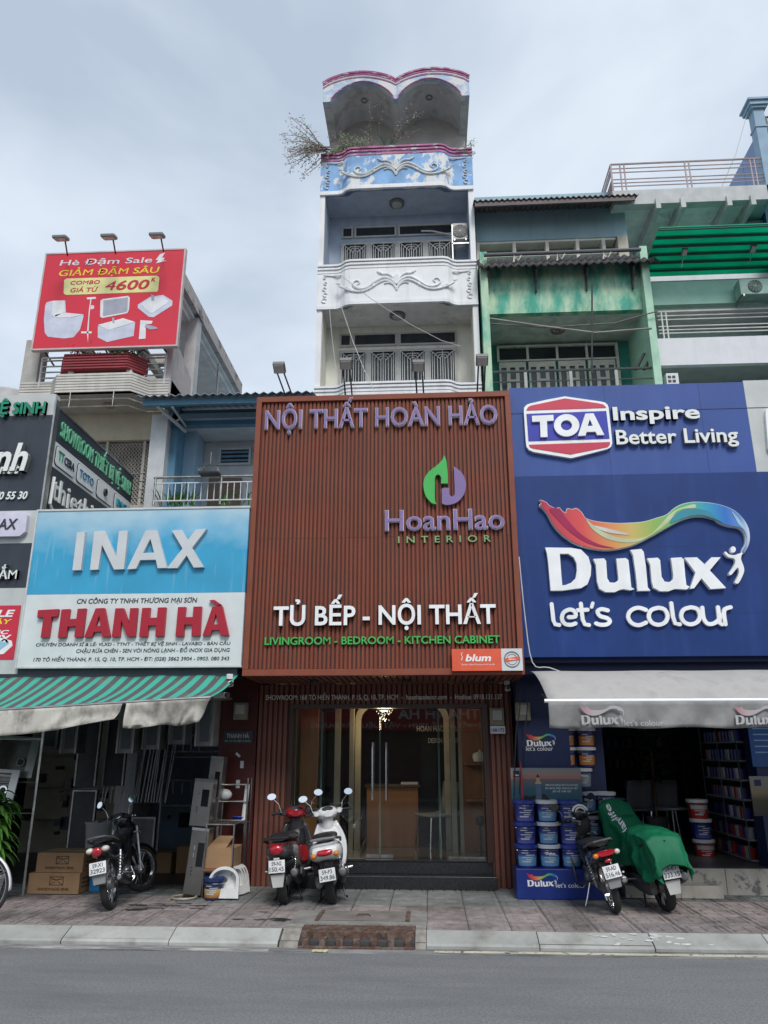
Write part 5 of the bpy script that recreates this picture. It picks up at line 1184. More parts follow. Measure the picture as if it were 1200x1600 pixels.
for (px, pyb, Y, lab, lb, s) in ((887, 1167, 10.25, LBO, 'orange labelled tub highest of the stack nearer the pillar', .95), (919, 1167, 10.25, LBO, 'orange labelled tub highest of the stack nearer the doorway', .95),
        (888, 1198, 10.25, LBO, 'orange labelled tub under the highest one nearer the pillar', .95), (920, 1198, 10.25, LBO, 'orange labelled tub under the highest one nearer the doorway', .95),
        (914, 1232, 10.12, mat('label_grey', (.22, .25, .28), .4), 'white-lidded grey labelled tub beside the lighthouse poster', .95), (922, 1270, 10.12, LBL, 'white-lidded blue labelled tub under the grey labelled one', .95), (951, 1270, 10.12, mat('label_pale', (.35, .37, .4), .4), 'pale labelled tub behind the peak of the green cover', .95),
        (929, 1308, 10.12, LBL, 'lower white-lidded tub behind the black motorbike handlebar', .95), (958, 1308, 10.12, LBL, 'lower white-lidded tub behind the green cover', .95),
        (1097, 1282, 11.1, LBR, 'red labelled tub on top of the tall stack inside the paint shop', 1.05), (1103, 1313, 11.1, LBN, 'blue labelled tub in the middle of the tall stack inside', 1.05), (1108, 1346, 11.1, LBR, 'red tub at the bottom of the tall stack inside', 1.05)):
    x, z = at(px, pyb, Y); bucket('paint_bucket', x, Y + .13, z, lb, NB if lab is not LBR else mat('tub_red', (.35, .02, .02), .35), LDW, lab, s, 'tubs stacked about the paint shop doorway', word='Dulux' if Y == 10.12 else None)
cnt = thing('can_display_stand', 'dark stepped stand that holds the tubs behind the poster', 'stand', (1.9, 10.35, 0))
bx('stand_post', (1.75, 2.2, 10.42, 10.46, .3, 2.3), NV2, cnt)
for z in (.785 - .01, 1.06 - .0,): bx('stand_board', (1.76, 2.35, 10.14, 10.42, z - .02, z - .003), NV2, cnt)
# side posters on the far pillar
pz_ = thing('blue_notice', 'blue printed notice high on the far pillar of the paint shop', 'poster', (4.1, PY, 1.7))
x0, z0 = at(1176, 1198, PY); bx('sheet', (x0, x0 + .6, PY - .015, PY - .001, z0, z0 + .5), mat('notice_blue', (.015, .06, .2), .4), pz_)
for k in range(5): bx('printed_line', (x0 + .05, x0 + .5 - .05 * (k % 3), PY - .018, PY - .0155, z0 + .44 - .07 * k, z0 + .455 - .07 * k), mat('notice_text', (.15, .25, .4), .5), pz_)
pp = thing('landscape_poster', 'printed landscape poster on the far pillar under the blue notice', 'poster', (4.1, PY, 1.0)); x0, z0 = at(1178, 1275, PY)
bx('sheet', (x0, x0 + .6, PY - .015, PY - .001, z0, z0 + .45), ramp_mat('poster_land', [(0, (.02, .02, .02)), (.4, (.07, .06, .03)), (.6, (.25, .2, .12)), (1, (.2, .22, .22))], 'Z'), pp); bx('badge', (x0 + .05, x0 + .13, PY - .019, PY - .0155, z0 + .34, z0 + .41), NV2, pp)
for k in range(3): tag(bx('can_box', (4.2, 4.45, 9.9, PY - .02, .3 + .3 * k, .58 + .3 * k), mat('can_box_%d' % k, (.2, .22, .12), .6), None, .01), ('pale green box lowest beside the far pillar', 'pale green box in the middle beside the far pillar', 'pale green box uppermost beside the far pillar')[k], 'box')
# grey awning
GAW = mat('grey_awning_canvas', (.40, .385, .37), .8, var=.12, vscale=3, col2=(.25, .24, .23), mscale=3, mlo=.5, mhi=.75, bump=.1)
ga = thing('grey_awning', 'plain grey roller awning with a printed valance over the paint shop', 'awning', (3.5, 8.9, 2.3))
g = []
for i in range(11):
    v_ = i / 10; row = []
    for k in range(41):
        u = k / 40; x = 1.17 + .07 * v_ + (6.4 - 1.2) * u; row.append((x, 9.27 + (8.4 - 9.27) * (v_ ** .8), 2.5 - .385 * v_ ** 1.5 + .012 * math.sin(u * 30) * math.sin(v_ * 3)))
    g.append(row)
solidify(MB().sheet(g).build('canvas', GAW, ga, smooth=True), .003)
MB().tube([(1.2, 8.39, 2.11), (6.5, 8.39, 2.11)], .02, 8).build('front_bar', W, ga)
for x in (1.3, 3.9, 6.2): MB().tube([(x, 9.27, 2.25), (x, 8.42, 2.1)], .014, 6).build('support_arm', STE, ga)
VG = mat('grey_valance_canvas', (.24, .235, .23), .85, var=.2, vscale=5, bump=.2, bscale=25)
g = []
for i in range(8):
    v_ = i / 7; row = []
    for k in range(141):
        u = k / 140; x = 1.235 + 5.2 * u; row.append((x, 8.375 - .02 * math.sin(u * 95 + 4 * v_ + 3 * math.sin(u * 13)) * v_ - .006 * math.sin(u * 211) * v_, 2.1 - (.265 + .008 * math.sin(u * 40)) * v_))
    g.append(row)
solidify(MB().sheet(g).build('valance', VG, ga, smooth=True), .003)
YV = 8.34
VP = mat('valance_print', (.42, .42, .42), .6)
RBP = ramp_mat('faded_ribbon', [(0, (.4, .16, .2)), (.3, (.42, .36, .36)), (1, (.4, .4, .4))])
sv = (RBM, W); RBM, W = RBP, VP
for px0_ in (905, 1146):
    dulux_logo(T_small(px0_, 1099, .0605, YV), ga, YV, .003, full=False)
ptext("let's colour", 976, 1037, 1134, 1125, YV, VP, ga, .003, off=.0)
RBM, W = sv
# loose cable
cab = [(811, 870), (820, 960), (832, 1035), (858, 1043), (900, 1055), (1000, 1066), (1100, 1072), (1200, 1075)]
tag(MB().tube([(*[at(px, py, 9.2 - .0006 * max(0, px - 830))[0]], 9.2 - .0006 * max(0, px - 830), at(px, py, 9.2 - .0006 * max(0, px - 830))[1]) for px, py in cr(cab, False, 4)], .007, 5).build('loose_cable', mat('cable_white', (.5, .5, .48), .5)), 'pale cable hanging down the blue signboard and over the grey awning', 'cable')
for i, (pts, lb) in enumerate((([(812, 1060), (812, 1110), (806, 1150), (803, 1260)], 'black cable dropping down beside the two meters'), ([(826, 1065), (822, 1130), (815, 1180), (812, 1240)], 'grey cable passing in front of the blue pillar'))):
    tag(MB().tube([(at(px, py, 9.94)[0], 9.94, at(px, py, 9.94)[1]) for px, py in cr(pts, False, 4)], .008, 5).build('hanging_cable', BLK), lb, 'cable')
ub = thing('red_umbrella', 'closed umbrella with red tips hanging before the lighthouse poster', 'umbrella', (1.2, 9.8, 1.0))
x, z = at(817, 1252, 9.85); MB().tube([(x, 9.85, z), (x, 9.85, z + .12), (x - .005, 9.85, z + .45)], [.008, .014, .005], 6).build('tip', mat('tip_red', (.4, .02, .03), .4), ub)
# ================================================================== TOWER
def front_profile(x0, x1, Y0, Yc, e=.42):
    """bow plan of the balconies: flat ends, S-shaped shoulders, forward middle"""
    p = [(x0, Y0), (x0 + e, Y0), (x0 + e + .09, Y0 - .03), (x0 + e + .2, Yc + .03), (x0 + e + .3, Yc)]
    return p + [((x0 + x1) / 2, Yc)] + [(x0 + x1 - a, b_) for a, b_ in p[::-1]]
TX0, TX1, TY, TYC = -2.27, 1.155, 14.2, 14.04
tw = thing('tall_tower_house', 'tall narrow tower house with bowed white balconies and a double-arched crown', 'building', (-.56, TY, 0))
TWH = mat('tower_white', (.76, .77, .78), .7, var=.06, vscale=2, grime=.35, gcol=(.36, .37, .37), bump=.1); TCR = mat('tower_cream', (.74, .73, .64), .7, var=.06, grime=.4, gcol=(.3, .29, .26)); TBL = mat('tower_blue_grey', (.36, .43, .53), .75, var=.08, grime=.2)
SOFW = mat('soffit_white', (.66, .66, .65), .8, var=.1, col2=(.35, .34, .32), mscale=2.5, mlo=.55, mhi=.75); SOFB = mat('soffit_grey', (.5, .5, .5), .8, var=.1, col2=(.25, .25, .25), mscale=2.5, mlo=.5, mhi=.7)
PEEL = mat('peeling_blue', (.22, .40, .66), .75, var=.18, vscale=3, col2=(.68, .69, .68), mscale=3.1, mlo=.53, mhi=.57, stretch=(1, 1, .8), bump=.3, bscale=30)
PINK = mat('faded_pink', (.42, .13, .27), .7, var=.25, vscale=6, col2=(.62, .6, .62), mscale=7, mlo=.55, mhi=.62, stretch=(.6, 1, 2))
IRN = mat('grille_white', (.6, .6, .58), .5); WDK = mat('window_dark', (.03, .035, .042), .08, var=.2); WFR = mat('window_frame_grey', (.42, .42, .40), .6)
bx('lower_wall', (TX0, TX1, TY + .6, 22, 0, 8.4), TWH, tw)
for x in (TX0, TX1 - .12): bx('side_wall', (x + .003, x + .117, TY + .012, 22, 8.4, 14.5), TWH, tw)
LV = [(8.55, 10.6), (11.62, 13.5)]       # bottoms of the recess, ceilings
WBK = 15.0
def balcony(z0, z1, face, capm, relief=True, cap=True, rm=None):
    prof = front_profile(TX0, TX1, TY, TYC)
    t_ = .1; inner = [(x, y + t_) for x, y in prof][::-1]
    MB().prism(prof + inner, 'Z', z0, z1).build('balcony_parapet', face, tw)
    if cap:
        for k, (a, o_, m) in enumerate(((z1 - .0, .05, capm), (z1 - .07, .03, capm), (z1 - .15, .012, capm))):
            pr = [(x, y - o_) for x, y in prof]; MB().prism(pr + [(x, y + .02) for x, y in prof][::-1], 'Z', a - .001 * k + .001, a + .045).build('cornice_band', m, tw)
    for a, o_ in ((z0 - .04, .03), (z0 + .02, .015)):
        pr = [(x, y - o_) for x, y in prof]; MB().prism(pr + [(x, y + .02) for x, y in prof][::-1], 'Z', a, a + .045).build('lower_band', TWH, tw)
    if relief:
        zc = (z0 + z1) / 2 - .02; xc = (TX0 + TX1) / 2; Yr = TYC - .012; rm_ = rm or TWH
        for s in (-1, 1):
            def q(p): return [(xc + s * x, Yr, zc + z) for x, z in p]
            b = MB()
            b.tube(q(cr([(0, -.06), (.12, .06), (.28, .11), (.45, .02), (.66, -.13), (.85, -.12), (.93, -.02), (.86, .06), (.78, .02), (.82, -.04)], False, 5)), [.032 - .0004 * i for i in range(46)], 6)
            b.tube(q(cr([(0, -.16), (.1, -.02), (.22, .04), (.36, .0), (.52, -.11), (.7, -.2), (.9, -.2), (1.1, -.13), (1.22, -.06)], False, 5)), .024, 6)
            b.tube(q(cr([(0, -.2), (.06, -.08), (.16, -.02), (.26, -.04)], False, 4)), .018, 5); b.tube(q(cr([(.02, .0), (.1, .14), (.2, .2), (.3, .2), (.36, .25)], False, 4)), .022, 6)
            b.tube(q([(0, -.05), (.03, .12), (0, .27)]), [.02, .04, .008], 6)
            for (x, z, a) in ((.98, -.16, .7), (1.06, -.12, .4), (1.16, -.1, 1.1), (1.2, -.02, .2), (.5, -.1, 2.0), (.34, .22, .6)): b.tube(q([(x, z), (x + .09 * math.cos(a), z + .09 * math.sin(a))]), [.03, .01], 6)
            b.build('scroll_relief', rm_, tw, smooth=True)
            b = MB(); e_ = TX1 - .02 if s > 0 else TX0 + .02
            for k in range(5): b.ring(.05 - .006 * k, .014, (e_ - s * (.14 + .02 * (k % 2)), TY - .012, z0 + .18 + .14 * k), 'Y', 12, 5, 30, 300)
            b.tube([(e_ - s * .12, TY - .012, z1 - .2), (e_ - s * .3, TY - .012, z1 - .22), (e_ - s * .5, TY - .06, z1 - .25)], .018, 5)
            b.build('corner_relief', rm_, tw, smooth=True)
balcony(13.52, 14.55, PEEL, PINK, rm=mat('relief_faded', (.62, .63, .62), .7, var=.12, col2=(.3, .42, .6), mscale=5, mlo=.6, mhi=.66)); balcony(10.6, 11.6, TWH, TWH); balcony(7.9, 8.7, TWH, TWH, False)
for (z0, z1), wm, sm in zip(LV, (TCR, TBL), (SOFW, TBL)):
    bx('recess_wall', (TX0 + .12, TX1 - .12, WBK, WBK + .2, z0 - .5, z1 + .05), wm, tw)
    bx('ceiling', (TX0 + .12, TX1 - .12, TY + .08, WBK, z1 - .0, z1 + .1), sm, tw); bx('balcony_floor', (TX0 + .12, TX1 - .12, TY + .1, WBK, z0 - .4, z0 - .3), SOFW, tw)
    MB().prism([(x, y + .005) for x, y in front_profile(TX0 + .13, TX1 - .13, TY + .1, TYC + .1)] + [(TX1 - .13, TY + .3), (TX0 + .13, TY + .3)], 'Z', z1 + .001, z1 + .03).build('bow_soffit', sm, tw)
    for x in (TX0 + .12, TX1 - .125): bx('reveal_lining', (x, x + .005, TY + .02, WBK, z0 - .4, z1), wm, tw)
    lx, lz = -.56, z1 - .001; MB().lathe([(.17, 0), (.17, -.04), (.13, -.06)], 22, (lx, 14.55, lz)).build('ceiling_lamp', mat('lamp_ring', (.12, .13, .12), .5), tw)
    MB().lathe([(.125, -.05), (.1, -.085), (0.001, -.1)], 22, (lx, 14.55, lz)).build('lamp_glass', mat('lamp_opal', (.35, .38, .38), .2), tw)
def grille(x0, x1, z0, z1, parent, Y, th=.009):
    b = MB(); cx = (x0 + x1) / 2; w = x1 - x0; n = 9
    hz = z1 - w * .5
    # hexagon nest with struts, bars below
    for k, f in enumerate((.18, .42, .68)):
        hw = w / 2 * f; zt_ = z1 - (w / 2 - hw) * .75; zs = zt_ - hw * .5
        b.tube([(cx - hw, Y, z0), (cx - hw, Y, zs), (cx - hw * .6, Y, zt_), (cx + hw * .6, Y, zt_), (cx + hw, Y, zs), (cx + hw, Y, z0)], th, 4)
    b.tube([(x0, Y, z1), (cx - w * .09, Y, z1 - w * .42)], th, 4).tube([(x1, Y, z1), (cx + w * .09, Y, z1 - w * .42)], th, 4).tube([(cx, Y, z1), (cx, Y, z0)], th, 4)
    for x in (x0, x1, x0 + w * .08, x1 - w * .08): b.tube([(x, Y, z0), (x, Y, z1 if x in (x0, x1) else z1 - w * .1)], th, 4)
    b.tube([(x0, Y, z1), (x1, Y, z1)], th, 4)
    return b.build('security_grille', IRN, parent)
def tower_windows(z0, z1, zt0, zt1):
    xa, xb = -1.86, .72; w = (xb - xa) / 4
    for i in range(4):
        x0, x1 = xa + w * i, xa + w * (i + 1)
        f = MB(); f.box(x0, x0 + .045, WBK - .05, WBK, z0, z1).box(x1 - .045, x1, WBK - .05, WBK, z0, z1).box(x0 + .045, x1 - .045, WBK - .05, WBK, z1 - .05, z1)
        fr_ = f.build('window', WFR, tw); bx('pane', (x0 + .045, x1 - .045, WBK - .02, WBK - .003, z0, z1 - .05), WDK, fr_); grille(x0 + .055, x1 - .055, z0, z1 - .055, fr_, WBK - .06)
    for (x0, x1) in ((xa, xa + .27), (xa + .3, (xa + xb) / 2 - .02), ((xa + xb) / 2 + .02, xb)):
        f = MB(); f.box(x0, x0 + .04, WBK - .04, WBK, zt0, zt1).box(x1 - .04, x1, WBK - .04, WBK, zt0, zt1).box(x0 + .04, x1 - .04, WBK - .04, WBK, zt1 - .04, zt1).box(x0 + .04, x1 - .04, WBK - .04, WBK, zt0, zt0 + .04)
        fr_ = f.build('transom_window', WFR, tw); bx('pane', (x0 + .04, x1 - .04, WBK - .02, WBK - .003, zt0 + .04, zt1 - .04), WDK, fr_)
tower_windows(8.6, 10.0, 10.1, 10.42); tower_windows(11.5, 12.78, 12.92, 13.22)
# crown: double barrel vault on three fascias
CY0, CY1 = 14.2, 15.4
xc = (TX0 + TX1) / 2; Z_S, Z_T, Z_V = 16.12, 16.98, 16.74
def archpts(xa, xb, zs, zp, n=16): return [(xa + (xb - xa) * k / n, zs + (zp - zs) * (math.sin(math.pi * k / n) ** .75)) for k in range(n + 1)]
outer = archpts(TX0, xc, Z_V - .04, Z_T)[:-1] + archpts(xc, TX1, Z_V - .04, Z_T)
aL = archpts(TX0 + .2, xc - .06, Z_S + .08, 16.68); aR = archpts(xc + .06, TX1 - .2, Z_S + .08, 16.68)
fas = outer[::-1] + [(TX0, Z_S)] + [(TX0 + .2, Z_S)] + aL + [(xc - .06, Z_S), (xc + .06, Z_S)] + aR + [(TX1 - .2, Z_S), (TX1, Z_S)]
CRF = mat('crown_fascia', (.36, .47, .62), .75, var=.12, col2=(.62, .63, .64), mscale=2.4, mlo=.47, mhi=.55, bump=.2)
shape('crown_fascia', [fas], front(CY0 + .15), .15, CRF, tw)
for dz, o_, th_, m in ((-.02, .05, .05, PINK), (-.09, .035, .03, PINK), (-.145, .02, .02, TWH), (-.185, .02, .018, PINK)):
    b = MB(); k = [(x, z + dz) for x, z in outer]; b.tube([(x, CY0 - .0, z) for x, z in k], th_ * .8, 6); b.build('crown_moulding', m, tw, smooth=True)
for a in (aL, aR): MB().tube([(a[0][0], CY0 - .003, Z_S)] + [(x, CY0 - .003, z) for x, z in a] + [(a[-1][0], CY0 - .003, Z_S)], .017, 5).build('arch_edge', PINK, tw)
b = MB(); top = [[(x, y, z + .0) for x, z in outer] for y in (CY0 + .15, CY1 + .5)]; b.sheet(top); solidify(b.build('vault_roof', mat('crown_roof', (.4, .38, .38), .8, var=.2), tw), .04)
for a in (aL, aR):
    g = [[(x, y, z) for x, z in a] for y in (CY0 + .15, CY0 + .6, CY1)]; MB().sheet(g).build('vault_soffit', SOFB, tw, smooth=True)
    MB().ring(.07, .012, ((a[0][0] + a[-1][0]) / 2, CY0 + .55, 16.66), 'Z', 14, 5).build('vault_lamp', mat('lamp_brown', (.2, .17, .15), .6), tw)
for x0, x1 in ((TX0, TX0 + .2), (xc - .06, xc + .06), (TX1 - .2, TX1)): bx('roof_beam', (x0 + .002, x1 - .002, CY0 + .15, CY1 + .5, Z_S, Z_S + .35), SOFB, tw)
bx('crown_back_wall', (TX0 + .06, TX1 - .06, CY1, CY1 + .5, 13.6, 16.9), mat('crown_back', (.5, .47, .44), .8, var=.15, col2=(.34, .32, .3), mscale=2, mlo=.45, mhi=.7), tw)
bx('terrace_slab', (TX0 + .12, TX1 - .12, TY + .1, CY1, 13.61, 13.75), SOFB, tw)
bx('crown_doorway', (.55, 1.0, CY1 - .01, CY1 - .002, 14.3, 15.3), WDK, tw)
# AC unit on the upper balcony
def ac_unit(x, Y, z, w, h, d, lb, m=None, fan=True, fx=.35):
    t = thing('air_conditioner', lb, 'air conditioner', (x, Y, z)); m = m or mat('ac_cream', (.5, .5, .47), .5, var=.1, grime=.3)
    bx('case', (x, x + w, Y, Y + d, z, z + h), m, t, .012)
    cx = x + w * fx; MB().lathe([(h * .4, -.012), (h * .4, -.001)], 24, (cx, Y, z + h / 2), 'Y').build('fan_recess', BLK, t)
    b = MB()
    for k in range(1, 7): b.ring(h * .06 * k, .004, (cx, Y - .016, z + h / 2), 'Y', 20, 4)
    for k in range(6): a = k * math.pi / 6; b.tube([(cx - h * .38 * math.cos(a), Y - .018, z + h / 2 - h * .38 * math.sin(a)), (cx + h * .38 * math.cos(a), Y - .018, z + h / 2 + h * .38 * math.sin(a))], .004, 4)
    b.build('fan_grille', m, t)
    b = MB(); b.box(x + .03, x + .06, Y - .03, Y + d + .1, z - .05, z - .003).box(x + w - .06, x + w - .03, Y - .03, Y + d + .1, z - .05, z - .003); b.build('bracket', STE, t); return t
x0, z0 = at(707, 374, 14.45); ac_unit(x0, 14.45, z0, .34, .42, .3, 'cream air conditioner standing in the upper tower balcony corner', fx=.5)
tag(MB().tube([(at(p, q_, 14.9)[0], 14.9, at(p, q_, 14.9)[1]) for p, q_ in cr([(658, 361), (675, 361), (690, 364), (708, 367)], False, 4)], .02, 6).build('insulated_pipe', mat('pipe_wrap', (.55, .55, .52), .7)), 'thick pale pipe running to the tower air conditioner', 'pipe')
bx_ = MB(); x0, z0 = at(707, 410, 14.4)
tag(bx_.box(x0, x0 + .42, 14.3, 14.33, z0 + .4, z0 + .43).box(x0, x0 + .02, 14.3, 14.33, z0, z0 + .9).box(x0 + .4, x0 + .42, 14.3, 14.33, z0, z0 + .4).build('metal_bracket', STE), 'thin steel frame holding the tower air conditioner', 'bracket')
# tower plants
TWG = mat('dry_twigs', (.2, .17, .15), .9); SML = mat('small_leaf', (.15, .2, .1), .7, var=.4, vscale=12); FLW = mat('pink_flower', (.42, .22, .25), .7)
def scrub(name, lb, base, dirs, n, L, seed, leafs=10, flower=.3, cat='plant'):
    r = random.Random(seed); t = thing(name, lb, cat, base); tw_ = MB(); lf_ = MB(); fl = MB()
    for k in range(n):
        d = Vector(dirs[k % len(dirs)]) + Vector((r.uniform(-.5, .5), r.uniform(-.4, .4), r.uniform(-.35, .5))); d.normalize(); p = Vector(base) + Vector((r.uniform(-.15, .15), r.uniform(-.1, .1), 0)); pts = [p.copy()]; l_ = L * r.uniform(.5, 1.1)
        for i in range(7):
            d = (d + Vector((r.uniform(-.25, .25), r.uniform(-.25, .25), r.uniform(-.3, .12)))).normalized(); p = p + d * l_ / 7; pts.append(p.copy())
            if i > 1:
                for q in range(leafs // 4 + 1):
                    c = p + Vector((r.uniform(-.07, .07), r.uniform(-.07, .07), r.uniform(-.07, .07))); a = r.random() * 3.14; s_ = r.uniform(.012, .026); u = Vector((math.cos(a), r.uniform(-.5, .5), math.sin(a))) * s_; w_ = Vector((-math.sin(a), r.uniform(-.5, .5), math.cos(a))) * s_ * .6
                    (fl if r.random() < flower else lf_).quad(c - u, c + w_, c + u, c - w_)
                if r.random() < .6: e = p + Vector((r.uniform(-.15, .15), r.uniform(-.1, .1), r.uniform(-.1, .15))); tw_.tube([p, e], .0035, 3)
        tw_.tube(pts, [.011 - .0012 * i for i in range(8)], 4)
    tw_.build('twigs', TWG, t); lf_.build('foliage', SML, t)
    if fl.v: fl.build('flowers', FLW, t)['kind'] = 'stuff'
    return t
scrub('flowering_shrub', 'sparse trailing shrub with tiny pink flowers hanging off the tower terrace corner', (-2.15, 14.05, 14.6), [(-1, -.2, .5), (-1, 0, .1), (-.7, 0, .8), (-1, 0, -.3)], 34, 1.05, 5, 18, .35)
scrub('dry_shrub', 'dense dry shrub spilling on the tower terrace under the arches', (-1.65, 14.25, 14.62), [(-.3, 0, 1), (.8, 0, .6), (-.9, 0, .5), (.3, 0, .8), (1, 0, .3)], 55, .5, 6, 26, .08)
scrub('leggy_shrub', 'leggy bare shrub reaching up across the tower arch', (-1.0, 14.3, 14.6), [(-.3, 0, 1), (.5, 0, 1), (.9, 0, .9)], 16, 1.5, 7, 5, .25)
ag = thing('rosette_plant', 'spiky grey green rosette in the middle of the tower terrace', 'plant', (-.75, 14.2, 14.5))
b = MB()
for k in range(16): a = rnd.random() * 6.28; blade(b, (-.75, 14.2, 14.6), (math.cos(a) * .5, math.sin(a) * .5, 1), rnd.uniform(.35, .6), .022, .6)
b.build('leaf_rosette', mat('agave', (.16, .24, .17), .6), ag, smooth=True)
scrub('young_sprig', 'small green sprig poking out at the tower terrace end by the parapet', (.85, 14.15, 14.5), [(.7, 0, .5), (1, 0, .3)], 4, .32, 9, 22, 0)

# cables slung across the tower front
def slung(pts, r_, m, lb, name='slung_cable'):
    return tag(MB().tube([(at(px, py, Y)[0], Y, at(px, py, Y)[1]) for px, py, Y in pts], r_, 5).build(name, m), lb, 'cable')
CW = mat('cable_grey', (.45, .45, .43), .6)
slung([(531, 429, 13.9), (580, 467, 13.6), (640, 506, 13.4), (690, 532, 13.3), (720, 541, 13.2)], .007, CW, 'pale cable slanting across the tower from its upper balcony towards the green house')
slung([(533, 478, 13.9), (552, 535, 13.3), (570, 580, 12.9), (584, 608, 12.5)], .007, CW, 'straight pale wire slanting down to the brown signboard top')
slung([(515, 484, 13.95), (518, 520, 13.9), (524, 570, 13.8), (528, 600, 13.7)], .006, CW, 'thin wire hanging near the tower edge')
# ================================================================== GREEN HOUSE
gh = thing('green_house', 'weathered green house with folding white doors and a dark tiled canopy', 'building', (2.9, 14.2, 0))
GN = mat('weathered_green', (.06, .36, .26), .75, var=.15, vscale=1.5, col2=(.46, .62, .44), mscale=1.6, mlo=.42, mhi=.6, stretch=(1.6, 1, .6), bump=.2, grime=.3, gcol=(.03, .16, .13)); PG = mat('pale_green', (.4, .62, .47), .75, var=.1, col2=(.08, .32, .25), mscale=1.4, mlo=.55, mhi=.75, stretch=(1, 1, .3)); DG = mat('teal_wall', (.05, .30, .25), .7, var=.2, grime=.3)
GX0_, GX1_ = 1.19, 4.68
bx('lower_wall', (GX0_, GX1_, 15.3, 22, 0, 8.4), PG, gh)
for x, m in ((GX0_ + .02, GN), (GX1_ - .14, PG)): bx('fin_wall', (x, x + .15, 14.0, 15.5, 8.2, 11.72), m, gh)
bx('parapet', (GX0_ + .17, GX1_ - .14, 14.2, 14.35, 10.33, 11.5), GN, gh)
bx('balcony_ceiling', (GX0_ + .17, GX1_ - .14, 14.35, 15.5, 10.33, 10.43), mat('green_house_soffit', (.62, .62, .59), .8, var=.12, col2=(.4, .39, .36), mscale=3, mlo=.5, mhi=.7), gh)
bx('recess_wall', (GX0_ + .17, GX1_ - .14, 15.5, 15.6, 8.0, 10.33), DG, gh)
MB().ring(.14, .02, (2.9, 14.9, 10.3), 'Z', 18, 6).lathe([(.06, 10.3), (.04, 10.26)], 14, (2.9, 14.9, 0)).build('ceiling_fan_hub', mat('rust_ring', (.3, .22, .17), .7), gh)
# folding doors
FD = mat('old_white_wood', (.68, .65, .57), .6, var=.1, col2=(.38, .28, .2), mscale=5, mlo=.6, mhi=.72)
dxa, dxb, dza, dzb = 1.62, 4.22, 8.1, 9.84
w4 = (dxb - dxa) / 4
for i in range(4):
    x0 = dxa + i * w4; x1 = x0 + w4
    lpx = [(x0 + .03, dza), (x1 - .03, dza), (x1 - .03, dzb), (x0 + .03, dzb)]
    hs = []
    pw = (w4 - .06) / 3
    for c in range(3):
        a, c2 = x0 + .03 + c * pw + .045, x0 + .03 + (c + 1) * pw - .035
        for (z0, z1) in (((dzb - .85, dzb - .13),) if c != 1 else ((dzb - .42, dzb - .13), (dzb - .85, dzb - .48))): hs.append([(a, z0), (c2, z0), (c2, z1), (a, z1)])
        hs.append([(a, dza + .08), (c2, dza + .08), (c2, dzb - .97), (a, dzb - .97)])
    d_ = shape('folding_door', [lpx] + hs, front(15.45), .05, FD, gh)
    bx('pane', (x0 + .05, x1 - .05, 15.43, 15.44, dza, dzb - .02), mat('door_pane_%d' % i, (.05, .055, .06) if i != 2 else (.07, .07, .07), .1, var=.5, vscale=3, col2=(.25, .22, .2), mscale=3, mlo=.6, mhi=.62), d_)
    f = MB(); f.box(x0, x0 + .05, 15.4, 15.5, dzb + .02, dzb + .42).box(x0 + .05, x1, 15.4, 15.5, dzb + .37, dzb + .42).box(x0 + .05, x1, 15.4, 15.5, dzb + .02, dzb + .06); fo = f.build('transom_window', FD, gh); bx('pane', (x0 + .05, x1, 15.46, 15.47, dzb + .06, dzb + .37), WDK, fo)
bx('door_post', (dxb, dxb + .06, 15.4, 15.5, dza, dzb + .42), FD, gh)
rl = MB()
for z in (8.93, 8.7, 8.5): rl.tube([(GX0_ + .15, 14.1, z), (GX1_ - .1, 14.1, z)], .028 if z > 8.9 else .014, 6)
rl.build('balcony_rail', mat('rail_dark', (.08, .09, .09), .5, .3), gh)
for x in (2.0, 2.9, 3.8): bx('rail_post', (x, x + .06, 14.08, 14.14, 8.3, 8.9), mat('rail_post_pale', (.35, .38, .34), .6), gh)
# tiled canopy
TIL = mat('dark_canopy_tile', (.06, .058, .06), .8, var=.35, vscale=10, bump=.4)
cy0, cy1, cz0, cz1 = 13.84, 14.32, 11.2, 11.68
g = []; n = 96
for k in range(n + 1):
    x = GX0_ - .02 + (GX1_ + .22 - GX0_) * k / n; dz = .035 * math.sin(k * math.pi / 2)
    g.append([(x, cy0, cz0 + dz), (x, (cy0 + cy1) / 2, (cz0 + cz1) / 2 + dz), (x, cy1, cz1 + dz)])
solidify(MB().sheet(g).build('canopy_tiles', TIL, gh, smooth=True), .04)
for x in (1.35, 2.35, 3.4, 4.35): MB().prism([(13.9, cz0 - .02), (14.19, cz0 + .3), (14.19, 10.8), (14.14, 10.8), (14.1, 10.98)], 'X', x, x + .035).build('canopy_bracket', TIL, gh)
MB().tube([(GX0_ + .1, 13.9, 11.56), (GX1_ - .15, 13.9, 11.56)], .04, 8).build('canopy_pipe', mat('pipe_dark', (.10, .10, .11), .5), gh)
for x in (2.0, 2.9, 3.85): MB().tube([(x - .1, 13.9, 11.36), (x - .08, 13.9, 11.54), (x, 13.9, 11.4), (x + .08, 13.9, 11.54)], .018, 5).build('pipe_support', FD, gh)
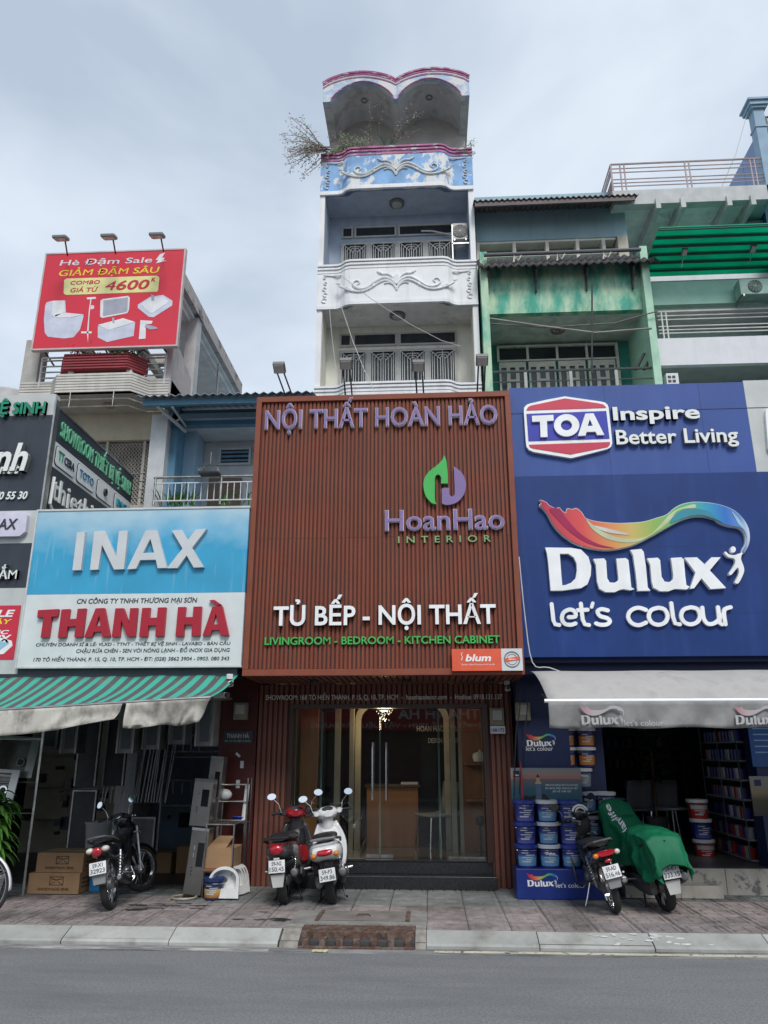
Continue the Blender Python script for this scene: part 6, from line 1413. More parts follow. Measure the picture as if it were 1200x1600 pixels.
# upper storey
UB = mat('upper_blue_wall', (.30, .44, .50), .75, var=.12, vscale=1, col2=(.34, .42, .45), mscale=1.2, mlo=.5, mhi=.8, grime=.3, gcol=(.15, .22, .26))
bx('upper_wall', (1.2, 4.5, 14.6, 15.0, 12.42, 13.6), UB, gh); bx('upper_slab', (1.2, 4.5, 14.4, 16, 11.3, 11.6), UB, gh)
bx('window_backing', (1.2, 4.4, 14.9, 14.95, 11.6, 12.42), mat('pale_glass', (.24, .36, .34), .2, var=.15), gh)
for x in (1.2, 2.0, 2.72, 3.38, 3.95): bx('window_mullion', (x, x + .07, 14.62, 14.9, 11.6, 12.42), FD, gh)
for z in (12.02, 12.37): bx('window_rail', (1.2, 4.25, 14.63, 14.89, z, z + .05), FD, gh)
bx('stained_post', (4.28, 4.5, 14.58, 14.9, 11.6, 12.42), mat('rusty_post', (.5, .46, .38), .7, col2=(.3, .14, .07), mscale=4, mlo=.52, mhi=.62, stretch=(1, 1, .3)), gh)
g = []
for k in range(121):
    x = 1.12 + 3.5 * k / 120; dz = .028 * math.sin(k * math.pi / 2); g.append([(x, 13.9, 12.95 + dz), (x, 15.4, 13.5 + dz)])
solidify(MB().sheet(g).build('tin_roof', mat('old_tin', (.12, .11, .11), .7, .2, var=.3, col2=(.2, .13, .1), mscale=3, mlo=.5, mhi=.7), gh, smooth=True), .015)
bx('eave_board', (1.15, 4.55, 13.93, 13.97, 12.82, 12.92), mat('eave', (.14, .11, .11), .7), gh)
tag(MB().tube([(at(925, 445, 13.9)[0], 13.9, at(925, 445, 13.9)[1]), (at(925, 583, 13.9)[0], 13.9, at(925, 583, 13.9)[1])], .018, 6).build('drain_pipe', mat('pipe_black', (.04, .04, .045), .5)), 'thin dark upright pipe in front of the green balcony', 'pipe')
slung([(760, 497, 14.1), (850, 510, 13.9), (930, 520, 13.9), (1018, 513, 14)], .02, mat('bamboo_grey', (.28, .27, .25), .8), 'sagging grey pole slung under the green parapet', 'drying_pole')
slung([(760, 505, 14.1), (850, 512, 13.95), (960, 505, 13.95), (1028, 486, 13.9)], .015, mat('bamboo_dark', (.16, .16, .15), .8), 'thinner dark pole crossing the first under the green parapet', 'drying_pole')
for i, (a, c) in enumerate((((993, 578), (1007, 552)), ((1006, 578), (1022, 551)))): tag(MB().tube([(at(*a, 14.3)[0], 14.3, at(*a, 14.3)[1]), (at(*c, 14.3)[0], 14.3, at(*c, 14.3)[1])], .03, 6).build('bracket_bar', BLK), ('slanted black bar nearer the green doors on the pale fin wall', 'slanted black bar nearer the white balcony on the pale fin wall')[i], 'bar')

# ================================================================== RIGHT HOUSE
rh = thing('terrace_house', 'pale green house with a cantilevered roof terrace and white railed balcony', 'building', (6.2, 14.2, 0))
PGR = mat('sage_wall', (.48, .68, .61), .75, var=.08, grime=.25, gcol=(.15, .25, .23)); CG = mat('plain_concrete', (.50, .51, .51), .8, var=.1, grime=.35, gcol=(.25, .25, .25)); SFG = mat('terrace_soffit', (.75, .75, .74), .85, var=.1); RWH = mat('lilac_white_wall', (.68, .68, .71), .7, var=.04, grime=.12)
HX0, HX1 = 4.76, 9.2
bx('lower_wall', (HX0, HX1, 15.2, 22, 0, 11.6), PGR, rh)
bx('balcony_front', (HX0 - .05, HX1, 14.2, 14.32, 9.03, 9.64), RWH, rh); bx('balcony_slab', (HX0 - .03, HX1, 14.32, 15.2, 9.04, 9.16), mat('balcony_soffit', (.36, .36, .37), .85, var=.1), rh)
bx('mid_band', (HX0, HX1, 14.25, 14.4, 10.45, 11.0), mat('sage_band', (.33, .56, .46), .7, var=.06), rh); bx('mid_ceiling', (HX0, HX1, 14.4, 15.2, 10.42, 10.5), SFG, rh)
for k in range(9):
    x = 4.75 + .33 * k
    if k % 2 == 0: bx('band_window', (x, x + .24, 15.1, 15.18, 11.1, 11.42), mat('band_pane', (.55, .57, .55), .4), rh)
bx('band_sill', (HX0, HX1, 14.9, 15.19, 11.45, 11.6), RWH, rh)
def railing(x0, x1, Y, z0, z1, m, par, rows=(0, .16, .3, .55, .68, .8), posts=(.0, .5, 1.), r_=.017):
    b = MB(); b.tube([(x0, Y, z1), (x1, Y, z1)], r_ * 1.4, 6)
    b.build('top_rail', m, par); h = z1 - z0
    b = MB()
    for f in rows[1:]: b.tube([(x0, Y, z1 - h * f), (x1, Y, z1 - h * f)], r_ * .85, 6)
    b.build('rails', m, par)
    for p in posts:
        for dx in (0, .09): MB().tube([(x0 + (x1 - x0) * p + dx, Y, z0), (x0 + (x1 - x0) * p + dx, Y, z1)], r_, 6).build('rail_post', m, par)
railing(HX0 + .05, HX1, 14.22, 9.64, 10.27, mat('rail_white', (.66, .66, .63), .4), rh, posts=(.02, .535, .98))
# terrace slab
x0, _ = at(958, 300, 14.2); SLZ0, SLZ1 = 12.93, 13.3
bx('terrace_edge', (4.17, 7.62, 14.2, 14.4, SLZ0, SLZ1), CG, rh); bx('terrace_slab', (4.19, 7.6, 14.4, 16.2, SLZ0 + .1, SLZ1 - .05), SFG, rh)
for x in (5.05, 5.58, 6.55, 7.05): bx('slab_rib', (x, x + .1, 14.15, 16.1, SLZ0 - .16, SLZ0 + .099), CG, rh)
bx('terrace_back_wall', (4.2, 7.6, 16.2, 16.3, 11, 13.2), mat('grey_back_wall', (.6, .6, .6), .8), rh)
RRD = mat('rail_rosy', (.42, .33, .33), .5, var=.15)
railing(4.2, 7.55, 14.25, SLZ1, 14.04, RRD, rh, posts=(.06, .48, .9))
b = MB()
for f in (0, .16, .3, .55, .68, .8): b.tube([(4.2, 14.25, 14.04 - .74 * f), (4.2, 16.2, 14.04 - .74 * f)], .016, 6)
b.tube([(4.2, 14.25, SLZ1), (4.2, 14.25, 14.04)], .022, 6); b.build('side_rails', RRD, rh)
for (a, c) in (((1011, 324), (1046, 344)), ((1046, 344), (1044, 318)), ((1107, 347), (1105, 318)), ((1107, 347), (1138, 320))):
    MB().tube([(at(*a, 14.7)[0], 14.7, at(*a, 14.7)[1]), (at(*c, 14.7)[0], 14.7, at(*c, 14.7)[1])], .016, 5).build('awning_tie', RWH, rh)
bx('terrace_pillar', (7.0, 7.6, 14.9, 15.3, 12.2, SLZ0), CG, rh)
b = MB()
for k in range(5): b.box(6.75 - .05 * k, 7.1 - .05 * k, 15.3 + .1 * k, 15.4 + .1 * k, 12.75 - .09 * k, 12.78 - .09 * k)
b.build('spiral_stair', BLK, rh)
# green corrugated awning
gaw = thing('corrugated_awning', 'bright green plastic awning in long overlapping sheets under the roof terrace', 'awning', (6.2, 14, 11.1))
GP = translucent(mat('green_plastic', (.015, .62, .42), .45, var=.12, vscale=1.2, col2=(.01, .45, .29), mscale=4, mlo=.6, mhi=.7), None, .62)
nrow = 6
for k in range(nrow):
    f0, f1 = k / nrow, (k + 1) / nrow
    def P_(f, x): return (x, 13.45 + .85 * f, 11.72 + -.0 - (.0) * f)
    y0, y1 = 14.75 - 1.5 * f0, 14.75 - 1.5 * f1 - .03; z0, z1 = 11.47 + .12 * f0, 11.47 + .12 * f1
    solidify(MB().add([(4.72, y0, z0), (7.9, y0, z0), (7.9, y1, z1 - .01), (4.72, y1, z1 - .01)], [(0, 1, 2, 3)]).build('plastic_sheet', GP, gaw), .012)
    bx('purlin', (4.72, 7.9, y1 + .02, y1 + .06, z1 - .06, z1 - .025), mat('purlin_dark', (.04, .09, .08), .6), gaw)
for (px, py) in ((1069, 397), (1176, 392)): floodlight(px, py, py + 8, 13.9, 'round pale floodlight under the green plastic awning %s' % ('nearer the tiled canopy' if px < 1100 else 'nearer the air conditioner'), 'floodlights under the green plastic awning', two=False, head=.12)
x0, z0 = at(1158, 460, 13.9); ac_unit(x0, 13.9, z0, .75, .36, .3, 'green tinted air conditioner under the plastic awning', mat('ac_green', (.2, .33, .28), .6, var=.2), fx=.4)
x0, z0 = at(1043, 606, 14.0); wn = thing('vent_box', 'small white slotted outdoor unit under the white balcony', 'air conditioner', (x0, 14, z0)); bx('case', (x0, x0 + .24, 14, 14.2, z0 - .1, z0 + .32), RWH, wn, .01)
for i in range(4):
    for j in range(2): bx('slot', (x0 + .03 + .085 * j, x0 + .09 + .085 * j, 13.99, 13.999, z0 - .06 + .09 * i, z0 - .01 + .09 * i), BLK, wn)
# far blue building
bb = thing('blue_glass_building', 'tall narrow blue building with a capped corner pillar at the picture edge', 'building', (8, 14.5, 0))
BPL = mat('powder_blue', (.25, .37, .48), .7, var=.08, grime=.3, gcol=(.2, .27, .33)); BGL = mat('blue_panel_wall', (.07, .17, .38), .25, var=.2, vscale=1.2)
bx('corner_pillar', (7.45, 7.68, 14.2, 14.45, 8, 15.35), BPL, bb)
for z, o_, h in ((14.85, .02, .05), (15.35, .05, .06), (15.41, .09, .1), (15.51, .13, .05)): bx('capital', (7.45 - o_, 7.68 + o_, 14.2 - o_, 14.45 + o_, z, z + h), BPL, bb)
n = 9
for i in range(n):
    y0 = 14.5 + i * .9; zt_ = 15.0
    for j in range(5): bx('wall_panel', (7.62, 7.66, y0 + .01, y0 + .89, 10.0 + j * 1.0, 10.99 + j * 1.0), BGL, bb)
bx('body', (7.67, 12, 14.46, 24, 0, 14.4), mat('far_grey', (.35, .36, .37), .8, var=.1), bb)
b = MB(); [b.tube([(7.7, 14.3, z), (9.5, 14.3, z)], .025, 6) for z in (14.7, 14.95, 15.2)]; b.tube([(7.75, 14.3, 14.4), (7.75, 14.3, 15.2)], .025, 6); b.build('roof_rail', BLK, bb)
slung([(1168, 175, 14.3), (1150, 240, 14.3), (1120, 310, 14.3)], .006, CW, 'thin wire running down from the blue corner pillar')

# ================================================================== HOUSE WITH THE RED BILLBOARD
lh = thing('billboard_house', 'aged cream house with ribbed balcony, folding gate and bare roof frame', 'building', (-6.1, 12.6, 0))
CRH = mat('cream_render', (.52, .48, .38), .8, var=.08, grime=.3, gcol=(.3, .27, .2)); AGE = mat('aged_concrete', (.42, .41, .38), .85, var=.15, col2=(.13, .12, .11), mscale=2.6, mlo=.55, mhi=.66, stretch=(1, 1, .35), bump=.4, bscale=25); RIBM = mat('ribbed_tile', (.55, .53, .49), .6, var=.1, grime=.45, gcol=(.25, .23, .2)); MVE = mat('mauve_render', (.5, .44, .43), .85, var=.1, col2=(.3, .27, .26), mscale=2, mlo=.52, mhi=.7, stretch=(1, 1, .3))
EX0, EX1, EY = -7.55, -4.82, 12.6
bx('side_wall', (EX1 + .002, EX1 + .12, EY + .06, 20, 0, 8.2), AGE, lh); bx('gate_wall', (EX0, EX1, EY + .9, EY + 1.0, 0, 8.0), CRH, lh); bx('gate_lintel', (EX0, EX1 - .0, EY + .72, EY + .899, 7.3, 7.9), CRH, lh); bx('gate_pier', (EX1 - .22, EX1, EY + .7, EY + .898, 4, 7.3), CRH, lh)
prof = [(EX0, EY), (-6.95, EY), (-6.72, EY - .28), (-5.32, EY - .28), (-5.08, EY), (EX1 + .1, EY)]
for k in range(7):
    z = 7.83 + k * .055; o_ = .015; MB().prism([(x, y - o_) for x, y in prof] + [(x, y + .1) for x, y in prof][::-1], 'Z', z, z + .04).build('balcony_rib', RIBM, lh)
MB().prism([(x, y + .01) for x, y in prof] + [(x, y + .12) for x, y in prof][::-1], 'Z', 7.83, 8.21).build('balcony_front', RIBM, lh)
MB().prism([(x, y + .12) for x, y in prof] + [(EX1, EY + .9), (EX0, EY + .9)], 'Z', 7.85, 7.95).build('balcony_slab', mat('balcony_under', (.38, .36, .32), .85, var=.1), lh)
for z in (7.66, 7.52): MB().tube([(x, y - .05, z) for x, y in prof], .014, 6).build('drying_rail', STE, lh)
for x in (-6.4, -5.6): MB().tube([(x, EY - .33, 7.5), (x, EY - .33, 7.84)], .008, 5).build('rail_hanger', STE, lh)
MB().lathe([(.12, 0), (.1, -.05), (.03, -.07)], 16, (-5.95, EY + .3, 7.85)).build('ceiling_lamp', mat('lamp_dull', (.25, .22, .2), .5), lh)
# folding gate (accordion)
fg = MB(); bx('gate_void', (-6.95, EX1 - .221, EY + .83, EY + .86, 4, 7.3), mat('gate_void_mat', (.16, .145, .125), .8, var=.3), lh)
gx = -6.9
while gx < EX1 - .24:
    z = 5.7; pts = []
    while z < 7.3:
        pts.append((gx + .028 * math.sin((z - 5.7) * 2 * math.pi / .16), EY + .8, z)); z += .04
    gw = MB(); gw.tube(pts, .008, 4); gw.tube([(x + 2 * (gx - x), y, z_) for x, y, z_ in pts], .008, 4); gw.build('gate_lattice', mat('gate_paint', (.42, .40, .36), .6) if gx < -6.89 else bpy.data.materials['gate_paint'], lh); gx += .068
for x in (-6.13, -5.4): bx('gate_stile', (x, x + .05, EY + .77, EY + .82, 5.0, 7.3), bpy.data.materials['gate_paint'], lh)
# lower balcony with railing behind the signs
bx('low_balcony', (-6.8, EX1 + .1, EY - .1, EY + .9, 5.4, 5.72), RIBM, lh)
b = MB()
for z in (5.85, 6.0, 6.15, 6.3): b.tube([(-5.6, EY - .1, z), (EX1 + .05, EY - .1, z)], .012, 5)
for x in (-5.3, EX1): b.tube([(x, EY - .1, 5.72), (x, EY - .1, 6.35)], .016, 5)
b.build('balcony_railing', STE, lh)
tag(bx('red_crate', (-5.6, -5.36, EY - .05, EY + .2, 5.75, 6.12), mat('old_red', (.3, .05, .04), .7, var=.3), None), 'old red crate on the low balcony behind the slanting side sign', 'crate')
# upper frame
bx('front_column', (EX0 - .02, EX0 + .28, EY, EY + .3, 7.9, 9.1), AGE, lh)
for x in (-6.35,): bx('roof_column', (x, x + .22, 13.6, 13.85, 8.2, 10.2), AGE, lh)
MB().prism([(12.6, 7.9), (15.2, 7.9), (13.8, 8.75), (12.6, 9.1)], 'X', EX1, EX1 + .12).build('broken_side_wall', MVE, lh)
BX = -4.62
bx('roof_edge_beam', (BX - .12, BX, 12.3, 17.4, 10.2, 10.5), mat('beam_mauve', (.46, .42, .40), .85, var=.12, col2=(.1, .1, .1), mscale=2.5, mlo=.55, mhi=.64, bump=.3), lh)
for k in (1, 2): bx('beam_moulding', (BX - .12 - .09 * k, BX - .122 - .09 * (k - 1), 12.35, 17.3, 10.2 - .05 * k, 10.2 - .05 * (k - 1)), SFG, lh)
bx('roof_slab', (-5.75, BX - .31, 12.7, 17.3, 10.08, 10.16), SFG, lh)
bx('side_column', (-4.9, -4.66, 13.75, 14.0, 8.0, 10.2), CG, lh)
MB().tube([(-4.72, 15.6, 8.2), (-4.72, 15.6, 10.1)], .03, 6).build('vent_pipe', STE, lh)
for y in (13.1, 14.1, 15.1, 16.1, 17.1): bx('rafter', (-7.5, -5.75, y, y + .18, 9.9, 10.15), AGE, lh)
for x in (-7.3, -6.7, -6.1): bx('rafter', (x, x + .14, 12.8, 17.3, 9.72, 9.9), AGE, lh)
for x in (-4.3, -4.0): pass
bk = []
for (a, c) in (((265, 735), (340, 850)), ((500, 730), (470, 800)), ((560, 728), (615, 795)), ((650, 730), (690, 800)), ((720, 728), (700, 795)), ((850, 715), (930, 770)), ((940, 715), (860, 770)), ((1000, 710), (1075, 800))):
    p, q = (a[0] / 4, 360 + a[1] / 4), (c[0] / 4, 360 + c[1] / 4); bk.append(MB().tube([(at(*p, 12.5)[0], 12.5, at(*p, 12.5)[1]), (at(*q, 12.9)[0], 12.9, at(*q, 12.9)[1])], .018, 5))
# planter
RDP = mat('red_tin_planter', (.27, .028, .035), .5, var=.12, grime=.3)
plt = thing('planter_box', 'dark red ribbed planter box on the ribbed balcony under the billboard', 'planter', (-6.0, 12.3, 8.3))
pp_ = [(-6.82, 12.62), (-6.62, 12.3), (-5.42, 12.3), (-5.15, 12.62)]
MB().prism(pp_ + [(-5.3, 12.8), (-6.7, 12.8)], 'Z', 8.28, 8.6).build('trough', RDP, plt)
for k in range(6): MB().prism([(x, y - .02) for x, y in pp_] + [(x, y + .01) for x, y in pp_][::-1], 'Z', 8.29 + k * .055, 8.32 + k * .055).build('rib', RDP, plt)
for x in (-6.55, -5.45): bx('foot', (x, x + .1, 12.36, 12.6, 8.2, 8.28), CG, plt)
scrub('dead_weed', 'dead grey weed drooping over the red planter', (-6.35, 12.35, 8.6), [(0, -.3, .5), (.5, -.2, .1), (-.5, 0, .2)], 12, .35, 12, 4, 0)
scrub('green_weed', 'small green weed growing at the other end of the red planter', (-5.6, 12.4, 8.6), [(0, 0, 1), (.7, 0, .6), (-.7, 0, .6)], 18, .3, 13, 30, 0)
def small_rail(x0, x1, Y, z0, z1, rows, lb):
    t = thing('balcony_railing', lb, 'railing', ((x0 + x1) / 2, Y, z0)); b = MB()
    for k in range(rows): z = z0 + (z1 - z0) * (k + .5) / rows; b.tube([(x0, Y, z), (x1, Y + (.0), z)], .016, 6)
    b.build('rails', STE, t)
    for x in (x0, x1): MB().tube([(x, Y, z0), (x, Y, z1)], .02, 6).build('post', RWH, t)
    MB().tube([(x0, Y, z1), (x1, Y, z1)], .02, 6).build('top_rail', RWH, t)
small_rail(-7.2, -6.78, 12.6, 8.1, 8.7, 5, 'short steel railing between the stained column and the red planter'); small_rail(-5.2, -4.82, 12.6, 8.1, 8.7, 5, 'short steel railing between the red planter and the mauve wall')
# billboard
YBB = 12.2
bd = thing('billboard', 'large red bathroom sale billboard on a steel frame above the roof', 'billboard', (-5.9, YBB, 8.6))
[k_.build('frame_strut', bpy.data.materials.get('strut_dark') or mat('strut_dark', (.07, .065, .06), .7), bd) for k_ in bk]
b0 = at(52, 543, YBB); b1 = at(275, 541, YBB); b2_ = at(288, 390, YBB); b3 = at(73, 398, YBB)
Xa, Xb, Za, Zb = (b0[0] + b3[0]) / 2, (b1[0] + b2_[0]) / 2, (b0[1] + b1[1]) / 2, (b2_[1] + b3[1]) / 2
bx('print_panel', (Xa, Xb, YBB, YBB + .06, Za, Zb), mat('billboard_red', (.60, .02, .045), .45, var=.06, vscale=1), bd)
b = MB()
for d in ((Xa - .03, Xb + .03, YBB - .01, YBB + .08, Zb, Zb + .03), (Xa - .03, Xb + .03, YBB - .01, YBB + .08, Za - .03, Za), (Xa - .03, Xa, YBB - .01, YBB + .08, Za, Zb), (Xb, Xb + .03, YBB - .01, YBB + .08, Za, Zb)): b.box(*d)
b.build('panel_frame', mat('frame_pale', (.5, .42, .42), .5), bd)
YF = mat('print_yellow2', (.75, .62, .03), .45); CRE = mat('print_cream_yellow', (.72, .68, .30), .45); LAV = mat('print_lavender', (.55, .57, .68), .45); LAV2 = mat('print_grey', (.34, .35, .42), .45); PWH = mat('print_white', (.7, .7, .72), .45); RD2 = mat('print_red', (.5, .02, .03), .45)
def bt(s_, a0, a1, yb, yc, yb2, m, w0=0., **k): return ptext(s_, a0 / 4, a1 / 4, 360 + yb / 4, 360 + yc / 4, YBB, m, bd, .006, yb2=360 + yb2 / 4, w0=w0, **k)
bt('Hè Đậm Sale', 372, 950, 222, 178, 200, PWH, off=.008, shear=.1); bt('GIẢM ĐẬM SÂU', 368, 995, 284, 240, 268, YF, off=.008, shear=.12)
def zb(pts): return [(x / 4, 360 + y / 4) for x, y in pts]
def bs2(nm, pts, m, w0=0., d=.004, sm=False): return shape(nm, [zb(cr(pts, True, 3) if sm else pts)], front(YBB), d, m, bd, w0=w0, px=YBB)
bs2('price_plate', [(415, 302), (980, 284), (993, 292), (996, 300), (988, 375), (980, 384), (415, 404), (402, 398), (398, 390), (402, 312)], CRE)
bt('COMBO', 440, 625, 340, 315, 334, RD2, .004, off=.004, shear=.15); bt('GIÁ TỪ', 440, 612, 388, 360, 382, RD2, .004, off=.004, shear=.15); bt('4600', 655, 932, 375, 315, 365, RD2, .004, off=.022, shear=.2); bt('K', 945, 972, 320, 297, 319, RD2, .004, off=.02, shear=.15)
bs2('printed_bolt', [(1000, 150), (1032, 138), (1012, 172), (1030, 172), (1022, 188), (1040, 190), (975, 206), (992, 184), (972, 186)], PWH)
bs2('printed_toilet', [(292, 450), (330, 440), (408, 438), (412, 515), (520, 525), (522, 540), (500, 620), (460, 668), (400, 676), (300, 665), (280, 640), (275, 560), (283, 470)], LAV)
bs2('printed_toilet_lid', [(330, 442), (402, 440), (405, 512), (345, 542), (325, 530)], PWH, .004); bs2('printed_toilet_seat', [(345, 530), (410, 515), (515, 528), (440, 546), (350, 545)], PWH, .004)
for pts in ([(543, 420), (598, 416), (600, 428), (545, 432)], [(566, 430), (572, 430), (560, 520), (550, 700), (544, 640), (556, 500)], [(508, 632), (573, 632), (573, 644), (508, 644)], [(570, 468), (588, 470), (588, 490), (566, 494)]): bs2('printed_shower', pts, PWH)
bs2('printed_mirror', [(640, 430), (800, 410), (812, 420), (806, 500), (795, 518), (640, 548), (626, 540), (628, 440)], PWH); bs2('printed_mirror_glass', [(648, 440), (800, 420), (796, 500), (785, 510), (645, 535)], LAV2, .004)
bs2('printed_vanity', [(612, 600), (770, 552), (845, 575), (835, 660), (670, 698), (612, 670)], LAV); bs2('printed_vanity_top', [(612, 592), (770, 550), (845, 573), (680, 625)], PWH, .004)
bs2('printed_vanity_tap', [(702, 545), (716, 550), (716, 580), (704, 580)], LAV2, .008)
bs2('printed_basin', [(862, 465), (940, 415), (1020, 404), (1078, 440), (1076, 470), (960, 543), (930, 540), (862, 485)], LAV); bs2('printed_basin_bowl', [(885, 465), (945, 422), (1015, 414), (1060, 445), (955, 518), (935, 516)], PWH, .004)
bs2('printed_basin_tap', [(945, 400), (966, 410), (964, 440), (948, 440)], LAV2, .008)
bs2('printed_faucet', [(878, 562), (955, 566), (948, 584), (912, 586), (910, 676), (868, 680)], PWH); bs2('printed_faucet_spout', [(912, 586), (980, 606), (985, 616), (940, 622), (905, 604)], LAV2, .004)
for i, (px, py, pyb, Y) in enumerate(((97, 375, 396, 12.1), (172, 373, 393, 12.1), (247, 371, 390, 12.1))):
    xx, z = at(px, py, Y - .45); xb, zb_ = at(px + 9, pyb, Y); t = thing('billboard_lamp', 'grey floodlight on its rod above the %s of the red billboard' % ('first word', 'middle word', 'lightning bolt')[i], 'floodlight', (xb, Y, zb_), 'floodlights on rods above the red billboard')
    MB().tube([(xb, Y, zb_ - .05), (xx + .05, Y - .42, z - .02)], .016, 6).build('rod', BLK, t)
    m = Matrix.Translation((xx, Y - .5, z)) @ Matrix.Rotation(R(14), 4, 'X'); MB().box(-.13, .13, -.09, .09, -.025, .035, m).build('lamp_housing', mat('lamp_grey', (.22, .23, .22), .5, .2), t, bevel=.015); MB().box(-.1, .1, -.07, .07, -.034, -.026, m).build('lamp_glass', bpy.data.materials['lamp_glass'], t)

# ================================================================== SMALL BLUE HOUSE
bh = thing('small_blue_house', 'small pale blue house with a tin porch roof and steel balcony rail', 'building', (-3.5, 12, 0))
LBU = mat('pale_blue_wall', (.28, .42, .54), .75, var=.06, grime=.2, gcol=(.18, .27, .34)); MBU = mat('mid_blue_wall', (.10, .24, .36), .7, var=.1, grime=.3); OWH = mat('blue_house_white', (.48, .52, .55), .75, var=.08)
HX0b, HX1b, HY = -4.7, -2.3, 12.0
bx('white_side_pier', (HX0b, HX0b + .28, HY - .1, 12.9, 0, 7.15), mat('stained_pier', (.5, .52, .53), .8, var=.1, grime=.6, gcol=(.2, .19, .18)), bh)
bx('blue_side_wall', (HX0b + .28, HX0b + .4, HY + .1, 13.0, 4.4, 7.4), MBU, bh); bx('blue_jamb', (HX0b + .4, HX0b + .62, 12.5, 12.99, 4.4, 7.08), LBU, bh)
bx('back_wall', (HX0b + .2, HX1b + .5, 13.0, 13.1, 4.4, 7.6), OWH, bh); bx('porch_ceiling', (HX0b + .4, HX1b + .5, 12.35, 12.99, 7.08, 7.14), OWH, bh); bx('porch_beam', (HX0b + .4, HX1b + .5, 12.2, 12.34, 7.07, 7.36), MBU, bh)
bx('body', (HX0b, HX1b + .4, 13.12, 20, 0, 7.4), LBU, bh); bx('floor_slab', (HX0b, HX1b + .4, HY - .4, 13.0, 4.9, 5.12), OWH, bh)
for x0 in (-3.8, -3.13):
    f = MB(); f.box(x0, x0 + .6, 12.94, 12.999, 6.6, 6.64).box(x0, x0 + .6, 12.94, 12.999, 6.9, 6.94).box(x0, x0 + .04, 12.94, 12.999, 6.64, 6.9).box(x0 + .56, x0 + .6, 12.94, 12.999, 6.64, 6.9)
    v_ = f.build('louvre_vent', OWH, bh); bx('vent_void', (x0 + .04, x0 + .56, 12.99, 12.998, 6.64, 6.9), DARK, v_)
    for k in range(3): MB().box(x0 + .04, x0 + .56, 12.95, 12.98, 6.67 + .08 * k, 6.71 + .08 * k).build('louvre', MBU, v_)
bx('brown_door', (-3.95, -3.35, 12.95, 12.999, 4.6, 6.35), mat('brown_door', (.16, .11, .08), .6), bh)
TIN = mat('tin_roof_blue_grey', (.20, .25, .29), .5, .3, var=.12)
g = []
for k in range(85):
    x = -4.78 + 2.95 * k / 84; dz = .022 * math.sin(k * math.pi / 2); g.append([(x, 11.3, 7.22 + dz), (x, 12.5, 7.58 + dz), (x, 14.3, 8.1 + dz)])
solidify(MB().sheet(g).build('tin_roof', TIN, bh, smooth=True), .012)
bx('eave_beam', (-4.7, -1.9, 11.42, 11.5, 7.1, 7.2), MBU, bh); bx('mid_purlin', (-4.5, -1.9, 12.1, 12.19, 7.15, 7.25), LBU, bh)
MB().tube([(-4.45, 11.46, 7.1), (-4.2, 12.2, 6.95)], .03, 6).tube([(-4.2, 11.46, 7.08), (-4.2, 12.2, 7.05)], .02, 6).tube([(-4.3, 11.9, 7.0), (-4.2, 11.9, 7.08)], .015, 5).build('roof_bracket', OWH, bh)
rz0 = at(330, 788, 11.6)[1]; rz1 = at(330, 745, 11.6)[1]
br = thing('steel_railing', 'brushed steel balcony railing with thin upright bars on the blue house', 'railing', (-3.4, 11.6, rz0))
MB().tube([(-4.45, 11.6, rz1), (-1.9, 11.6, rz1)], .022, 8).build('top_rail', STE, br); MB().tube([(-4.45, 11.6, rz1 - .1), (-1.9, 11.6, rz1 - .1)], .012, 6).tube([(-4.45, 11.6, rz0 + .07), (-1.9, 11.6, rz0 + .07)], .012, 6).build('rail', RWH, br)
for x in (-4.42, -3.33, -2.3): MB().tube([(x, 11.6, rz0), (x, 11.6, rz1)], .02, 8).build('post', STE, br)
bm_ = MB().tube([(0, 0, 0), (0, 0, rz1 - .1 - rz0 - .07)], .008, 5).mesh('bar'); bm_.materials.append(RWH)
k = -4.3
while k < -1.95: put('bar', bm_, br, (k, 11.6, rz0 + .07)); k += .108
x0, z0 = at(312, 742, 11.5); bcg = thing('bird_cage', 'small domed wire cage fixed to the blue house railing', 'cage', (x0 + .15, 11.5, z0))
bx('tray', (x0, x0 + .33, 11.4, 11.6, z0, z0 + .03), BLK, bcg); MB().ring(.15, .007, (x0 + .165, 11.5, z0 + .03), 'Y', 14, 5, 0, 180).ring(.15, .005, (x0 + .165, 11.42, z0 + .03), 'Y', 14, 5, 0, 180).tube([(x0 + .165, 11.5, z0 + .18), (x0 + .165, 11.5, z0 + .4)], .005, 4).tube([(x0, 11.4, z0 + .03), (x0, 11.4, z0 + .12), (x0 + .33, 11.4, z0 + .12), (x0 + .33, 11.4, z0 + .03)], .005, 4).build('wire_dome', STE, bcg)
for i, (px, w_, lb) in enumerate(((262, .16, 'spiky green plant at the wall end of the steel railing'), (290, .16, 'spiky green plant beside the blue flower behind the railing'), (352, .1, 'thin spiky plant behind the middle of the railing'), (385, .12, 'spiky plant behind the railing next to the brown signboard'))):
    x, z = at(px, 786, 11.75); t = thing('spiky_plant', lb, 'plant', (x, 11.75, z), 'spiky plants behind the steel railing'); b = MB()
    for k in range(20 if i < 2 else 9): a = rnd.random() * 6.28; blade(b, (x + rnd.uniform(-w_, w_), 11.75 + rnd.uniform(-.05, .05), z - .05), (math.cos(a) * .6, math.sin(a) * .4, 1), rnd.uniform(.25, .42), .016, .9, 4)
    b.build('leaf_blades', LEAF, t, smooth=True)
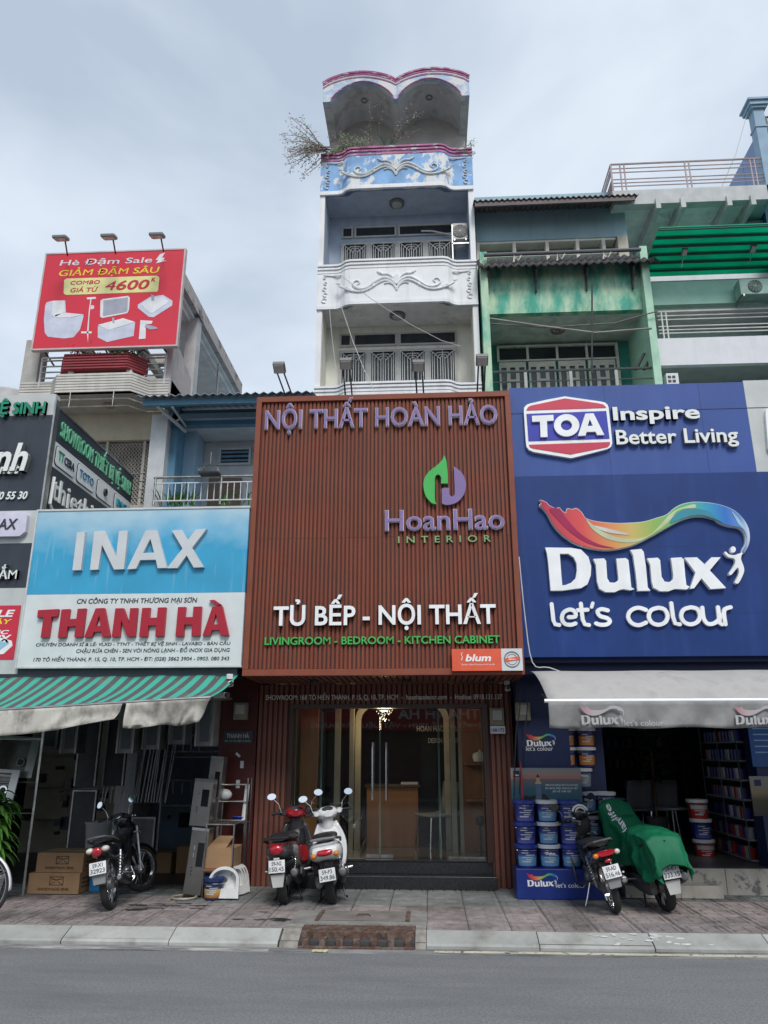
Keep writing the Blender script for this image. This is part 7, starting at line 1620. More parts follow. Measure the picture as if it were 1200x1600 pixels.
# faint roof and aerials beyond the corner sign
wtk = thing('water_tank', 'pale round water tank top peeping over the corner signboard', 'water tank', (-9.3, 15, 8.2)); x0, z0 = at(15, 622, 15)
MB().lathe([(.55, -.6), (.55, 0), (.35, .12), (0.001, .16)], 22, (x0, 15, z0)).build('tank', mat('tank_pale', (.5, .5, .5), .4), wtk, smooth=True)
b = MB(); [b.tube([(x0 + .3 + a, 15, z0 - .5), (x0 + .35 + a * 1.4, 15, z0 + .45)], .012, 4) for a in (0, .08)]; tag(b.build('roof_aerial', BLK), 'thin twin aerial rods beside the water tank', 'aerial')
bx_n = thing('neighbour_building', 'plain grey building body hidden behind the charcoal corner signboard', 'building', (-7, 11, 0)); bx('body', (-8.6, -5.1, 9.35, 12.0, 2.85, 6.05), AGE, bx_n)
# the facing side of the street, seen only as reflections in the shop glass
op = thing('facing_shophouse', 'shuttered shophouse with a long red signboard across the street', 'building', (0, -8, 0))
bx('front_wall', (-12, 12, -8.6, -8.2, 0, 4.2), mat('facing_wall', (.2, .19, .17), .8, var=.3), op)
bx('red_sign', (-5, 2.2, -8.1, -8.0, 2.35, 3.3), REDP, op)
FO = (Vector((0, -8.0, 0)), Vector((-1, 0, 0)), Vector((0, 0, 1)), Vector((0, 1, 0)))
text('THÀNH HÀ', FO, -1.8, 1.2, 2.75, .35, W, op, .03, off=.03); text('THIẾT BỊ VỆ SINH - VẬT LIỆU XÂY DỰNG', FO, -1.9, 4.4, 2.45, .14, W, op, .02, off=.02)
for k in range(6): bx('shutter', (-10 + k * 3.4, -7.2 + k * 3.4, -8.19, -8.15, .1, 2.3), mat('shutter_%d' % k, (.06 + .03 * (k % 3), .07, .08), .6), op)
bx('facing_pavement', (-30, 30, -8.2, -6.2, -.3, .0), CON, op)
# ================================================================== MOTORBIKES
def xf(b, m): b.v = [tuple(m @ Vector(p)) for p in b.v]; return b
def sec(b, rows, n=16, e=.75):
    """loft along x of rounded sections (x, zc, half width, half height[, yc])"""
    rings = []
    for r_ in rows:
        x, zc, hw, hh = r_[:4]; yc = r_[4] if len(r_) > 4 else 0; ring = []
        for k in range(n):
            a = 2 * math.pi * k / n; c, s = math.cos(a), math.sin(a)
            ring.append((x, yc + hw * math.copysign(abs(c) ** e, c), zc + hh * math.copysign(abs(s) ** e, s)))
        rings.append(ring)
    return b.loft(rings, True)
AMB = mat('amber_lens', (.6, .2, .03), .15); REDL = mat('red_lens', (.38, .01, .02), .12, coat=.5); CLR = mat('clear_lens', (.6, .58, .52), .12)
SEAT = mat('black_vinyl', (.02, .02, .022), .42, bump=.1); GREYP = mat('grey_plastic', (.09, .09, .095), .55, var=.1); MIR = mat('mirror_face', (.85, .87, .9), .04, 1., var=0)
PLW = mat('plate_enamel', (.68, .69, .68), .35); PLK = mat('plate_characters', (.06, .06, .07), .5); ENG = mat('engine_metal', (.16, .16, .165), .5, .6, var=.4, vscale=20)
IDM = Matrix.Identity(4)
def wheel(t, x, Rr, w, spoked, m=IDM, rimm=None, drum=.07):
    rimm = rimm or CHR
    hub = xf(MB().lathe([(.03, -w * .8), (drum, -w * .5), (drum, w * .5), (.03, w * .8)], 18, (x, 0, Rr), 'Y'), m).build('wheel', ALU, t, smooth=True)
    tb = MB(); rings = []; n = 40
    for i in range(n):
        a = 2 * math.pi * i / n; ring = []
        for (dr, y) in ((-.055, -.35), (-.035, -.52), (-.012, -.45), (0, -.18), (.002, 0), (0, .18), (-.012, .45), (-.035, .52), (-.055, .35)):
            rr = Rr + dr + (.002 if i % 2 else 0) * (abs(y) < .46); ring.append((x + rr * math.cos(a), y * w, Rr + rr * math.sin(a)))
        rings.append(ring)
    tb.loft(rings, False, True); xf(tb, m).build('tyre', RUB, hub, smooth=True)
    rb = MB(); rb.ring(Rr - .058, .011, (x, -w * .3, Rr), 'Y', 36, 6).ring(Rr - .058, .011, (x, w * .3, Rr), 'Y', 36, 6).lathe([(Rr - .066, -w * .3), (Rr - .066, w * .3), (Rr - .07, w * .3), (Rr - .07, -w * .3), (Rr - .066, -w * .3)], 36, (x, 0, Rr), 'Y', False)
    xf(rb, m).build('rim', rimm, hub, smooth=True)
    sb = MB()
    if spoked:
        for k in range(36):
            a = 2 * math.pi * k / 36; a2 = a + (.35 if k % 2 else -.35); s = (1 if (k // 2) % 2 else -1) * w * .4
            sb.tube([(x + drum * .9 * math.cos(a2), s, Rr + drum * .9 * math.sin(a2)), (x + (Rr - .062) * math.cos(a), 0, Rr + (Rr - .062) * math.sin(a))], .0022, 4)
    else:
        for k in range(6):
            a = 2 * math.pi * k / 6
            for da in (-.12, .12): sb.tube([(x + drum * .8 * math.cos(a + da * 2), 0, Rr + drum * .8 * math.sin(a + da * 2)), (x + (Rr - .064) * math.cos(a + da), 0, Rr + (Rr - .064) * math.sin(a + da))], .009, 5)
    xf(sb, m).build('spokes', CHR if spoked else ALU, hub)
    return hub
def plate(t, x, z, l1, l2, tilt=12, y=0):
    m = Matrix.Translation((x, y, z)) @ Matrix.Rotation(R(tilt), 4, 'Y')
    p = xf(MB().box(-.003, .003, -.098, .098, -.07, .07), m).build('number_plate', PLW, t, bevel=.003)
    O = m @ Vector((-.0035, 0, 0)); U = m.to_3x3() @ Vector((0, -1, 0)); V = m.to_3x3() @ Vector((0, 0, 1)); N = m.to_3x3() @ Vector((-1, 0, 0))
    text(l1, (O, U, V, N), -.06, .06, .012, .042, PLK, p, .002, off=.015); text(l2, (O, U, V, N), -.085, .085, -.052, .046, PLK, p, .002, off=.015)
def mirrors(t, hx, hz, m, sides=(-1, 1), hi=.17, out=.1, base=.2):
    for s in sides:
        mb = xf(MB().tube([(hx - .02, s * base, hz), (hx - .03, s * (base + out * .3), hz + hi * .6), (hx - .03, s * (base + out), hz + hi)], .006, 6), m).build('mirror_stem', CHR, t)
        mm_ = m @ Matrix.Translation((hx - .04, s * (base + out + .02), hz + hi + .03)) @ Matrix.Rotation(R(18), 4, 'Y') @ Matrix.Rotation(R(-s * 8), 4, 'Z')
        MB().ell((.014, 0, 0), (.02, .06, .043), 18, 8, mm_).build('mirror_shell', BLK, mb, smooth=True)
        b = MB(); b.add([(-.0085, -.0+.0605 * math.cos(2 * math.pi * k / 20), .0435 * math.sin(2 * math.pi * k / 20)) for k in range(20)], [tuple(range(20))]); xf(b, mm_).build('mirror_glass', MIR, mb)
def handlebar(t, hx, hz, m, out=.33, grip=None):
    for s in (-1, 1):
        h = xf(MB().tube([(hx, 0, hz - .02), (hx, s * .1, hz), (hx - .05, s * (out - .1), hz + .01), (hx - .09, s * out, hz)], .011, 8), m).build('handlebar', CHR, t)
        xf(MB().tube([(hx - .055, s * (out - .12), hz + .01), (hx - .09, s * out, hz)], [.018, .019], 10), m).build('grip', grip or BLK, h)
        xf(MB().tube([(hx - .01, s * .14, hz - .005), (hx + .02, s * .2, hz), (hx - .02, s * (out - .02), hz - .005)], .006, 5), m).build('lever', CHR, h)
        xf(MB().cbox((hx - .03, s * .16, hz + .005), (.05, .06, .045)), m).build('switch_box', BLK, h, bevel=.008)
def cables(t, hx, hz, m):
    for s in (-1, 1):
        for k in (0, 1): xf(MB().tube(cr3([(hx - .02, s * (.19 + .02 * k), hz + .01), (hx + .07 + .02 * k, s * .19, hz + .05), (hx + .13, s * .1, hz), (hx + .1, s * .05, hz - .12)]), .0045, 5), m).build('brake_cable', BLK, t, smooth=True)
def cr3(P, k=5):
    xy = cr([(p[0], p[1]) for p in P], False, k); xz = cr([(p[0], p[2]) for p in P], False, k); return [(a[0], a[1], b_[1]) for a, b_ in zip(xy, xz)]
def shocks(t, x0, z0, x1, z1, y=.13):
    for s in (-1, 1):
        sh = MB().tube([(x0, s * y, z0), (x1, s * y, z1)], .011, 6).build('shock_absorber', ALU, t)
        b = MB(); P = []; n = 7
        for k in range(n * 10 + 1):
            f = .15 + .7 * k / (n * 10); a = k / 10 * 2 * math.pi; P.append((x0 + (x1 - x0) * f + .024 * math.cos(a), s * y + .024 * math.sin(a), z0 + (z1 - z0) * f))
        b.tube(P, .0055, 5); b.build('coil_spring', CHR, sh, smooth=True)
def fender(x, Rr, r_, w, a0, a1, m, mt, t, nm):
    g = []
    for i in range(15):
        a = R(a0 + (a1 - a0) * i / 14); g.append([(x + (r_ - .03 * (q * q)) * math.cos(a), q * w, Rr + (r_ - .03 * q * q) * math.sin(a)) for q in (-1, -.7, -.35, 0, .35, .7, 1)])
    b = MB().sheet(g); xf(b, m); return solidify(b.build(nm, mt, t, smooth=True), .004)
def underbone(label, body, shield, l1, l2, steer, group='motorbikes and scooters parked on the pavement', spoked=True, taildual=False, tailm=None):
    t = thing('motorbike', label, 'motorbike', (0, 0, 0), group)
    Rr = .29; xr, xf_ = -.62, .6
    S = Matrix.Translation((.42, 0, 0)) @ Matrix.Rotation(R(steer), 4, 'Z') @ Matrix.Translation((-.42, 0, 0))
    wheel(t, xr, Rr, .085, spoked); wheel(t, xf_, Rr, .075, spoked, S)
    fender(xf_, Rr, .325, .055, 20, 165, S, body, t, 'front_fender'); fender(xr, Rr, .345, .07, 60, 175, IDM, GREYP, t, 'rear_fender')
    xf(MB().prism([(-.07, .26), (.07, .26), (.085, .46), (-.085, .46)], 'X', -1.0, -.992), Matrix.Translation((.0, 0, .08)) ).build('mud_flap', mat('flap_grey', (.25, .25, .25), .5), t)
    shocks(t, -.6, .31, -.44, .64)
    MB().tube([(-.64, .1, .29), (-.1, .09, .34)], .02, 6).tube([(-.64, -.1, .29), (-.1, -.09, .34)], .02, 6).build('swingarm', ENG, t)
    sec(MB(), [(-.68, .29, .02, .06, .075), (-.3, .31, .02, .055, .075), (-.02, .33, .02, .07, .075)]).build('chain_case', GREYP, t, smooth=True)
    sec(MB(), [(-1.0, .735, .03, .02), (-.95, .725, .085, .055), (-.8, .69, .125, .085), (-.55, .64, .135, .1), (-.3, .58, .12, .1), (-.12, .5, .09, .09)]).build('tail_body', body, t, smooth=True)
    sec(MB(), [(-.9, .8, .05, .015), (-.82, .805, .11, .03), (-.55, .8, .14, .04), (-.2, .775, .14, .04), (.02, .74, .1, .035), (.1, .71, .05, .02)]).build('seat', SEAT, t, smooth=True)
    MB().tube(cr([(-.5, 0), (-.5, 0)], False, 1) and [(-.58, .15, .77), (-.8, .155, .82), (-.97, .1, .86), (-1.01, 0, .865), (-.97, -.1, .86), (-.8, -.155, .82), (-.58, -.15, .77)], .013, 8).build('grab_rail', tailm or GREYP, t, smooth=True)
    if taildual:
        sec(MB(), [(-1.03, .715, .09, .02), (-1.0, .72, .12, .032), (-.95, .72, .11, .03)]).build('tail_light', REDL, t, smooth=True); MB().ell((-1.0, 0, .635), (.015, .045, .022)).build('reflector', REDL, t, smooth=True)
        for s, m_ in ((1, AMB), (-1, CLR)): MB().ell((-1.0, s * .13, .712), (.03, .035, .03)).build('turn_signal', m_, t, smooth=True)
    else:
        MB().ell((-1.0, .0, .7), (.035, .062, .055)).build('tail_light', REDL, t, smooth=True)
        for s in (-1, 1): MB().ell((-.96, s * .09, .72), (.05, .05, .035)).build('turn_signal', CLR, t, smooth=True)
    MB().tube([(-.9, 0, .62), (-1.0, 0, .55)], .03, 6).build('plate_bracket', BLK, t); plate(t, -1.025, .52, l1, l2, 14)
    for s in (-1, 1):
        pts = [(.36, .86), (.47, .8), (.5, .64), (.46, .44), (.36, .3), (.2, .27), (.12, .3), (.2, .38), (.27, .5), (.31, .64), (.32, .76)]
        m2 = Matrix.Translation((.4, s * .15, .55)) @ Matrix.Rotation(R(-s * 14), 4, 'Z') @ Matrix.Translation((-.4, -s * .15, -.55))
        xf(MB().prism(pts, 'Y', s * .15 - .012, s * .15 + .012), m2).build('leg_shield', shield, t, bevel=.008)
    sec(MB(), [(.02, .48, .05, .06), (.15, .5, .06, .1), (.3, .62, .075, .13), (.42, .74, .08, .12), (.46, .8, .05, .08)]).build('frame_cover', body, t, smooth=True)
    b = xf(sec(MB(), [(.26, .95, .05, .04), (.3, .965, .1, .065), (.36, .97, .115, .085), (.43, .95, .1, .085), (.48, .93, .06, .06)]), S); b.build('head_cowl', body, t, smooth=True)
    sec(MB(), [(.3, .8, .07, .06), (.38, .84, .12, .09), (.46, .82, .12, .1), (.52, .78, .07, .07)]).build('front_cowl', body, t, smooth=True)
    xf(MB().ell((0, 0, 0), (.05, .07, .012)), S @ Matrix.Translation((.3, 0, 1.02)) @ Matrix.Rotation(R(-32), 4, 'Y')).build('dashboard', mat('dash_glass', (.12, .13, .14), .1), t, smooth=True)
    xf(MB().ring(.062, .006, (0, 0, 0), 'Z', 20, 5), S @ Matrix.Translation((.3, 0, 1.025)) @ Matrix.Rotation(R(-32), 4, 'Y') @ Matrix.Diagonal((.9, 1.2, 1, 1))).build('dash_ring', CHR, t, smooth=True)
    xf(MB().ell((.48, 0, .94), (.03, .07, .05)), S).build('headlight', CLR, t, smooth=True)
    handlebar(t, .34, 1.0, S); cables(t, .34, 1.0, S); mirrors(t, .33, 1.01, S)
    for s in (-1, 1): xf(MB().tube([(.42, s * .06, .78), (.6, s * .06, .29)], .017, 8), S).build('fork', CHR, t)
    e = MB(); e.cbox((.02, 0, .33), (.2, .16, .14)); sec(e, [(.08, .36, .06, .06), (.3, .4, .055, .055)], 10); e.lathe([(.08, -.12), (.085, -.09), (.085, .09), (.08, .12)], 18, (-.02, 0, .32), 'Y'); e.build('engine', ENG, t, bevel=.01)
    MB().tube([(.28, -.05, .36), (.25, -.1, .22), (-.05, -.13, .2), (-.3, -.15, .24)], .017, 8).build('exhaust_pipe', CHR, t, smooth=True)
    ex = MB().tube([(-.28, -.15, .235), (-.36, -.155, .255), (-.74, -.17, .35), (-.78, -.17, .36)], [.02, .042, .052, .044], 14).build('muffler', mat('muffler_black', (.03, .03, .032), .4, .5), t, smooth=True)
    MB().lathe([(.02, -.0), (.032, .004), (.03, .01)], 14, (-.795, -.17, .362), 'X').build('tail_pipe', CHR, ex)
    MB().tube([(-.35, -.21, .34), (-.62, -.225, .41)], .012, 6).build('heat_guard', CHR, ex)
    MB().tube([(-.05, -.2, .27), (-.05, .2, .27)], .012, 6).build('footpeg_bar', CHR, t)
    for s in (-1, 1):
        MB().tube([(-.08, s * .2, .27), (.0, s * .22, .27)], .02, 8).build('footpeg', BLK, t); MB().tube([(-.38, s * .12, .36), (-.36, s * .24, .34)], .016, 7).build('rear_footpeg', BLK, t)
    MB().tube([(-.1, .1, .28), (-.16, .19, .14), (-.14, .26, .01), (-.1, .3, .01)], .012, 6).build('kickstand', CHR, t)
    MB().tube([(.3, -.13, .78), (.27, -.2, .8), (.24, -.24, .76)], .008, 5).build('hook', CHR, t)
    return t
def scooter(label, body, dark, l1, l2, steer, tail='wide', group='motorbikes and scooters parked on the pavement', top=True, accent=None):
    t = thing('scooter', label, 'scooter', (0, 0, 0), group); accent = accent or body
    Rr = .27; xr, xf_ = -.58, .62
    S = Matrix.Translation((.45, 0, 0)) @ Matrix.Rotation(R(steer), 4, 'Z') @ Matrix.Translation((-.45, 0, 0))
    wheel(t, xr, Rr, .105, False); wheel(t, xf_, Rr, .09, False, S)
    fender(xf_, Rr, .31, .06, 15, 165, S, body, t, 'front_fender'); fender(xr, Rr, .33, .08, 70, 178, IDM, BLK, t, 'rear_fender')
    shocks(t, -.58, .34, -.5, .58, .14)
    w_ = 1.0 if tail == 'wide' else .8
    sec(MB(), [(-1.0, .64, .05, .03), (-.96, .63, .15 * w_, .065), (-.85, .615, .195 * w_, .1), (-.62, .6, .21 * w_, .125), (-.35, .56, .2 * w_, .15), (-.12, .47, .17, .15), (-.03, .4, .14, .1)], 20, .7).build('tail_body', body, t, smooth=True)
    sec(MB(), [(-.9, .47, .08, .05), (-.6, .46, .15, .1), (-.3, .42, .16, .12), (-.1, .34, .15, .08)]).build('under_body', BLK, t, smooth=True)
    sec(MB(), [(-.82, .75, .08, .02), (-.72, .765, .14, .035), (-.45, .765, .16, .045), (-.2, .74, .15, .05), (-.02, .69, .1, .05), (.02, .66, .06, .03)]).build('seat', SEAT, t, smooth=True)
    MB().tube([(-.55, .19, .7), (-.8, .2, .75), (-.98, .14, .78), (-1.02, 0, .785), (-.98, -.14, .78), (-.8, -.2, .75), (-.55, -.19, .7)], .017, 8).build('grab_rail', ALU if tail == 'wide' else dark, t, smooth=True)
    if tail == 'wide':
        sec(MB(), [(-1.035, .62, .05, .012), (-1.01, .625, .1, .035), (-.97, .63, .1, .04)], 12).build('tail_light', REDL, t, smooth=True)
        for s in (-1, 1): MB().ell((-.965, s * .135, .6), (.035, .035, .032)).build('turn_signal', AMB, t, smooth=True)
    else:
        MB().ell((-.99, 0, .655), (.045, .085, .06)).build('tail_light', REDL, t, smooth=True); MB().cbox((-1.0, 0, .555), (.01, .07, .02)).build('reflector', CLR, t)
    MB().tube([(-.85, 0, .52), (-.97, 0, .46)], .035, 6).build('plate_bracket', BLK, t)
    if tail == 'wide': plate(t, -.99, .38, l1, l2, 10)
    else: plate(t, -1.01, .47, l1, l2, 10); MB().prism([(-.06, .24), (.06, .24), (.085, .38), (-.085, .38)], 'X', -.985, -.975).build('mud_flap', mat('flap_pale', (.5, .5, .48), .4), t)
    bx('floorboard', (-.1, .34, -.15, .15, .27, .32), dark, t, .015)
    for s in (-1, 1): MB().prism([(-.12, .22), (.36, .22), (.42, .32), (-.12, .36)], 'Y', s * .16 - .012, s * .16 + .012).build('floor_side', body, t, bevel=.008)
    g = []
    for i in range(9):
        f = i / 8; z = .3 + .56 * f; w = .19 + .05 * math.sin(math.pi * min(1, f * 1.05)) - .05 * f ** 4; g.append([(.36 + .05 * f + .08 * (1 - q * q) - .10 * q * q * 0, q * w, z) for q in (-1, -.75, -.4, 0, .4, .75, 1)])
    solidify(MB().sheet(g).build('leg_shield', body, t, smooth=True), .03)
    sec(MB(), [(.4, .6, .17, .26), (.5, .62, .15, .24), (.58, .6, .09, .16), (.62, .56, .04, .08)], 16).build('front_apron', body, t, smooth=True)
    sec(MB(), [(.28, .55, .09, .13), (.36, .6, .12, .2), (.42, .62, .15, .22)]).build('inner_box', dark, t, smooth=True)
    if top:
        xf(MB().tube([(.42, 0, .8), (.38, 0, .93)], [.09, .075], 14), S).build('neck', body, t, smooth=True)
        xf(sec(MB(), [(.25, .97, .06, .035), (.3, .98, .13, .06), (.37, .98, .15, .085), (.45, .96, .12, .08), (.5, .94, .06, .05)]), S).build('head_cowl', accent, t, smooth=True)
        for s in (-1, 1): xf(sec(MB(), [(.29, .99, .03, .03, s * .16), (.34, .99, .05, .04, s * .17), (.39, .98, .03, .03, s * .16)], 10), S).build('switch_cover', body, t, smooth=True)
        xf(MB().ell((0, 0, 0), (.05, .08, .012)), S @ Matrix.Translation((.3, 0, 1.035)) @ Matrix.Rotation(R(-34), 4, 'Y')).build('dashboard', mat('dash_dark', (.05, .055, .06), .08), t, smooth=True)
        xf(MB().ell((.5, 0, .94), (.03, .09, .05)), S).build('headlight', CLR, t, smooth=True)
        handlebar(t, .35, .99, S); cables(t, .35, .99, S); mirrors(t, .34, 1.0, S, hi=.18)
    for s in (-1, 1): xf(MB().tube([(.48, s * .06, .6), (.62, s * .07, .27)], .018, 8), S).build('fork', ALU, t)
    sec(MB(), [(-.68, .27, .04, .07, .13), (-.55, .28, .06, .1, .14), (-.3, .28, .06, .09, .15), (-.1, .28, .05, .085, .14)], 14).build('drive_case', ENG, t, smooth=True)
    sec(MB(), [(-.72, .42, .05, .05, .13), (-.55, .43, .07, .07, .14), (-.42, .42, .05, .05, .13)], 12).build('air_filter', BLK, t, smooth=True)
    MB().cbox((-.25, 0, .3), (.25, .2, .16)).build('engine', ENG, t, bevel=.02)
    ex = MB().tube([(-.25, -.12, .2), (-.38, -.15, .23), (-.8, -.18, .36), (-.85, -.18, .375)], [.02, .052, .06, .05], 14).build('muffler', mat('muffler_dark', (.04, .04, .042), .4, .5), t, smooth=True)
    MB().lathe([(.02, 0), (.04, .004), (.038, .014)], 14, (-.872, -.18, .38), 'X').build('tail_pipe', ALU, ex)
    sec(MB(), [(-.68, .37, .01, .04, -.235), (-.5, .33, .012, .045, -.235), (-.36, .29, .01, .03, -.22)], 10).build('heat_guard', ALU, ex, smooth=True)
    for s in (-1, 1): MB().tube([(-.3, s * .17, .33), (-.28, s * .29, .34)], .014, 7).build('footpeg', CHR, t)
    for s in (-1, 1): MB().tube([(-.25, s * .12, .2), (-.32, s * .16, .02), (-.38, s * .18, .015)], .013, 6).build('centre_stand', BLK, t)
    return t
def place(t, rx, ry, head, lean, s=.87, xr=-.6):
    """rear wheel contact at (rx, ry); head = degrees from straight-away towards the paint shop"""
    xr = xr * s; t.scale = (s, s, s); a = R(90 - head); t.rotation_euler = (-R(lean), 0, a); t.location = (rx - math.cos(a) * xr, ry - math.sin(a) * xr, 0)
BODB = mat('bike_black', (.012, .013, .018), .18, var=.05, coat=.6); SILV = mat('bike_silver', (.5, .51, .52), .28, .3, var=.05); BODR = mat('bike_red', (.33, .012, .02), .2, var=.05, coat=.6); BODW = mat('scooter_white', (.74, .75, .75), .22, var=.03, coat=.5); BODD = mat('bike_charcoal', (.04, .04, .045), .3, coat=.3)
b1 = underbone('black motorbike with silver leg shields parked before the dark hardware shop', BODB, SILV, '59-X1', '32923', -34); place(b1, *gr(174, 1420), -7, 11)
b2 = scooter('red and black scooter squeezed between brown slats and white scooter', BODD, BLK, '59-N2', '150.45', 14, 'narrow', accent=BODR); place(b2, *gr(445, 1412), 0, 5, .9)
sec(MB(), [(-.92, .70, .12, .012), (-.6, .69, .172, .014), (-.3, .65, .168, .016), (-.1, .58, .135, .012)]).build('red_side_stripe', BODR, b2, smooth=True)
sec(MB(), [(-.06, .5, .07, .1, -.17), (.1, .45, .03, .09, -.18)], 10).build('red_panel', BODR, b2, smooth=True)
b3 = scooter('white scooter with red tail light parked before the glass doors', BODW, BODW, '59-P3', '349.86', 14, 'wide'); place(b3, *gr(520, 1412), -5, 9, .9)
b4 = underbone('black motorbike with wide red tail lamp beside the green cover', BODB, BODD, '59-AD', '516.46', 25, taildual=True); place(b4, *gr(962, 1426), -3, 13)
b5 = scooter('scooter hidden under a draped green cover, only rear wheel and plate showing', BODD, BLK, '59-K1', '333.15', -5, 'narrow', top=False); place(b5, *gr(1045, 1424), -4, 9, .93)
# green cover draped over b5: a thing of its own, laid in the same pose
GC = mat('green_cover_cloth', (.003, .13, .058), .6, spec=.3, var=.15, vscale=3)
NX, NT = 74, 60; xa, xb = -1.1, .5
def interp(tab, x):
    for (a, va), (c, vc) in zip(tab, tab[1:]):
        if a <= x <= c: f = (x - a) / (c - a); f = f * f * (3 - 2 * f); return va + (vc - va) * f
    return tab[0][1] if x < tab[0][0] else tab[-1][1]
ridge = [(-1.1, .55), (-1.07, .74), (-1.0, .86), (-.85, .905), (-.5, .90), (-.2, .85), (0, .87), (.18, 1.0), (.34, 1.18), (.42, 1.16), (.5, .98)]
wid = [(-1.1, .17), (-.95, .24), (-.5, .26), (-.1, .22), (.15, .2), (.36, .22), (.5, .2)]
hemL = [(-1.1, .40), (-.9, .42), (-.62, .46), (-.3, .50), (0, .46), (.25, .38), (.4, .34), (.5, .42)]
hemR = [(-1.1, .42), (-1.0, .36), (-.8, .46), (-.62, .30), (-.5, .42), (-.2, .55), (0, .5), (.3, .5), (.5, .45)]
g = []
rr = random.Random(3)
for i in range(NX + 1):
    x = xa + (xb - xa) * i / NX; row = []
    zt_ = interp(ridge, x); w = interp(wid, x)
    for j in range(NT + 1):
        u = -1 + 2 * j / NT; s = 1 if u > 0 else -1; a = abs(u); hem = interp(hemL if s > 0 else hemR, x) + .02 * math.sin(x * 31 + s)
        flat = .34
        if a < flat: y = w * .82 * a / flat; z = zt_ - .05 * (a / flat) ** 2.2 * (1 + .5 * math.sin(x * 6))
        else:
            f = (a - flat) / (1 - flat); y = w * (.82 + .2 * f ** .6) ; z = (zt_ - .05) + (hem - zt_ + .05) * f
            fold = (.05 * (1 - 2 * abs(math.sin(x * 9 + 1.7 * s + f * 1.6 + 1.1 * math.sin(x * 5))) ** .7) + .016 * math.sin(x * 41 + f * 6)) * f ** .8; y += fold; 
        # diagonal tension folds from the bars to the seat
        z += .022 * math.sin(9 * x + 5 * u + 2.4 * math.sin(4 * x)) * (1 - a * .5) + .009 * math.sin(21 * x - 8 * u)
        if -.25 < x < .2: z -= .05 * math.cos((x - .0) * 3.4) * (1 - a) ; y *= 1 + .06 * math.sin(x * 30)
        row.append((x + .03 * math.sin(u * 9) * a - (.05 * a if x < -.9 else 0), s * y + .11 * max(0, 1 - abs(x - .38) / .3) * (1 - a * .3), z))
    g.append(row)
from mathutils import noise as mn
for i, row in enumerate(g):
    for j, p in enumerate(row):
        v = Vector(p); q = Vector((v.x * 5.5 + v.z * 2, v.y * 4, v.z * 3.2))
        r1 = 1 - 2 * abs(mn.noise(q)) ; r2 = 1 - 2 * abs(mn.noise(q * 2.3 + Vector((4, 1, 7))))
        a = abs(-1 + 2 * j / NT); k_ = (.022 * r1 + .011 * r2 - .018)
        g[i][j] = (v.x, v.y + k_ * (1.4 if v.y > 0 else -1.4) * min(1, a * 1.6), v.z + k_ * (1.1 - a * .8))
cv = MB().sheet(g)
cvo = thing('scooter_cover', 'crumpled green cloth cover draped over the last scooter by the steps', 'cover', (0, 0, 0))
o = cv.build('cloth', GC, cvo, smooth=True); solidify(o, .004)
sub = o.modifiers.new('sub', 'SUBSURF'); sub.levels = 1; sub.render_levels = 1
# print on the cloth, upside down as it lies, on its left flank near the bars
Oc = Vector((.16, .262, .80)); Uc = Vector((.96, .06, .22)).normalized(); Vc = Vector((.1, .42, -.9)); Vc = (Vc - Uc * Vc.dot(Uc)).normalized()
cvo.location = b5.location.copy(); cvo.rotation_euler = b5.rotation_euler.copy(); cvo.scale = b5.scale.copy()
def on_cloth(body, x0, x1, j, cap, nm='print_text'):
    """letters laid on the cloth surface: u along x, v across the sheet"""
    cu = bpy.data.curves.new('t', 'FONT'); cu.body = body; cu.offset = .02; cu.resolution_u = 3; me = _curve_mesh(cu)
    xs = [v.co.x for v in me.vertices]; a, c = min(xs), max(xs)
    for v in me.vertices:
        X = x0 + (v.co.x - a) / (c - a) * (x1 - x0); q = (j + v.co.y / cap_h() * cap)
        fi = (X - xa) / (xb - xa) * NX; fj = (q + 1) / 2 * NT; i0 = int(fi); j0 = int(fj); fi -= i0; fj -= j0
        P = Vector(g[i0][j0]).lerp(Vector(g[i0 + 1][j0]), fi).lerp(Vector(g[i0][j0 + 1]).lerp(Vector(g[i0 + 1][j0 + 1]), fi), fj)
        d1 = Vector(g[i0 + 1][j0]) - Vector(g[i0][j0]); d2 = Vector(g[i0][j0 + 1]) - Vector(g[i0][j0]); n_ = d1.cross(d2).normalized(); n_ = n_ if n_.z > 0 or n_.y * (1 if q > 0 else -1) > 0 else -n_
        v.co = P + n_ * .006
    return finish(nm, me, W, cvo)
on_cloth('Manulife', -.02, .3, .14, .15)
# helmet and bag on the black motorbike's bar
hx, hz = at(907, 1290, 9.85)
hb = thing('handbag', 'black bag hanging from the bar of the motorbike by the plinth', 'bag', (hx, 9.85, hz - .15)); 
MB().ell((hx, 9.85, hz), (.12, .1, .16), 16, 10).build('bag_body', mat('bag_black', (.012, .012, .014), .6, bump=.5, bscale=20), hb, smooth=True)
hh = thing('helmet', 'black helmet with pale stripes perched on the motorbike by the plinth', 'helmet', (hx - .02, 9.8, hz + .12))
m = Matrix.Translation((hx - .02, 9.78, hz + .15)); MB().ell((0, 0, 0), (.1, .12, .09), 20, 10, m).build('shell', BODB, hh, smooth=True)
xf(MB().ring(.085, .012, (0, 0, .0), 'Y', 24, 5, 20, 170).ring(.05, .01, (0, -.02, .01), 'Y', 20, 5, 0, 200), m @ Matrix.Translation((0, -.07, .0))).build('stripe', W, hh, smooth=True)

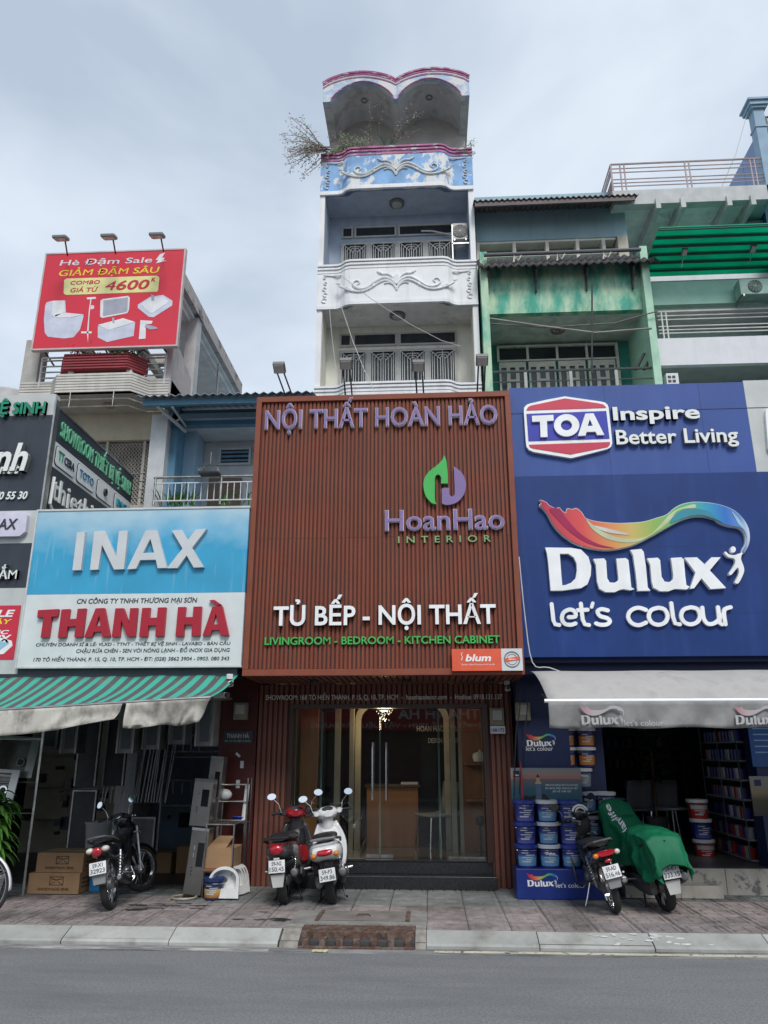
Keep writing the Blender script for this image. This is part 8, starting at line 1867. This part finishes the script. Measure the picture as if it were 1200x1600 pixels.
# ================================================================== BICYCLE at the picture edge
bc = thing('bicycle', 'bicycle at the pavement edge with a white mudguard, mostly cut off', 'bicycle', (-4.75, 7.95, 0))
cxw, czw = at(14, 1410, 8.2)[0] - .33, .31; yb_ = 8.2
whl = MB().lathe([(.02, -.04), (.02, .04)], 12, (cxw, yb_, czw), 'Y').build('wheel', STE, bc)
MB().ring(.30, .018, (cxw, yb_, czw), 'Y', 44, 8).build('tyre', RUB, whl, smooth=True); MB().ring(.278, .01, (cxw, yb_, czw), 'Y', 44, 6).build('rim', CHR, whl, smooth=True)
b = MB()
for k in range(28): a = 2 * math.pi * k / 28; b.tube([(cxw, yb_ + (.025 if k % 2 else -.025), czw), (cxw + .275 * math.cos(a), yb_, czw + .275 * math.sin(a))], .0015, 3)
b.build('spokes', CHR, whl)
gg = [[(cxw + .325 * math.cos(R(a)), yb_ + q * .028, czw + .325 * math.sin(R(a)) - .008 * q * q) for q in (-1, 0, 1)] for a in range(-5, 130, 6)]
solidify(MB().sheet(gg).build('mudguard', W, bc, smooth=True), .003)
MB().tube([(cxw, yb_, czw), (cxw - .35, yb_, czw + .38), (cxw - .75, yb_, czw + .38), (cxw - .5, yb_, czw - .03), (cxw, yb_, czw)], .014, 6).tube([(cxw - .5, yb_, czw - .03), (cxw - .33, yb_, czw + .5)], .014, 6).build('frame', mat('bike_frame', (.1, .12, .14), .3), bc)
MB().tube([(cxw, yb_ - .03, czw), (cxw + .28, yb_ - .03, czw + .16)], .004, 4).build('mudguard_stay', CHR, bc)
sec(MB(), [(cxw - .45, .92, .07, .03, yb_), (cxw - .3, .93, .09, .03, yb_), (cxw - .2, .92, .03, .02, yb_)]).build('saddle', SEAT, bc, smooth=True)
w2 = MB().lathe([(.02, -.04), (.02, .04)], 12, (cxw - 1.02, yb_, czw), 'Y').build('wheel', STE, bc); MB().ring(.30, .018, (cxw - 1.02, yb_, czw), 'Y', 40, 8).build('tyre', RUB, w2, smooth=True)
MB().tube([(cxw - 1.02, yb_, czw), (cxw - .85, yb_, czw + .6), (cxw - .8, yb_, czw + .72)], .014, 6).tube([(cxw - .75, yb_, czw + .38), (cxw - .88, yb_, czw + .5)], .014, 6).tube([(cxw - .7, yb_ - .25, czw + .74), (cxw - .8, yb_, czw + .72), (cxw - .7, yb_ + .25, czw + .74)], .01, 6).build('fork_and_bar', CHR, bc)
